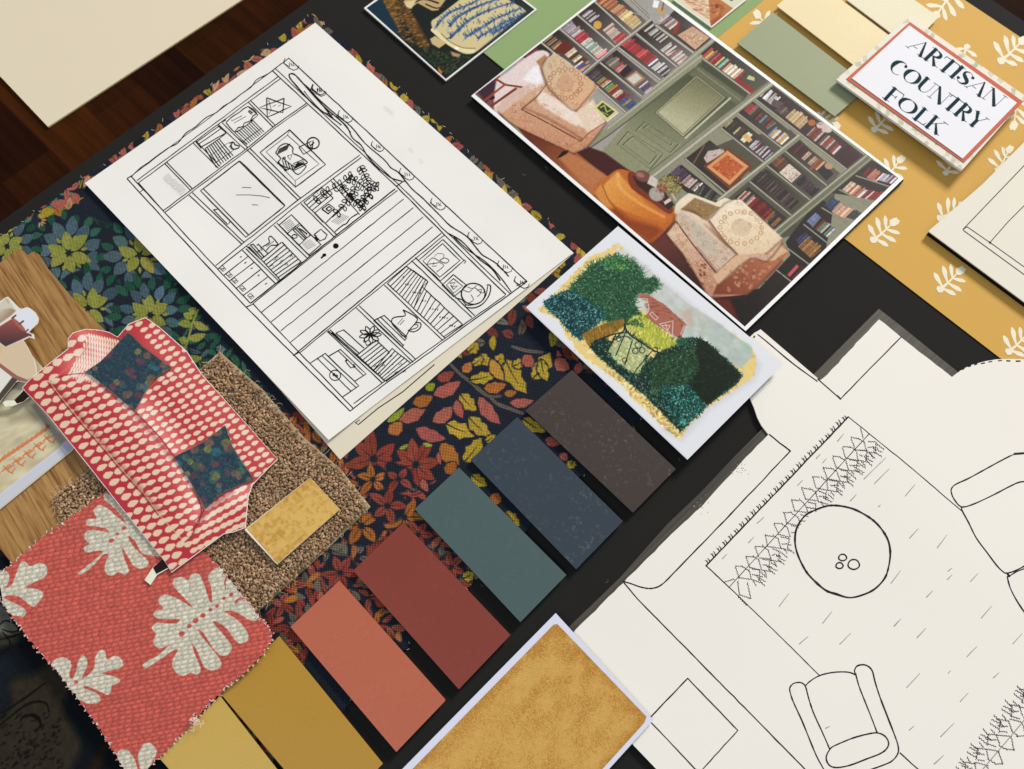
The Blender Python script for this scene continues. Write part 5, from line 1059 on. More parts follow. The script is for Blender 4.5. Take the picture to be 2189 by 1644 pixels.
def room_print():
    R4 = tf(1000, 0, 4.11); R5 = tf(1400, 0, 3.98); R6 = tf(1240, 300, 3.913)
    L_, B_, R_, T_ = (1007.3, 204.9), (1594, 707.6), (1931, 382.4), (1345, -61)
    z = 3.2 * MM
    b = MB(); b.slab([L_, B_, R_, T_], z, .35 * MM); o = b.build('library_picture', [paper('photo_paper', (236, 236, 236), .45, .006, .05, .4), white_edge]); tag(o, 'white-bordered picture of a green panelled library with two floral armchairs, raised on black foam', 'picture')
    b = MB(); b.slab([(1009, 207), (1594, 707), (1932, 386), (1345, -58)], z - .36 * MM, 2.9 * MM); b.build('foam_backing', [blackcore_m], o)
    pl, pb, pr, pt = R4((62, 826))[0], R6((1378, 1558))[0], R5((2073, 1515))[0], (1345 - 2, -52)
    cv = Canvas([pl, pb, pr, pt], 800, 500, (140, 138, 116))
    DKC = (52, 42, 38); SH = (148, 144, 128); PG = (132, 134, 106); WALL = (154, 152, 140)
    lib = [(120, 96, 84), (176, 150, 132), (206, 196, 186), (92, 70, 62), (168, 60, 58), (214, 206, 190), (70, 62, 72), (150, 120, 96)]
    pinks = [(196, 150, 140), (188, 182, 180), (170, 66, 70), (206, 200, 190), (150, 120, 120), (188, 96, 92)]
    # --- left bays
    cv.poly([(1000, 205), (1345, -70), (1600, -70), (1530, 120), (1330, 330), (1240, 330), (1100, 200)], (158, 152, 146))
    def cell(T, a, b_, h, c0=DKC, c1=(118, 112, 112), up=(.79, -.61)):
        k = np.hypot(*(np.array(T((100, 0))[0]) - np.array(T((0, 0))[0]))) / 100; a = np.array(T(a)[0]); b2 = np.array(T(b_)[0]); u = np.array(up) * h * k
        cv.grade([a, b2, b2 + u, a + u], a + u * .5, c0, b2 + u * .5, c1); return a, b2
    def board(T, a, b_, c=(184, 180, 168), w=3.4):
        cv.line(T(a, b_), w * 1.9, (96, 92, 82), .8); cv.line(T(a, b_), w, c, .6)
    cv.poly(R4((480, 500), (640, 370), (1040, 650), (1000, 760)), DKC)
    for a, b_, h in (((1110, 5), (1440, 300), 175), ((955, 118), (1300, 415), 185), ((800, 240), (1150, 545), 185), ((645, 368), (1000, 665), 185)): cell(R4, a, b_, h)
    for a, b_, h in (((1630, 170), (2010, 460), 190), ((1480, 290), (1840, 590), 180), ((1325, 415), (1690, 700), 180), ((1165, 548), (1530, 845), 180), ((1010, 660), (1390, 985), 180)): cell(R4, a, b_, h)
    cell(R4, (1120, 10), (1620, 170), 10, WALL, WALL)
    books(cv, R4, (1130, 20), (1330, 150), 110, [(170, 92, 52), (196, 128, 84), (150, 90, 60), (206, 160, 110)], 10, seed=1)
    books(cv, R4, (1300, 130), (1450, 262), 105, [(190, 120, 96), (206, 170, 110), (214, 190, 130)], 6, seed=2)
    books(cv, R4, (955, 105), (1080, 200), 95, [(100, 92, 92), (206, 200, 200), (80, 66, 66), (190, 180, 182)], 9, seed=3)
    cv.ell(R4((1140, 220))[0], 9, 9, 0, (206, 158, 72)); books(cv, R4, (1185, 265), (1300, 380), 100, [(200, 180, 160), (176, 120, 96), (206, 190, 176)], 8, seed=4); books(cv, R4, (1270, 345), (1330, 400), 115, [(206, 70, 72), (190, 80, 80)], 4, seed=5)
    books(cv, R4, (810, 238), (940, 340), 105, [(160, 130, 130), (150, 146, 170), (196, 180, 176)], 9, seed=6); books(cv, R4, (930, 335), (990, 385), 105, [(176, 50, 62), (200, 70, 84)], 4, seed=7)
    books(cv, R4, (990, 385), (1130, 500), 100, [(206, 202, 184), (196, 190, 170), (150, 170, 160)], 9, seed=8); books(cv, R4, (1120, 495), (1160, 530), 110, [(170, 40, 50), (220, 150, 150)], 3, seed=9)
    books(cv, R4, (655, 360), (760, 440), 100, [(110, 100, 80), (196, 170, 130), (60, 50, 46), (190, 110, 60)], 8, seed=10); cv.poly(R4((760, 440), (850, 350), (930, 420), (850, 480)), (112, 44, 32)); books(cv, R4, (850, 480), (1000, 600), 95, [(170, 170, 110), (214, 206, 170), (120, 60, 40), (196, 180, 150)], 7, seed=11)
    books(cv, R4, (930, 590), (1030, 655), 90, [(206, 200, 196), (70, 80, 140), (206, 140, 100)], 5, seed=12, lean=.4)
    cv.poly(R4((500, 490), (600, 420), (640, 450), (560, 520)), (120, 50, 70)); cv.poly(R4((420, 560), (440, 530), (480, 560), (440, 590)), (190, 150, 160))
    # bay 2
    books(cv, R4, (1530, 320 - 60), (1700, 385), 115, [(60, 52, 50), (196, 190, 184), (82, 66, 60), (170, 160, 150)], 11, seed=13, lean=.2)
    books(cv, R4, (1690, 440), (1860, 575), 110, [(206, 196, 190), (220, 210, 206), (176, 120, 112), (226, 220, 214)], 11, seed=14, lean=.35)
    books(cv, R4, (1350, 400), (1580, 570), 105, [(196, 66, 66), (206, 84, 80), (186, 56, 60)], 13, seed=15); books(cv, R4, (1580, 575), (1740, 690), 100, [(196, 200, 206), (60, 60, 66), (220, 216, 210), (90, 66, 52)], 9, seed=16, lean=.4)
    books(cv, R4, (1185, 540), (1350, 660), 100, [(90, 60, 66), (110, 130, 112), (190, 70, 70), (206, 140, 130)], 9, seed=17); cv.poly(R4((1330, 640), (1400, 570), (1450, 610), (1370, 680)), (52, 34, 44)); cv.poly(R4((1380, 690), (1480, 620), (1560, 690), (1460, 760)), (176, 130, 96)); cv.poly(R4((1400, 692), (1480, 640), (1530, 688), (1455, 740)), (196, 192, 188))
    books(cv, R4, (1490, 760), (1570, 830), 90, [(90, 80, 100), (196, 190, 200), (110, 90, 110)], 7, seed=18)
    books(cv, R4, (1040, 650), (1150, 745), 95, [(78, 66, 70), (110, 90, 92)], 9, seed=19); books(cv, R4, (1130, 725), (1340, 900), 95, [(140, 170, 96), (196, 140, 60), (150, 40, 60), (176, 40, 62), (206, 150, 120), (60, 60, 70), (214, 200, 170)], 14, seed=20); books(cv, R4, (1320, 900), (1420, 965), 90, [(60, 90, 140), (80, 110, 150), (196, 160, 96)], 5, seed=21)
    for a, b_ in (((1100, 0), (1430, 300)), ((945, 115), (1295, 415)), ((795, 238), (1150, 545)), ((640, 368), (800, 500)), ((1620, 170), (2010, 455)), ((1475, 290), (1840, 590)), ((1320, 415), (1690, 700)), ((1160, 548), (1530, 848)), ((1130, 760), (1390, 988))): board(R4, a, b_)
    board(R4, (1440, 0), (1620, 170), (170, 168, 158), 3.4)
    cv.line(R4((1650, 145), (1290, 425), (1030, 650)), 5.5, (120, 116, 104)); cv.line(R4((1630, 155), (1290, 418), (1020, 640)), 3.6, (186, 182, 170))
    # painting leaning and leaning books of the top right shelf (R5)
    cell(R5, (10, 200), (330, 445), 130, (96, 84, 80), DKC); cv.poly(R5((-60, -60), (110, -40), (190, 60), (60, 200), (0, 220), (-60, 100)), (158, 156, 152)); cv.poly(R5((-10, 0), (40, 10), (20, 70), (-20, 60)), (226, 222, 224)); cv.ell(R5((50, 90))[0], 10, 6, 30, (196, 150, 96)); cv.line(R5((80, 0), (60, 90)), 3, (150, 84, 40))
    books(cv, R5, (20, 170), (130, 255), 95, [(206, 190, 180), (190, 170, 150), (214, 204, 190), (150, 110, 92), (80, 80, 130)], 7, seed=22, lean=.3); cv.poly(R5((145, 280), (200, 180), (215, 200), (185, 290)), (150, 50, 50))
    cv.poly(R5((190, 300), (320, 225), (460, 320), (345, 425)), (196, 158, 128)); cv.speck(R5((215, 310), (320, 250), (430, 320), (340, 410)), 120, 1.8, [(150, 110, 110), (214, 190, 176), (120, 90, 84), (200, 140, 130), (170, 160, 120), (226, 206, 190)], .8); cv.line(R5((325, 228), (460, 318)), 1.5, (206, 120, 96))
    cv.poly(R5((345, 428), (465, 325), (475, 335), (360, 438)), (40, 32, 30)); board(R5, (10, 215), (330, 450), (176, 174, 160), 5)
    cv.poly(R5((-40, 760), (330, 450), (490, 320), (525, 335), (390, 460), (-40, 810)), (146, 144, 122)); cv.line(R5((-40, 775), (400, 420), (510, 328)), 3, (176, 174, 156))
    # --- shelf over the door
    cv.grade(R5((380, 465), (520, 345), (985, 680), (820, 795)), R5((420, 400))[0], (50, 40, 38), R5((900, 740))[0], (86, 86, 74))
    books(cv, R5, (400, 478), (695, 690), 108, [(206, 170, 96), (214, 120, 40), (230, 190, 150), (190, 40, 44), (200, 70, 52), (70, 50, 90), (226, 196, 120), (80, 120, 90), (110, 190, 170), (160, 30, 52), (226, 180, 160), (236, 206, 150), (50, 66, 110), (220, 206, 206)], 15, up=(.74, -.66), seed=23)
    cv.poly(R5((690, 690), (715, 668), (850, 765), (820, 795)), (150, 36, 30)); cv.poly(R5((780, 670), (800, 640), (850, 660), (845, 690)), (186, 186, 140))
    board(R5, (375, 470), (810, 798), (184, 178, 164), 2.6)
    # --- door recess and panelling
    cv.grade(R5((380, 490), (800, 800), (560, 1040), (-100, 1560), (-620, 1750), (-640, 1500), (-110, 900)), R5((300, 560))[0], (66, 72, 48), R5((-100, 1200))[0], (140, 142, 112))
    cv.poly(R5((350, 540), (760, 830), (700, 890), (270, 620)), (104, 106, 80), 3); cv.line(R5((350, 530), (770, 830)), 2, (70, 74, 54)); cv.line(R5((340, 570), (735, 860)), 2, (158, 156, 130), .8, .7)
    cv.grade(R5((10, 950), (355, 640), (600, 830), (240, 1165)), R5((360, 660))[0], (112, 112, 78), R5((150, 1000))[0], (176, 172, 142), 1)
    for k, c in ((0, (84, 86, 62)), (10, (170, 168, 140)), (22, (98, 98, 72))): cv.line(R5((0 + k, 960 - k * .2), (355, 640 + k), (600 - k, 830), (240, 1165 - k), (0 + k, 960 - k * .2)), 1.7, c, .6, .85)
    cv.line(R5((260, 1175), (640, 835)), 4, (186, 184, 160)); cv.line(R5((250, 1160), (620, 828)), 1.6, (78, 78, 58))
    for pp in (((-90, 1040), (0, 1100), (205, 1220), (130, 1300), (-160, 1110)), ((-55, 1060), (150, 1215), (130, 1240), (-100, 1090)), ((-230, 1120), (70, 1310), (-40, 1440), (-320, 1230)), ((-190, 1160), (20, 1320), (-50, 1400), (-270, 1230))):
        cv.line(R5(*pp, pp[0]), 2.4, (78, 80, 60), .7, .9); cv.line([(x + 1.6, y + 1.6) for x, y in R5(*pp, pp[0])], 1.2, (182, 180, 150), .6, .8)
    cv.poly(R4((1230, 1110), (2055, 470), (2055, 540), (1240, 1180), (1050, 1310), (1010, 1290)), (142, 142, 118)); cv.line(R4((1230, 1130), (2055, 490)), 3, (176, 174, 154)); cv.line(R4((1060, 1310), (1250, 1180), (2055, 560)), 3, (86, 92, 66))
    cv.speck(R5((-100, 1100), (380, 500), (760, 830), (-60, 1500)), 300, 2.5, [(120, 122, 96), (150, 148, 120), (136, 136, 104)], .12)
    # --- post B and right bays
    cv.poly(R6((1300, -20), (1760, -90), (2150, 300), (2100, 700), (1690, 820), (1230, 480), (880, 160)), (84, 82, 66))
    for T, a, b_, h, c1 in ((R5, (850, 840), (1630, 1440), 190, (70, 44, 40)), (R5, (705, 960), (1075, 1255), 160, (84, 80, 68)), (R5, (565, 1090), (935, 1385), 160, (90, 86, 72)), (R5, (260, 1350), (620, 1640), 260, (120, 120, 100)), (R6, (1710, 85), (2060, 370), 150, (96, 92, 76)), (R6, (1565, 210), (1960, 525), 160, (96, 92, 78)), (R6, (1425, 345), (1800, 650), 170, (86, 80, 66)), (R6, (1290, 480), (1680, 800), 150, (60, 50, 44)), (R6, (880, 155), (1240, 450), 170, DKC), (R6, (720, 300), (1100, 600), 160, DKC)): cell(T, a, b_, h, DKC, c1)
    cell(R5, (1700, 1490), (2130, 1600), 120, DKC, DKC); cv.poly(R5((1800, 1330), (2100, 1520), (1900, 1700), (1480, 1640)), DKC)
    cv.poly(R6((2000, 480), (2120, 560), (2040, 1000), (1400, 1580), (1180, 1330), (1500, 1240), (1760, 960), (1720, 850)), (40, 30, 28))
    books(cv, R5, (880, 810), (1000, 900), 100, [(190, 170, 160), (60, 46, 50), (206, 206, 206), (110, 70, 60)], 7, up=(.72, -.69), seed=31, lean=.5); cv.poly(R5((985, 890), (1010, 840), (1100, 880), (1060, 930)), (96, 76, 74)); books(cv, R5, (1020, 940), (1120, 1000), 70, [(130, 100, 84), (90, 70, 66)], 4, up=(.72, -.69), seed=32)
    books(cv, R5, (1110, 1000), (1235, 1100), 115, [(214, 180, 130), (196, 160, 112), (226, 196, 150)], 8, up=(.72, -.69), seed=33); cv.ell(R5((1335, 1045))[0], 8, 7, 0, (176, 104, 36)); cv.ell(R5((1440, 1085))[0], 18, 9, 25, (196, 178, 170)); cv.line(R5((1340, 1045), (1420, 1060)), 2, (150, 100, 50))
    books(cv, R5, (1290, 1150), (1540, 1330), 110, [(206, 190, 190), (60, 40, 50), (110, 66, 50), (130, 50, 40), (150, 66, 44)], 14, up=(.7, -.71), seed=34, lean=.15); cv.poly(R5((1540, 1340), (1640, 1230), (1740, 1330), (1630, 1440)), (62, 26, 28))
    books(cv, R5, (745, 930), (960, 1100), 95, [(90, 60, 60), (60, 46, 48), (160, 50, 46), (176, 80, 60), (110, 150, 150), (80, 60, 60)], 14, up=(.72, -.69), seed=35, lean=.2); books(cv, R5, (960, 1150), (1080, 1235), 95, [(140, 150, 190), (206, 170, 90), (214, 200, 190), (150, 60, 40)], 6, up=(.72, -.69), seed=36)
    books(cv, R5, (590, 1075), (800, 1250), 95, [(170, 170, 110), (206, 206, 170), (80, 90, 50), (70, 46, 46), (90, 60, 56)], 12, up=(.72, -.69), seed=37); cv.poly(R5((740, 1160), (780, 1130), (830, 1190), (800, 1215)), (206, 170, 110)); books(cv, R5, (800, 1250), (940, 1365), 95, [(206, 200, 206), (60, 60, 76), (190, 190, 200), (110, 30, 44)], 9, up=(.72, -.69), seed=38, lean=.3)
    books(cv, R6, (1725, 60), (1860, 160), 100, [(90, 30, 40), (76, 26, 36), (100, 40, 46)], 9, up=(.72, -.69), seed=39); books(cv, R6, (1850, 150), (1990, 260), 95, [(206, 170, 140), (190, 150, 120), (30, 66, 60), (150, 70, 40)], 9, up=(.72, -.69), seed=40)
    cv.poly(R6((1980, 250), (2060, 200), (2120, 280), (2060, 340)), (36, 36, 42)); cv.ell(R6((2080, 215))[0], 9, 7, 20, (176, 140, 110)); cv.line(R6((1930, 240), (2000, 160)), 4, (160, 84, 50))
    books(cv, R6, (1590, 180), (1690, 270), 95, [(110, 66, 46), (130, 80, 50)], 7, up=(.72, -.69), seed=41); cv.poly(R6((1665, 270), (1750, 195), (1850, 280), (1770, 355)), (206, 196, 180)); cv.speck(R6((1675, 270), (1750, 205), (1840, 280), (1770, 345)), 60, 1.3, [(150, 50, 56), (120, 90, 80), (90, 60, 60)], .9); books(cv, R6, (1790, 350), (1960, 490), 90, [(60, 46, 60), (90, 60, 76), (46, 36, 44)], 12, up=(.72, -.69), seed=42, lean=.1)
    books(cv, R6, (1450, 320), (1760, 580), 95, [(56, 42, 42), (80, 62, 60), (46, 36, 38), (96, 76, 72)], 20, up=(.72, -.69), seed=43)
    books(cv, R6, (1310, 490), (1420, 560), 105, [(160, 120, 80), (170, 40, 40), (206, 180, 160), (60, 60, 70)], 6, up=(.72, -.69), seed=44); books(cv, R6, (1400, 545), (1560, 680), 105, [(140, 30, 30), (160, 40, 36), (120, 24, 28)], 8, up=(.72, -.69), seed=45); books(cv, R6, (1540, 665), (1680, 780), 100, [(170, 110, 60), (150, 90, 50), (46, 70, 72), (60, 40, 38)], 8, up=(.72, -.69), seed=46)
    books(cv, R6, (750, 280), (930, 420), 100, [(80, 60, 90), (96, 76, 96), (60, 50, 80), (150, 120, 130)], 11, up=(.72, -.69), seed=47); books(cv, R6, (860, 370), (960, 430), 90, [(206, 196, 190), (60, 66, 90), (190, 150, 120)], 6, up=(.72, -.69), seed=48); books(cv, R6, (940, 450), (1140, 560), 100, [(60, 66, 60), (90, 90, 80), (46, 46, 46)], 8, up=(.6, -.8), seed=49, lean=.8)
    # picture on the shelf
    cv.poly(R6((1030, 215), (1230, 55), (1445, 215), (1255, 415)), (120, 56, 30)); cv.poly(R6((1060, 222), (1232, 85), (1410, 218), (1250, 375)), (206, 150, 96)); cv.poly(R6((1100, 222), (1232, 120), (1370, 222), (1250, 335)), (186, 92, 46)); cv.speck(R6((1110, 222), (1232, 130), (1360, 222), (1250, 325)), 60, 2.2, [(150, 50, 20), (214, 130, 60), (226, 170, 80), (120, 40, 24)], .6)
    cv.poly(R6((1035, 150), (1070, 90), (1190, 70), (1210, 95), (1130, 150), (1060, 190)), (186, 170, 160)); cv.line(R6((950, 190), (1040, 40)), 3, (130, 90, 70)); cv.speck(R6((1035, 150), (1070, 90), (1190, 70), (1130, 150)), 20, 1.5, [(90, 60, 56), (226, 206, 196)], .8)
    for T, a, b_ in ((R5, (850, 840), (1630, 1440)), (R5, (700, 960), (1075, 1255)), (R5, (562, 1090), (935, 1388)), (R6, (880, 155), (1240, 455)), (R6, (1710, 85), (2060, 375)), (R6, (1565, 212), (1960, 528)), (R6, (1420, 345), (1800, 655))): board(T, a, b_, (170, 166, 150), 2.6)
    cv.poly(R5((985, 675), (1035, 710), (560, 1070), (-60, 1590), (-200, 1660), (-180, 1560), (540, 1010)), (138, 136, 116)); cv.line(R5((1010, 700), (560, 1050), (-160, 1610)), 4.5, (182, 176, 160)); cv.line(R5((1000, 672), (540, 1010), (-180, 1560)), 2, (98, 98, 78))
    cv.poly(R5((1225, 1140), (1270, 1160), (930, 1430), (560, 1740), (520, 1700)), (130, 130, 110)); cv.line(R5((1225, 1150), (920, 1400), (540, 1700)), 3.5, (182, 180, 162))
    cv.poly(R5((1790, 1310), (1860, 1350), (1500, 1644), (900, 2150), (820, 2110)), (112, 112, 92)); cv.line(R5((1800, 1325), (1450, 1610), (850, 2110)), 3.2, (170, 168, 150)); cv.line(R5((1840, 1345), (1490, 1640), (880, 2140)), 3, (150, 148, 128))
    # lower right bays
    N3 = tf(1700, 330, 3.497)
    for a, b_, h, cols, n, s in (((500, 150), (600, 215), 90, [(190, 110, 84), (206, 150, 130), (130, 30, 40)], 7, 61), ((590, 185), (720, 220), 70, [(150, 40, 50), (206, 206, 214), (170, 170, 180)], 7, 62), ((350, 265), (470, 330), 95, [(206, 140, 110), (226, 190, 160), (190, 90, 60)], 7, 63), ((460, 320), (620, 350), 90, [(214, 206, 206), (150, 40, 44), (170, 50, 50)], 7, 64), ((220, 380), (290, 430), 85, [(60, 80, 130), (50, 66, 110)], 4, 65), ((270, 430), (370, 480), 90, [(206, 150, 120), (226, 180, 150)], 4, 66), ((380, 470), (440, 490), 80, [(70, 76, 70)], 4, 67), ((85, 500), (130, 540), 90, [(90, 96, 150), (120, 130, 180)], 3, 68), ((120, 540), (240, 620), 90, [(110, 140, 96), (196, 190, 206), (150, 40, 60), (60, 26, 36)], 8, 69), ((0, 640), (50, 700), 100, [(60, 70, 120), (50, 60, 100)], 4, 70), ((20, 690), (120, 780), 110, [(170, 120, 56), (150, 96, 44), (180, 130, 70)], 7, 71), ((-60, 900), (10, 960), 110, [(190, 70, 80), (50, 40, 40), (110, 30, 40)], 4, 72)):
        books(cv, N3, a, b_, h, cols, n, up=(.72, -.69), seed=s, lean=.1)
    for a, b_ in (((455, 160), (700, 240)), ((330, 265), (550, 372)), ((200, 400), (400, 520)), ((65, 525), (250, 670)), ((-60, 700), (100, 820)), ((-160, 850), (20, 990))): board(N3, a, b_, (160, 158, 140), 2.0)
    # --- floor
    cv.grade(R4((420, 1100), (900, 1330), (1100, 1350), (1450, 1500), (1700, 1700), (1400, 2100), (900, 1700)), R4((600, 1200))[0], (112, 52, 34), R4((1100, 1600))[0], (176, 112, 66))
    cv.poly(R4((960, 1340), (1060, 1290), (1200, 1340), (1420, 1500), (1250, 1560), (1150, 1500)), (74, 28, 28), 2); cv.poly(R4((800, 1390), (900, 1330), (1200, 1530), (1100, 1640), (1000, 1600)), (182, 118, 74), 3)
    cv.grade(R6((560, 860), (760, 700), (1060, 1300), (1500, 1240), (1560, 1400), (1380, 1600)), R6((700, 900))[0], (104, 52, 44), R6((1050, 1250))[0], (46, 22, 20)); cv.poly(R6((1100, 1320), (1260, 1330), (1330, 1520), (1280, 1480)), (104, 34, 22), 4); cv.poly(R6((1260, 1330), (1520, 1250), (1480, 1440), (1370, 1550)), (30, 24, 24), 5)
    cv.speck(R6((1300, 1200), (1720, 1000), (1740, 1200), (1400, 1540)), 60, 2.2, [(60, 44, 42), (30, 22, 22), (80, 40, 36)], .4)
    # --- left armchair and its throw
    cv.poly(R4((60, 830), (250, 650), (330, 700), (260, 990)), (130, 80, 76), 2); cv.poly(R4((80, 800), (240, 690), (250, 800), (160, 900)), (70, 44, 60), 4)
    FL = (196, 150, 112)
    cv.grade(R4((270, 980), (560, 740), (680, 740), (720, 500), (760, 465), (850, 520), (1150, 760), (1060, 880), (1215, 1080), (1060, 1280), (930, 1350), (420, 1110)), R4((800, 600))[0], (210, 182, 154), R4((700, 1250))[0], (192, 140, 108))
    cv.poly(R4((340, 640), (600, 450), (720, 480), (640, 620), (690, 720), (500, 830), (280, 1000), (230, 950), (250, 720)), (216, 200, 196), 2, sm=3); cv.poly(R4((560, 600), (640, 560), (690, 700), (600, 740), (480, 700)), (228, 222, 224), 4); cv.poly(R4((230, 970), (400, 780), (560, 740), (480, 860), (280, 1000)), (206, 178, 164), 3)
    cv.line(R4((240, 690), (330, 745), (470, 765)), 5, (128, 58, 44)); cv.line(R4((150, 880), (330, 740)), 5, (150, 76, 54)); cv.line(R4((210, 930), (420, 780)), 6, (128, 58, 44)); cv.poly(R4((190, 870), (230, 840), (240, 860), (210, 880)), (30, 20, 40))
    cv.poly(R4((600, 540), (680, 480), (700, 520), (640, 600)), (176, 130, 90), 2)
    cv.grade(R4((690, 520), (760, 465), (860, 530), (1120, 730), (1110, 790), (950, 975), (880, 940), (700, 760), (640, 600)), R4((720, 520))[0], (200, 180, 152), R4((1000, 900))[0], (208, 168, 130), 1.5)
    for k in range(16): t = k * .393; cv.ring(R4((855 + 140 * math.cos(t), 735 + 130 * math.sin(t)))[0], 4.5, 1.6, (162, 96, 66), .8)
    cv.ell(R4((860, 735))[0], 20, 19, 0, (196, 158, 128), 2); cv.ring(R4((860, 735))[0], 20, 1.6, (214, 184, 150), .8)
    cv.poly(R4((600, 850), (640, 800), (760, 860), (960, 980), (1060, 1100), (960, 1110), (760, 1000), (640, 920)), (220, 204, 192), 3, sm=3); cv.poly(R4((960, 980), (1100, 870), (1215, 1080), (1050, 1165), (990, 1080)), (216, 196, 176), 3); cv.speck(R4((990, 980), (1100, 890), (1200, 1070), (1050, 1150)), 60, 1.6, [(228, 214, 200), (190, 160, 130), (206, 190, 150)], .6)
    cv.line(R4((470, 960), (720, 1090), (990, 1240)), 2.6, (104, 40, 34)); cv.line(R4((480, 950), (600, 860), (690, 740)), 2, (140, 84, 60)); cv.line(R4((990, 1245), (1060, 1170), (1215, 1070)), 2.2, (150, 84, 60))
    bloom(cv, R4, ((290, 980), (560, 750), (680, 760), (560, 880), (470, 960), (980, 1260), (930, 1340), (430, 1110)), 1, n=170, s=4.5); bloom(cv, R4, ((480, 950), (600, 850), (980, 1110), (990, 1230)), 2, n=90, s=4); bloom(cv, R4, ((690, 520), (760, 465), (1120, 730), (950, 970), (700, 760)), 3, n=60, s=4); bloom(cv, R4, ((980, 1240), (1215, 1080), (1060, 1280), (930, 1345)), 4, n=60, s=3.5)
    cv.poly(R4((780, 1395), (830, 1330), (890, 1320), (870, 1350), (820, 1380)), (26, 20, 20))
    cv.poly(R4((1110, 950), (1180, 880), (1320, 980), (1225, 1065)), (206, 200, 130)); cv.poly(R4((1135, 948), (1185, 900), (1290, 980), (1225, 1035)), (60, 66, 40)); cv.line(R4((1165, 945), (1200, 925), (1220, 985), (1260, 965)), 3, (170, 176, 96)); cv.line(R4((1180, 985), (1230, 1010)), 3, (150, 156, 90)); cv.line(R4((1225, 1065), (1320, 990)), 2.4, (226, 216, 190))
    # --- leather pouf with bowls
    cv.poly(R6((115, 420), (150, 370), (220, 310), (310, 245), (400, 255), (520, 330), (700, 470), (800, 600), (790, 690), (700, 770), (640, 830), (570, 860), (400, 740), (200, 590), (120, 480)), (186, 104, 36), 1.2, sm=3)
    cv.grade(R6((190, 380), (310, 260), (420, 380), (600, 560), (760, 640), (700, 700), (500, 640), (300, 560), (230, 480)), R6((250, 360))[0], (214, 152, 74), R6((650, 640))[0], (196, 112, 34), 3)
    cv.poly(R6((240, 520), (420, 660), (640, 720), (700, 760), (580, 850), (420, 750), (280, 620)), (134, 56, 18), 6, .75); cv.line(smooth(R6((320, 280), (320, 360), (380, 440), (520, 540), (700, 640)), 4), 6, (226, 176, 116), 3, .6); cv.poly(R6((120, 440), (180, 360), (230, 480), (290, 570), (200, 560)), (206, 146, 76), 3, .8); cv.line(smooth(R6((185, 370), (240, 500), (330, 610)), 3), 1.6, (140, 80, 30))
    cv.poly(R6((400, 290), (440, 260), (560, 360), (720, 500), (780, 570), (740, 615), (600, 520), (430, 400)), (126, 54, 32), 1.2, sm=3); cv.poly(R6((440, 300), (560, 300), (720, 440), (790, 540), (740, 580), (600, 470), (480, 380)), (56, 34, 28), 2)
    cv.ell(R6((525, 300))[0], 17, 12, 20, (122, 74, 62), 1.5); cv.ell(R6((505, 290))[0], 9, 5, 20, (160, 112, 100), 2)
    cv.poly(R6((560, 360), (590, 290), (650, 330), (640, 400)), (196, 186, 180), 1); cv.ell(R6((640, 450))[0], 17, 15, 30, (166, 158, 146), 1.5); cv.ell(R6((690, 395))[0], 12, 9, 0, (150, 90, 80), 1.5); cv.speck(R6((600, 390), (720, 360), (780, 480), (700, 520)), 40, 2.2, [(150, 84, 80), (176, 110, 104), (110, 60, 60)], .8)
    cv.speck(R6((640, 360), (700, 290), (830, 310), (850, 380), (820, 480), (740, 440)), 260, 2.0, [(132, 122, 44), (170, 156, 84), (96, 90, 36), (190, 170, 96), (110, 84, 40)], .85)
    cv.poly(R6((700, 515), (750, 480), (765, 505), (710, 540)), (206, 186, 176)); cv.line(R6((770, 450), (800, 500)), 3, (206, 180, 170))
    # --- right armchair
    cv.grade(R6((800, 540), (830, 500), (910, 440), (960, 455), (1130, 520), (1210, 480), (1270, 500), (1340, 495), (1400, 560), (1690, 830), (1680, 870), (1740, 940), (1700, 1010), (1560, 1160), (1400, 1290), (1100, 1320), (1060, 1280), (860, 950), (720, 780), (800, 690), (790, 600)), R6((1200, 560))[0], (220, 206, 182), R6((1200, 1250))[0], (182, 134, 110), 1)
    cv.poly(R6((850, 570), (960, 480), (1165, 560), (1060, 660)), (150, 120, 76), 1.5); cv.speck(R6((850, 570), (960, 480), (1165, 560), (1060, 660)), 80, 2, [(170, 144, 96), (120, 90, 56), (150, 130, 90)], .6)
    cv.grade(R6((1080, 680), (1300, 500), (1360, 510), (1690, 820), (1560, 940), (1320, 960), (1200, 830)), R6((1340, 520))[0], (226, 214, 190), R6((1400, 940))[0], (214, 190, 158), 1.5)
    cv.ell(R6((1345, 730))[0], 22, 19, 15, (206, 186, 158), 2); cv.ring(R6((1345, 730))[0], 23, 1.6, (224, 206, 176), .8)
    for k in range(18): t = k * .349; cv.ring(R6((1345 + 175 * math.cos(t), 730 + 135 * math.sin(t)))[0], 4.2, 1.5, (170, 128, 84), .75)
    cv.poly(R6((830, 600), (900, 600), (1000, 690), (1120, 780), (1300, 930), (1200, 1090), (1130, 1100), (950, 880), (810, 690)), (196, 176, 158), 2.5, sm=2); cv.poly(R6((880, 700), (960, 690), (1100, 850), (1160, 960), (1040, 900)), (176, 174, 156), 6, .7); cv.poly(R6((1040, 700), (1100, 740), (1260, 900), (1220, 900)), (166, 108, 76), 3, .7)
    cv.line(R6((805, 680), (950, 880), (1135, 1105)), 2.8, (110, 50, 40)); cv.line(smooth(R6((1080, 670), (1200, 830), (1320, 960)), 3), 2, (150, 110, 76)); cv.line(R6((1145, 1100), (1300, 960)), 1.6, (150, 96, 66))
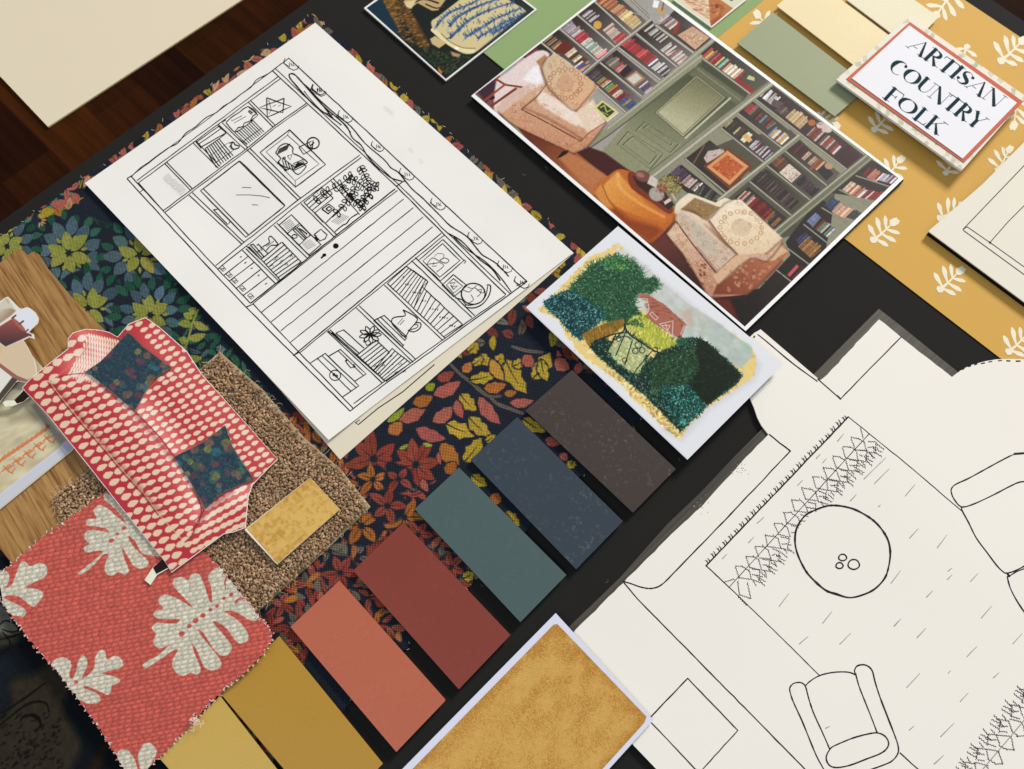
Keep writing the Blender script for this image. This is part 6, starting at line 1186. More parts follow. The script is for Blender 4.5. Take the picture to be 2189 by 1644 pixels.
    cv.grade(R6((1110, 1290), (1150, 1200), (1420, 985), (1560, 1010), (1640, 1000), (1690, 850), (1740, 940), (1640, 1080), (1400, 1290)), R6((1600, 980))[0], (176, 110, 76), R6((1200, 1290))[0], (132, 66, 44), 1.5); cv.poly(R6((1560, 960), (1690, 880), (1735, 930), (1600, 1010)), (206, 170, 136), 2); cv.poly(R6((1110, 1130), (1330, 950), (1430, 985), (1160, 1210)), (206, 170, 138), 2)
    bloom(cv, R6, ((1330, 500), (1690, 820), (1560, 940), (1200, 830), (1090, 690)), 5, ((176, 136, 96), (190, 150, 110)), 80, 3.6); bloom(cv, R6, ((840, 600), (1300, 940), (1150, 1090), (820, 700)), 6, ((170, 110, 80), (160, 120, 96)), 110, 4); bloom(cv, R6, ((800, 700), (1120, 1110), (1100, 1290), (1050, 1260), (740, 780)), 7, ((150, 80, 50), (170, 110, 80)), 130, 4.4)
    bloom(cv, R6, ((1110, 1140), (1330, 950), (1720, 930), (1160, 1210)), 8, ((160, 100, 66), (150, 120, 96)), 60, 3.6); bloom(cv, R6, ((1180, 1250), (1430, 1000), (1700, 960), (1400, 1280)), 9, ((120, 50, 36), (190, 120, 90)), 70, 4)
    for k in range(9): cv.ell(R6((1030 + rng.normal(0, 20), 1120 + rng.normal(0, 40)))[0], 3.5, 2.5, 30, (128, 66, 36), 1, .8)
    BR = (70, 30, 22)
    for p, w, al in ((R4((640, 600), (700, 760), (880, 940), (950, 975)), 5, .35), (R4((950, 975), (1110, 790), (1120, 730)), 4, .35), (R4((480, 955), (600, 850), (640, 810)), 4, .35), (R4((270, 985), (420, 1110), (930, 1350)), 4, .45), (R4((1215, 1085), (1060, 1280), (935, 1350)), 4, .4), (R4((700, 500), (650, 600), (690, 720)), 3.5, .4), (R4((500, 950), (740, 1060), (1000, 1220)), 6, .25),
                     (R6((800, 680), (720, 780), (860, 960), (1060, 1290)), 5, .4), (R6((1080, 680), (1180, 820), (1310, 950)), 6, .35), (R6((850, 580), (960, 600), (1060, 665), (1165, 565)), 4, .45), (R6((1160, 1210), (1420, 990), (1560, 1015), (1690, 860)), 4, .4), (R6((1110, 1310), (1400, 1290), (1690, 1010)), 5, .45), (R6((1690, 830), (1560, 950)), 3.5, .4), (R6((980, 900), (1140, 1100)), 7, .25), (R6((1270, 500), (1210, 530), (1180, 560)), 3, .4), (R6((120, 470), (300, 700), (570, 860)), 8, .3), (R6((600, 860), (760, 730), (800, 620)), 6, .35)): cv.line(smooth(p, 3), w, BR, 2.2, al)
    for p in (R4((760, 900), (900, 980), (1000, 1080)), R4((700, 480), (760, 470), (900, 560)), R6((1330, 500), (1500, 640), (1690, 820)), R6((860, 590), (1000, 700), (1250, 920))): cv.line(smooth(p, 3), 3.5, (236, 222, 204), 2, .35)
    m_ = cv.a.mean(2, keepdims=True); cv.a = m_ + (cv.a - m_) * .92; cv.a = 255 * np.clip(cv.a / 255, 0, 1) ** 1.16 * 1.06
    cv.a += rng.normal(0, 3.5, cv.a.shape); cv.vary(.07, 2.2, 2, 77)
    cv.build('printed_image', z + .05 * MM, printed('photo_gloss', .5, .12, grain=.03), o)
room_print()

# ------------------------------------------------------------------ embroidered garden picture
def garden_print():
    G_ = tf(1110, 470, 3.102); z = 6.6 * MM
    q = [(1321.2, 483.5), (1672.6, 779.5), (1469.5, 982.6), (1124.5, 657)]
    b = MB(); b.slab(q, z, .4 * MM); o = b.build('garden_picture', [paper('photo_paper_2', (222, 223, 228), .55, .01, .05, .3), white_edge]); tag(o, 'white-bordered picture of an embroidered garden with iron gate and red roofed cottage', 'picture')
    b = MB(); c = np.mean(q, 0); b.slab([tuple(c + (np.array(p) - c) * .80) for p in q], z - .41 * MM, 5.2 * MM); b.build('foam_backing', [blackcore_m], o)
    qc = [tuple(c + (np.array(p) - c) * .985) for p in q]
    cv = Canvas([qc[3], qc[2], qc[1], qc[0]], 520, 320, (222, 223, 228))
    Ys = (226, 200, 130)
    cv.poly(G_((640, 165), (690, 190), (1540, 880), (1600, 960), (1560, 1060), (1380, 1180), (1260, 1260), (1190, 1340), (1080, 1460), (960, 1400)), (184, 184, 190), 9, .55)
    body = ((625, 175), (655, 160), (690, 200), (760, 260), (850, 340), (960, 430), (1100, 560), (1300, 680), (1540, 850), (1570, 975), (1540, 1050), (1440, 1110), (1350, 1180), (1250, 1240), (1180, 1310), (1120, 1360), (1070, 1445), (1040, 1440), (960, 1350), (850, 1270), (740, 1170), (700, 1110), (560, 1000), (440, 920), (380, 860), (350, 800), (320, 790), (290, 700), (240, 650), (160, 620), (125, 590), (160, 570), (230, 500), (290, 430), (400, 320), (480, 240), (560, 210))
    cv.poly(smooth(G_(*body), 3, True), Ys, 1.2); cv.ragged(G_(*body), 260, 3, 2.6, [Ys, (214, 176, 90), (236, 222, 170)])
    cv.speck(G_(*body), 700, 2.8, [(240, 214, 130), (214, 176, 90), (236, 224, 190), (200, 150, 70), (226, 190, 110)], .6, 2.4, None)
    sky = G_((640, 190), (700, 205), (770, 255), (870, 340), (970, 430), (1110, 550), (1310, 675), (1545, 860), (1550, 900), (1470, 985), (1300, 900), (1150, 880), (1050, 800), (880, 640), (760, 560), (640, 400))
    cv.grade(sky, G_((700, 230))[0], (204, 203, 200), G_((1450, 880))[0], (172, 184, 176), 2)
    cv.speck(sky, 260, 7, [(206, 212, 204), (174, 188, 176), (222, 224, 220), (186, 188, 182), (156, 172, 158), (190, 172, 156)], .22, 1.5, None); cv.poly(G_((1060, 600), (1140, 590), (1160, 700), (1120, 720)), (190, 160, 140), 5, .6); cv.poly(G_((1470, 800), (1535, 830), (1520, 860)), (120, 196, 160), 3, .7)
    for a, b_ in (((760, 280), (740, 300)), ((800, 320), (840, 300)), ((840, 350), (870, 330)), ((900, 400), (880, 420)), ((930, 440), (960, 420))): cv.line(G_(a, b_), 2, (150, 150, 150), 1, .6)
    gr = [(30, 92, 70), (44, 110, 76), (26, 76, 58), (70, 120, 66), (36, 84, 52), (110, 150, 90), (20, 60, 50)]
    teal = [(10, 66, 72), (16, 92, 96), (8, 50, 60), (40, 120, 120), (120, 170, 150)]
    dk = [(16, 44, 36), (10, 34, 30), (30, 70, 56), (50, 110, 90), (14, 56, 50)]
    tree = ((430, 360), (470, 300), (560, 270), (640, 240), (740, 270), (800, 320), (830, 400), (900, 380), (925, 430), (880, 480), (790, 490), (760, 560), (830, 680), (820, 720), (700, 690), (560, 660), (450, 600), (360, 520), (350, 440))
    cv.poly(smooth(G_(*tree), 3, True), (36, 76, 52), 1.5); cv.ragged(G_(*tree), 520, 9, 1.9, gr)
    cv.speck(G_(*tree), 4200, 1.25, [(30, 82, 60), (40, 96, 62), (22, 62, 46), (64, 104, 58), (30, 70, 42), (120, 150, 110), (14, 44, 36), (18, 54, 38)], .9, 2.6, None); cv.speck(G_((540, 280), (700, 230), (800, 330), (560, 330)), 180, 1.8, [(150, 170, 60), (60, 140, 90), (26, 110, 80)], .8, 1.6, None)
    tl = ((165, 545), (235, 505), (330, 470), (470, 560), (560, 620), (520, 680), (430, 760), (410, 795), (360, 760), (300, 700), (250, 640), (190, 590))
    cv.poly(smooth(G_(*tl), 3, True), (10, 50, 56), 1.2); cv.ragged(G_(*tl), 220, 5, 2.2, teal[:4]); cv.speck(G_(*tl), 1500, 1.2, [(8, 52, 58), (14, 76, 80), (6, 38, 48), (30, 100, 100), (140, 176, 160)], .9, 2.3, None)
    bank = ((415, 760), (560, 690), (690, 650), (700, 700), (560, 800), (470, 845)); cv.poly(G_(*bank), (136, 96, 30), 2); cv.speck(G_(*bank), 300, 1.8, [(150, 100, 30), (110, 100, 40), (180, 120, 50), (80, 90, 40)], .8, 3, -.6)
    low = ((470, 845), (560, 780), (700, 880), (820, 960), (960, 860), (1080, 790), (1210, 790), (1340, 900), (1475, 1030), (1400, 1120), (1250, 1220), (1190, 1290), (1110, 1360), (1070, 1400), (980, 1310), (850, 1180), (700, 1050), (580, 950))
    cv.poly(smooth(G_(*low), 2, True), (14, 40, 34), 1.2); cv.ragged(G_(*low), 380, 5, 2.2, dk); cv.speck(G_(*low), 3400, 1.25, [(14, 40, 32), (10, 30, 26), (26, 60, 44), (60, 110, 90), (12, 46, 40), (120, 150, 130)], .9, 2.4, None)
    cv.speck(G_((860, 940), (1010, 880), (1180, 850), (1240, 1000), (1020, 1130), (880, 1150)), 900, 1.3, [(44, 76, 36), (30, 66, 38), (66, 94, 46), (22, 54, 34)], .85, 2.8, None)
    hedge = ((1210, 800), (1240, 810), (1470, 1035), (1250, 1225), (1130, 1110), (1200, 980), (1170, 860)); cv.poly(G_(*hedge), (16, 28, 20), 2); cv.ragged(G_(*hedge), 160, 3.5, 2, [(16, 28, 20), (24, 40, 26)]); cv.speck(G_(*hedge), 250, 1.8, [(24, 40, 26), (10, 22, 16), (30, 50, 34)], .7, 2.5, None)
    cv.speck(G_((930, 1100), (1130, 1090), (1240, 1240), (1090, 1390), (960, 1230)), 620, 1.5, [(10, 84, 84), (20, 110, 96), (110, 190, 170), (8, 60, 64)], .85, 1.8, None)
    gap = ((640, 780), (700, 740), (800, 800), (860, 850), (820, 980), (790, 1030), (700, 990), (620, 920), (590, 870)); cv.poly(smooth(G_(*gap), 3, True), (170, 172, 116), 3); cv.ragged(G_(*gap), 150, 6, 2.2, [(14, 40, 32), (20, 56, 44)]); cv.speck(G_(*gap), 420, 2.0, [(214, 210, 150), (150, 160, 90), (230, 226, 180), (120, 180, 160)], .7, 1.5, None)
    lawn = ((710, 690), (760, 640), (830, 630), (900, 690), (1050, 820), (960, 860), (870, 840), (780, 770)); cv.poly(G_(*lawn), (166, 168, 66), 2.5); cv.ragged(G_(*lawn), 120, 4, 2, [(40, 80, 44), (150, 156, 60)]); cv.speck(G_(*lawn), 520, 1.5, [(206, 206, 90), (160, 166, 50), (226, 220, 120), (140, 150, 40)], .7, 3.0, -1.0)
    roof = ((785, 520), (800, 490), (850, 490), (960, 560), (1105, 690), (1070, 790), (1030, 775), (900, 690), (840, 640), (860, 580), (850, 525)); cv.poly(G_(*roof), (164, 100, 84), 1); cv.speck(G_((800, 490), (960, 560), (1105, 690), (1080, 720), (860, 600)), 160, 1.6, [(176, 104, 76), (130, 66, 52), (160, 90, 70)], .7, 3.2, .7)
    for a in (((785, 520), (850, 525), (862, 590), (850, 620)), ((865, 625), (880, 610), (920, 650), (905, 665), (865, 625)), ((930, 690), (1020, 670), (1015, 760), (1040, 780)), ((930, 690), (1000, 750)), ((950, 700), (1000, 700), (985, 730)), ((970, 690), (985, 740)), ((1095, 700), (1070, 760))): cv.line(G_(*a), 1.7, (220, 200, 196), .5, .9)
    for pp_ in (((700, 690), (830, 720), (800, 640)), ((560, 690), (700, 650), (640, 600)), ((1040, 820), (1180, 860), (1060, 760))): cv.speck(G_(*pp_), 110, 1.3, [(30, 82, 60), (64, 104, 58), (22, 62, 46)], .85, 2.4, None)
    cv.ragged(G_(*roof), 50, 2, 1.4, [(160, 90, 70), (214, 196, 186)], .7)
    IR = (20, 30, 30)
    cv.line(smooth(G_((700, 700), (730, 760), (820, 820), (900, 870), (960, 890)), 3), 3, IR)
    for a in (((640, 760), (580, 880)), ((700, 760), (640, 900)), ((750, 800), (700, 960)), ((880, 870), (770, 1000)), ((920, 880), (870, 960)), ((620, 800), (700, 770), (740, 790))): cv.line(smooth(G_(*a), 3), 2.2, IR)
    for x, y, rr in ((790, 830, 7), (815, 865, 6), (770, 870, 6), (900, 860, 5), (660, 790, 5), (700, 930, 5)): cv.ring(G_((x, y))[0], rr, 1.8, IR, .95)
    cv.line(smooth(G_((700, 690), (690, 740), (620, 760), (560, 780)), 4), 3, IR)
    cv.speck(G_((560, 990), (700, 1100), (950, 1370), (1060, 1450), (1040, 1390), (850, 1200), (640, 1010)), 260, 2.2, [(236, 206, 120), (190, 140, 70), (240, 226, 190), (150, 130, 40)], .8, 2, None)
    cv.a += rng.normal(0, 2.5, cv.a.shape)
    cv.build('printed_image', z + .05 * MM, printed('photo_satin', .5, .12, grain=.03), o)
garden_print()

# ------------------------------------------------------------------ picture of blue and cream jars
def jar_print():
    J = tf(770, 0, 4.56); z = 1.6 * MM
    q = [(778, 17), (953.5, 172.5), (1148, 20), (965, -120)]
    b = MB(); b.slab(q, z, 1.1 * MM); o = b.build('jar_picture', [white_edge]); tag(o, 'dark picture of cream and blue slipware pots on a mossy log, at the top edge', 'picture')
    c = np.array(q); k = 3.2
    cv = Canvas([J((62, 78))[0], J((835, 770))[0], J((1700, 92))[0], (967, -113)], 330, 290, (20, 26, 24))
    cv.poly(J((40, 80), (250, -100), (400, 350), (380, 400)), (16, 44, 60), 4); cv.poly(J((220, 0), (330, -60), (400, 330), (430, 400), (360, 260)), (120, 84, 36), 2)
    cv.poly(J((380, -40), (440, 60), (560, 220), (680, 440), (640, 480), (520, 360), (400, 150)), (90, 58, 30), 3)
    cv.speck(J((230, 0), (400, -40), (680, 440), (650, 480), (420, 380), (330, 200)), 500, 1.8, [(150, 100, 44), (176, 120, 50), (60, 44, 26), (40, 40, 24), (120, 84, 40)], .75, 2.0, 1.1); cv.speck(J((430, 400), (680, 470), (1100, 560), (860, 740), (500, 500)), 300, 2, [(30, 60, 30), (20, 40, 26), (50, 90, 44), (90, 70, 30), (16, 30, 22)], .7, 1.5, None)
    CR = (206, 190, 142)
    cv.poly(J((420, 15), (470, -40), (600, -80), (760, -60), (860, -40), (760, 100), (700, 105), (560, 30), (480, 85)), (186, 160, 112), 1.2); cv.line(smooth(J((520, 30), (620, -10), (760, 30)), 3), 4, (60, 40, 34)); cv.line(smooth(J((640, 40), (740, 80), (820, 60)), 3), 3, (52, 36, 36)); cv.poly(J((430, 20), (550, 0), (500, 85), (450, 70)), (214, 196, 150), 1.5)
    cv.poly(J((695, 250), (700, 200), (760, 160), (940, 20), (1060, -60), (1300, -80), (1480, 20), (1620, 110), (1540, 180), (1400, 290), (1190, 460), (1100, 520), (1000, 520), (860, 440), (740, 340)), CR, 1.2, sm=3)
    cv.poly(J((1190, 460), (1620, 110), (1560, 190), (1240, 440)), (140, 126, 84), 4, .7); cv.line(smooth(J((710, 290), (800, 370), (900, 440), (1010, 490), (1095, 500)), 4), 8, (226, 212, 166)); cv.line(smooth(J((790, 330), (880, 410), (1000, 465), (1120, 470)), 4), 2, (140, 120, 76)); cv.ell(J((940, 470))[0], 5, 3, 20, (246, 240, 226), 1)
    cv.poly(J((680, 380), (730, 350), (840, 420), (770, 470), (700, 430)), (196, 176, 124), 1.2); cv.poly(J((880, 500), (980, 530), (960, 560), (900, 545)), (176, 140, 100), 1.5)
    BL = [(36, 66, 120), (60, 96, 150), (110, 140, 160), (28, 50, 96)]
    for i, (a, b_, cc, c2) in enumerate((((1500, 20), (1180, 130), (1000, 250), (880, 370)), ((1560, 80), (1330, 180), (1150, 290), (1030, 360)), ((1600, 130), (1450, 200), (1280, 290), (1150, 370)), ((1400, -30), (1150, 60), (960, 160), (880, 250)), ((1250, -50), (1050, 50), (860, 130), (740, 260)), ((1560, 160), (1440, 240), (1350, 290), (1300, 330)))):
        p = smooth(J(a, b_, cc, c2), 8); cv.line(p, [3, 5, 6, 5], BL[i % 3], 1, .75)
        for k in range(len(p)):
            for sg in (-1, 1): cv.line([p[k], p[k] + np.array([rng.normal(-4, 3), sg * abs(rng.normal(5, 3))])], [2.6, 1.2], BL[rng.integers(4)], .7, .85)
    cv.speck(J((740, 250), (900, 120), (1300, -60), (1580, 120), (1300, 320), (900, 360)), 90, 1.6, BL, .6, 2.5, -.6)
    cv.poly(J((1500, -20), (1700, 90), (1240, 470), (1190, 470), (1620, 110)), (30, 48, 42), 2, .9); cv.poly(J((760, 650), (800, 700), (790, 730), (760, 690)), (190, 110, 40), 1)
    cv.a += rng.normal(0, 2.5, cv.a.shape)
    cv.build('printed_image', z + .05 * MM, printed('photo_gloss2', .5, .15, grain=.03), o)
    # small picture at the very top
    S_ = tf(1400, 0, 7.297); q = [S_((285, -5))[0], S_((885, 430))[0], S_((1430, -5))[0], (1500, -75)]
    b = MB(); b.slab(q, 1.8 * MM, 1.1 * MM); o = b.build('dune_picture', [white_edge]); tag(o, 'small picture in cream and rust colours cut off by the top edge', 'picture')
    cv = Canvas([S_((320, -5))[0], S_((885, 408))[0], S_((1395, -5))[0], (1500, -68)], 150, 120, (214, 206, 176))
    cv.poly(S_((830, -60), (1000, -20), (1220, 130), (880, 410), (860, 330)), (176, 104, 46), .8); cv.poly(S_((865, 330), (1000, 250), (1090, 240), (880, 410)), (150, 66, 26), 2); cv.speck(S_((860, 20), (1100, 90), (1000, 260), (870, 200)), 60, 2, [(140, 60, 24), (206, 140, 80), (120, 50, 20)], .5, 2, .6); cv.ell(S_((965, 100))[0], 4, 4, 0, (110, 34, 16), 1.5)
    cv.poly(S_((1010, -20), (1430, -20), (1230, 130)), (206, 206, 176), .8); cv.ell(S_((1195, -8))[0], 4, 3, 0, (30, 40, 110), .8)
    for a in (((480, -10), (640, 80), (830, 130)), ((600, -20), (740, 60), (840, 90)), ((600, 140), (740, 220), (850, 290))): cv.line(smooth(S_(*a), 3), 3, (182, 96, 66), 1.2, .8)
    cv.speck(S_((480, 0), (820, 0), (850, 300), (600, 150)), 80, 2, [(200, 130, 100), (226, 206, 170), (176, 84, 60)], .5, 2.5, .65)
    cv.build('printed_image', 1.85 * MM, printed('photo_gloss3', .5, .15, grain=.03), o)
jar_print()

# ------------------------------------------------------------------ linen ribbon collage, teapot cut-out
def linen():
    T2 = tf(0, 740, 10.28); T3 = tf(0, 860, 4.327); z = 3.9 * MM
    q = [(-60, 655), (20, 690), (66, 762), (91, 788), (180, 900), (152, 966), (0, 1089), (-60, 1138)]
    q = [(-60, 690), (40, 725), (93, 788), (152, 963), (0, 1089), (-60, 1139)]
    b = MB(); b.slab([(-60, 700), (70, 762), (93, 788), (154, 868), (170, 945), (154, 964), (0, 1089.5), (-60, 1139)], z, .5 * MM); o = b.build('linen_print', [flatcol('linen_card', (206, 196, 160), .7)]); tag(o, 'print of pale linen with orange cross stitch and white ribbon edge, over oak', 'print')
    cv = Canvas([(-60, 690), (200, 690), (200, 1145), (-60, 1145)], 260, 455, (208, 198, 164))
    cv.speck([(-60, 690), (200, 690), (200, 1145), (-60, 1145)], 900, 7, [(206, 194, 156), (170, 150, 110), (214, 204, 170), (150, 140, 118), (196, 180, 140)], .25, 3, -.5)
    cv.poly(T2((550, 900), (0, 1380), (-400, 1300), (-200, 1000), (200, 700)), (128, 124, 118), 6, .5); cv.poly(T3((60, 130), (200, 90), (330, 60), (420, 150), (250, 180), (100, 190)), (156, 142, 112), 8, .7)
    OR = (204, 112, 66)
    for i in range(34):
        x = -10 + i * 14; y = 560 - i * 9.6; h = 26 + (i * 7) % 22
        cv.line(T3((x, y), (x + 12, y - h)), 2.4, OR, .6, .95)
        if i % 3 == 0: cv.line(T3((x, y), (x + 20, y - 8)), 1.6, OR, .8, .8)
    for i in range(5):
        cx, cy = 20 + i * 95, 640 - i * 70
        for a in (((0, 0), (60, -60)), ((60, 0), (10, -50)), ((60, 0), (100, 20)), ((-20, 10), (-40, 60)), ((30, -20), (110, -60)), ((90, 10), (120, -30))): cv.line(T3((cx + a[0][0], cy + a[0][1]), (cx + a[1][0], cy + a[1][1])), [3.2, 2.0], OR, .6, .95)
    cv.poly(T3((285, 30), (330, 0), (520, 250), (620, 350), (560, 400), (430, 230)), (134, 126, 118), 3, .85); cv.poly(T3((420, 190), (460, 220), (450, 240), (430, 230)), (110, 50, 40), 2, .7)
    cv.poly(T3((-260, 1050), (575, 400), (620, 365), (700, 440), (-20, 1000), (-300, 1240)), (206, 206, 216), 1)
    for i in range(64):
        t = i / 63; a = np.array([-260 + 850 * t, 1060 - 660 * t]); cv.line(T3(tuple(a + [4, 4]), tuple(a + [66, 66])), [1.1], (168, 168, 178), .6, .7)
    cv.poly(T3((575, 400), (620, 365), (700, 440), (640, 480)), (150, 150, 190), 2, .7)
    cv.clip([(-60, 700), (66, 762), (91, 788), (152, 868), (168, 945), (152, 962), (0, 1087), (-60, 1136)])
    cv.build('printed_image', z + .06 * MM, printed('linen_m', .6, .25, grain=.15), o)
    # teapot cut-out card
    T1 = tf(0, 600, 10.28); z = 6.6 * MM
    out = T1((-500, 600), (0, 455), (110, 370), (175, 350), (230, 400), (420, 600), (480, 620), (530, 600), (600, 580), (680, 615), (780, 700), (850, 830), (840, 900), (820, 950), (630, 1130), (680, 1150), (740, 1180), (745, 1230), (760, 1280), (700, 1260), (640, 1245), (515, 1310), (600, 1440), (700, 1640)) + T2((740, 260), (780, 400), (815, 600), (610, 740), (560, 800), (400, 770), (340, 800), (60, 1140), (-20, 1260), (-400, 1600))
    b = MB(); b.slab(out, z, .45 * MM); o = b.build('teapot_cutout', [flatcol('cut_card', (232, 226, 214), .6)]); tag(o, 'paper cut-outs of a brown teapot, white dish and pale lampshade at the left edge', 'cut-out')
    b = MB(); b.slab(T1((-100, 900), (300, 850), (500, 1150), (300, 1500), (-100, 1700)), z - .46 * MM, 3.0 * MM); b.build('foam_pad', [white_edge], o)
    cv = Canvas([(-50, 620), (100, 620), (100, 870), (-50, 870)], 270, 450, (226, 222, 212))
    cv.poly(T1((-300, 560), (0, 500), (110, 385), (175, 375), (340, 640), (250, 740), (0, 930), (-300, 1000)), (206, 200, 178), 1.0); cv.grade(T1((-300, 700), (240, 600), (350, 660), (250, 760), (0, 940), (-300, 1000)), T1((0, 600))[0], (206, 200, 180), T1((200, 800))[0], (158, 126, 106), 1.5); cv.poly(T1((110, 390), (200, 440), (190, 500), (150, 460)), (176, 172, 140), 2)
    cv.poly(T1((320, 800), (350, 720), (480, 630), (600, 595), (690, 640), (780, 740), (820, 840), (800, 910), (620, 1090), (560, 1130), (480, 980)), (222, 224, 232), .8, sm=2)
    cv.grade(T1((-300, 1200), (0, 1000), (270, 830), (340, 760), (300, 840), (540, 1050), (560, 1130), (690, 1180), (700, 1230), (640, 1215), (500, 1280), (120, 1450), (0, 1360), (-300, 1300)), T1((150, 900))[0], (150, 78, 70), T1((150, 1400))[0], (70, 48, 54), 1.0)
    cv.poly(T1((270, 850), (310, 830), (440, 930), (530, 1040), (540, 1110), (480, 1090), (380, 1000)), (164, 96, 80), 1.2, sm=2); cv.line(T1((430, 950), (510, 890)), 4, (110, 66, 62)); cv.line(T1((560, 1120), (620, 1075)), 3, (90, 60, 62)); cv.line(T1((270, 820), (345, 765)), 3.5, (90, 54, 56))
    cv.poly(T1((-400, 1370), (0, 1370), (110, 1460), (500, 1300), (600, 1440), (700, 1640)) + T2((740, 270), (800, 590), (600, 750), (380, 660), (0, 360), (-400, 100)), (212, 190, 158), 1.0); cv.poly(T1((-300, 1400), (60, 1450), (0, 1644), (-300, 1800)), (220, 176, 130), 5, .6)
    cv.poly(T2((-400, 100), (0, 370), (380, 650), (620, 745), (560, 790), (400, 760), (240, 660), (0, 470), (-400, 260)), (150, 98, 84), .8); cv.poly(T2((270, 680), (390, 740), (-20, 1240), (-400, 1500), (-400, 1300), (0, 1030)), (74, 62, 56), 1)
    cv.clip(out)
    cv.build('printed_image', z + .06 * MM, printed('cutout_m', .5, .3, grain=.05), o)
linen()

# ------------------------------------------------------------------ red sofa cut-out with two cushions
def sofa():
    S = tf(0, 700, 4.111); Q = tf(350, 800, 3.288); T2 = tf(0, 740, 10.28); z = 8.0 * MM
    out = [(47, 829), (62, 812), (80, 797), (112, 771), (145, 745), (145, 724), (156, 711), (182, 703), (212, 705), (234, 710), (251, 720), (275, 692), (311, 678), (341, 699), (399, 750), (431, 799), (520, 898), (594, 982), (575, 1000), (540, 1037), (531, 1062), (525, 1128), (502, 1137), (478, 1142), (367, 1224), (352, 1200), (262, 1089), (180, 985), (100, 885), (62, 845)]
    leg1 = T2((500, 960), (320, 1190), (130, 1195), (60, 1240), (110, 1330), (260, 1320), (380, 1275), (520, 1220), (650, 1120)); CF = tf(0, 1050, 2.768); leg2 = CF((965, 400), (905, 450), (855, 525), (890, 555), (930, 495), (1000, 455))
    b = MB(); b.slab(out, z, .4 * MM); o = b.build('sofa_cutout', [flatcol('cut_card2', (238, 232, 226), .6)]); tag(o, 'paper cut-out of a red sofa with cream shell pattern', 'cut-out')
    for lg, ink in ((leg1, T2((520, 970), (315, 1185), (375, 1262), (520, 1215), (640, 1110))), (leg2, CF((962, 402), (905, 452), (925, 490), (1000, 450)))):
        b = MB(); b.slab(lg, z - .5 * MM, .4 * MM); b.slab(ink, z - .42 * MM, .05 * MM, 1); b.build('leg', [flatcol('leg_card', (232, 230, 206), .6), flatcol('leg_black', (36, 22, 22), .5)], o)
    b = MB(); b.slab([(200, 800), (300, 760), (480, 960), (400, 1100), (330, 1100)], z - .41 * MM, 1.9 * MM); b.build('foam_pad', [white_edge], o)
    cv = Canvas([(30, 660), (610, 660), (610, 1240), (30, 1240)], 600, 600, (184, 46, 52))
    px = cv.px(); X, Y = px[..., 0], px[..., 1]
    # print tone: the sofa's own lit and shaded parts as printed
    hl = [(smooth([(165, 780), (230, 800), (330, 910), (400, 1010), (432, 1090)], 6), 38), (smooth([(180, 715), (215, 745), (200, 790)], 6), 26), (smooth([(495, 1060), (535, 1050)], 4), 26), ([(340, 740), (560, 960)], 60)]
    tone = np.zeros(X.shape)
    for p, s in hl:
        d = np.full(X.shape, 1e9)
        p = np.array(p)
        for a, c in zip(p[:-1], p[1:]):
            e = c - a; t = np.clip(((X - a[0]) * e[0] + (Y - a[1]) * e[1]) / (e @ e + 1e-9), 0, 1); d = np.minimum(d, np.hypot(X - a[0] - t * e[0], Y - a[1] - t * e[1]))
        tone = np.maximum(tone, np.exp(-(d / s) ** 2) * (1.0 if s < 50 else .45))
    red = np.array((178, 44, 54)) * (1 - tone[..., None]) + np.array((226, 116, 106)) * tone[..., None]; crm = np.array((224, 194, 164)) * (1 - tone[..., None]) + np.array((248, 230, 216)) * tone[..., None]
    cv.a = red.copy()
    # shells
    shell = np.zeros(X.shape)
    def sh(c, rx, ry, ang, n=5):
        t = np.linspace(0, 6.283, 40, endpoint=False); back = np.clip(.75 - np.cos(t), 0, 1); rr = 1.02 + .10 * back * np.cos(t * 11 + rng.normal(0, .5)) + .34 * np.clip(np.cos(t), 0, 1) ** 5 - .06 * np.abs(np.sin(2 * t)); rr = rr * (1 + rng.normal(0, .02, 40))
        x = rx * rr * np.cos(t); y = ry * rr * np.sin(t); a = math.radians(ang)
        bc = cv.cov(np.stack([c[0] + x * math.cos(a) - y * math.sin(a), c[1] + x * math.sin(a) + y * math.cos(a)], 1), .55)
        if bc: x0, x1, y0, y1 = bc[0]; shell[y0:y1, x0:x1] = np.maximum(shell[y0:y1, x0:x1], bc[1])
    def lat(poly, a, b_, o0, rx, ry, ang):
        p = np.array(poly)
        def ins(q):
            c = False; j = len(p) - 1
            for i in range(len(p)):
                if (p[i][1] > q[1]) != (p[j][1] > q[1]) and q[0] < (p[j][0] - p[i][0]) * (q[1] - p[i][1]) / (p[j][1] - p[i][1]) + p[i][0]: c = not c
                j = i
            return c
        for i in range(-60, 60):
            for j in range(-60, 60):
                q = (o0[0] + a[0] * i + b_[0] * j + rng.normal(0, .9), o0[1] + a[1] * i + b_[1] * j + rng.normal(0, .9))
                if ins(q): sh(q, rx * rng.uniform(.92, 1.08), ry * rng.uniform(.92, 1.08), ang)
    back_strip = S((195, 530), (330, 400), (430, 480), (620, 720), (900, 1060), (1400, 1644)) + [(375, 1140), (400, 1190), (367, 1230), (262, 1089)]
    lat(back_strip, (24.5, -8.5), (13.3, 15.5), (70, 830), 10.2, 6.8, -28)
    lat(S((330, 400), (600, 180), (590, 90), (680, 40), (760, 60), (760, 160), (640, 300), (500, 430), (430, 480)), (22, -13), (14, 16), (100, 790), 10.4, 7.2, -28)
    inner = S((440, 480), (500, 430), (740, 390), (900, 480), (1200, 740), (1550, 1150), (1700, 1400), (1770, 1600), (1720, 1760), (1640, 1880), (1560, 1900)) + [(378, 1142), (342, 1100), (221, 959), (152, 876)]
    lat(inner, (20.5, -8.0), (11.5, 14.0), (130, 830), 8.8, 5.6, -24)
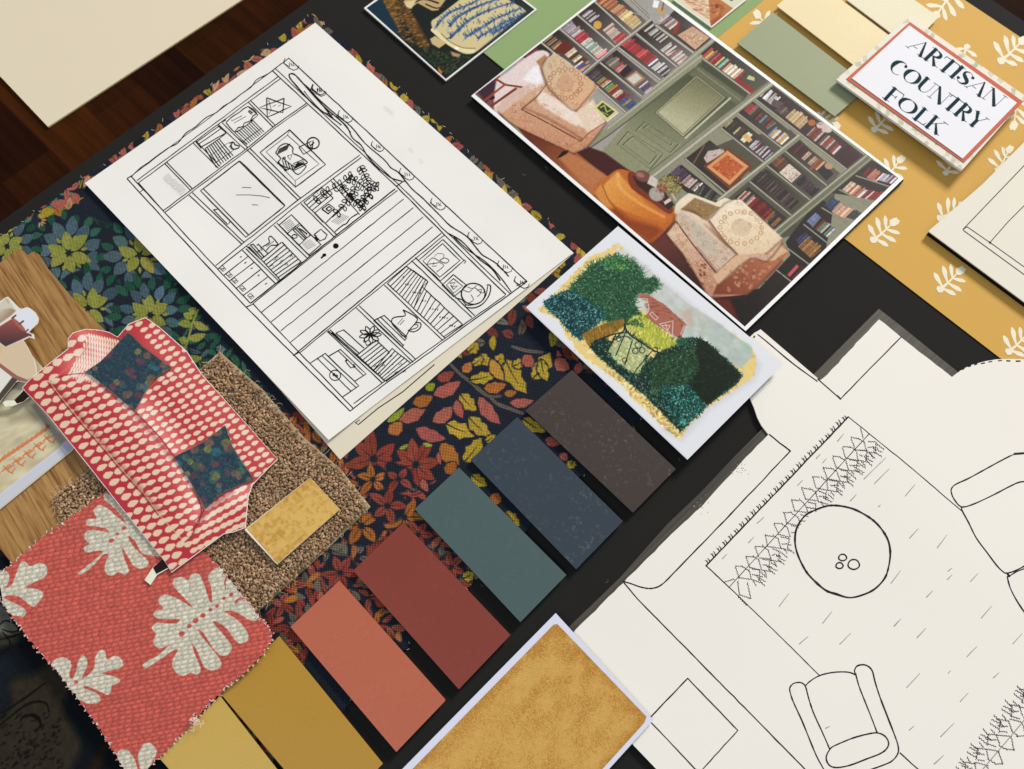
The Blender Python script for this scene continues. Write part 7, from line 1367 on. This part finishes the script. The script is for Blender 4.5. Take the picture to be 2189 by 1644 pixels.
    seat = S((1190, 720), (1360, 450), (1500, 340), (1330, 180), (1200, 60), (1100, 10), (1280, -60), (1400, -10), (1660, 230), (1850, 440)) + [(520, 898), (595, 983), (540, 1040), (500, 1000), (445, 930), (380, 975), (350, 950)]
    lat(seat, (18.5, -9.0), (10.5, 12.0), (300, 880), 7.4, 4.9, -26)
    for k in range(9):     # foreshortened shells over the near arm
        for j in range(12):
            a = np.array(S((790 + j * 26, 80 + j * 6))[0]); d = np.array(S((760 + j * 4 - k * 2, 80 + k * 44))[0]); p = a * 0 + np.array(S((785 + j * 23 - k * 22, 75 + k * 42 + j * 5))[0]); sh(p, 6.2, 2.3, 75 + k * 5)
    lat(Q((285, 930), (330, 900), (480, 780), (600, 770), (600, 960), (575, 1080), (500, 1105), (440, 1110), (180, 1290), (130, 1190), (200, 1100)), (15, -8), (11, 13), (470, 1090), 8.6, 5.4, -30)
    cv.a = red * (1 - shell[..., None]) + crm * shell[..., None]
    # seams, folds
    for c_, (x_, y_) in enumerate([]): pass
    for p, w, c, al in ((S((430, 470), (520, 590), (700, 810), (900, 1040), (1100, 1280), (1250, 1440), (1400, 1644)) + Q((145, 1180)), 1.8, (224, 196, 150), .9), (S((420, 480), (510, 600), (690, 820), (890, 1050), (1090, 1290), (1240, 1450), (1390, 1650)), 2.6, (110, 20, 30), .7), (S((740, 385), (880, 460), (1010, 560), (1180, 735), (1400, 960), (1560, 1180), (1700, 1400), (1770, 1600), (1740, 1740)), 2.4, (132, 26, 36), .8),
                        (S((600, 120), (690, 50), (760, 80), (770, 140), (700, 260), (490, 440)), 1.8, (228, 120, 100), .8), (S((490, 440), (640, 410), (800, 400)), 1.8, (120, 20, 30), .8), (S((1010, 80), (1060, 110), (1110, 30)), 1.6, (120, 20, 30), .7), (S((1190, 730), (1290, 560), (1400, 450)), 1.4, (190, 120, 90), .8), (Q((280, 960), (230, 1050), (200, 1130), (150, 1180)), 2.6, (120, 22, 34), .8), (Q((300, 930), (330, 890), (450, 810), (590, 760)), 1.8, (190, 80, 76), .7), (Q((590, 780), (585, 960), (570, 1075)), 1.6, (206, 120, 110), .7)): cv.line(smooth(p, 3), w, c, .9, al)
    cv.poly(S((1190, 730), (1480, 1090), (1560, 1130), (1520, 1180), (1420, 1060), (1160, 760)), (120, 20, 30), 6, .45); cv.poly(S((440, 490), (900, 1050), (1390, 1640), (1430, 1620), (940, 1030), (500, 500)), (120, 20, 30), 5, .35)
    cv.poly(Q((300, 930), (480, 800), (500, 830), (330, 960), (200, 1130), (240, 1020)), (130, 20, 34), 5, .4)
    c0 = np.mean(out, 0)
    cv.clip([tuple(np.array(p) + (c0 - p) / np.hypot(*(c0 - p)) * 1.6) for p in out])
    cv.a += rng.normal(0, 2, cv.a.shape)
    cv.build('printed_image', z + .06 * MM, printed('sofa_m', .5, .3, grain=.05), o)
    # cushions: separate little cards
    for lab, pts, sd in (('square dark blue flowery cushion cut-out nearer the top of the red sofa', S((1120, 42), (1150, 60), (1250, 160), (1380, 260), (1508, 352), (1440, 400), (1350, 455), (1280, 560), (1190, 724), (1140, 700), (960, 550), (755, 385), (880, 300), (960, 220), (1050, 120)), 1),
                         ('square dark blue flowery cushion cut-out nearer the coral fabric', Q((430, 358), (450, 400), (480, 500), (540, 600), (637, 740), (560, 770), (440, 820), (370, 870), (292, 945), (240, 850), (170, 730), (72, 580), (150, 540), (250, 490), (340, 430)), 2)):
        zc = 9.0 * MM; b = MB(); b.slab(pts, zc, .45 * MM); oo = b.build('cushion_cutout', [flatcol('cushion_edge', (150, 130, 110), .7)]); tag(oo, lab, 'cut-out', 'flowery cushion cut-outs on the sofa')
        p = np.array(pts); x0, y0 = p.min(0) - 2; x1, y1 = p.max(0) + 2; r = np.random.default_rng(sd)
        c2 = Canvas([(x0, y0), (x1, y0), (x1, y1), (x0, y1)], 200, 200, (34, 56, 70))
        c2.speck(pts, 700, 2.2, [(40, 72, 84), (52, 84, 88), (24, 42, 60), (60, 90, 84)], .7, 1.3, None)
        for k in range(58):
            q = (r.uniform(x0, x1), r.uniform(y0, y1)); c = [(104, 84, 78), (92, 60, 74), (60, 88, 84), (112, 112, 66), (44, 92, 104), (96, 56, 70), (70, 92, 70), (110, 90, 76)][k % 8]; s = r.uniform(6, 11.5)
            for m in range(6): t = m * 1.047 + q[0]; c2.ell((q[0] + s * .55 * math.cos(t), q[1] + s * .5 * math.sin(t)), s * .45, s * .38, 0, np.array(c) * r.uniform(.85, 1.15), .7, .85)
            c2.speck([(q[0] - s, q[1] - s), (q[0] + s, q[1] - s), (q[0] + s, q[1] + s), (q[0] - s, q[1] + s)], 12, .8, [(20, 40, 56), tuple(np.array(c) * 1.25)], .6)
        c2.clip([tuple(a + (p.mean(0) - a) / np.hypot(*(p.mean(0) - a)) * .7) for a in p]); c2.a += r.normal(0, 3, c2.a.shape)
        c2.build('printed_image', zc + .05 * MM, printed('cushion_m', .5, .3, grain=.05), oo)
sofa()
for o in sc.objects:
    if o.name.startswith(('fraying_thread', 'stray_fibre')): o['kind'] = 'stuff'
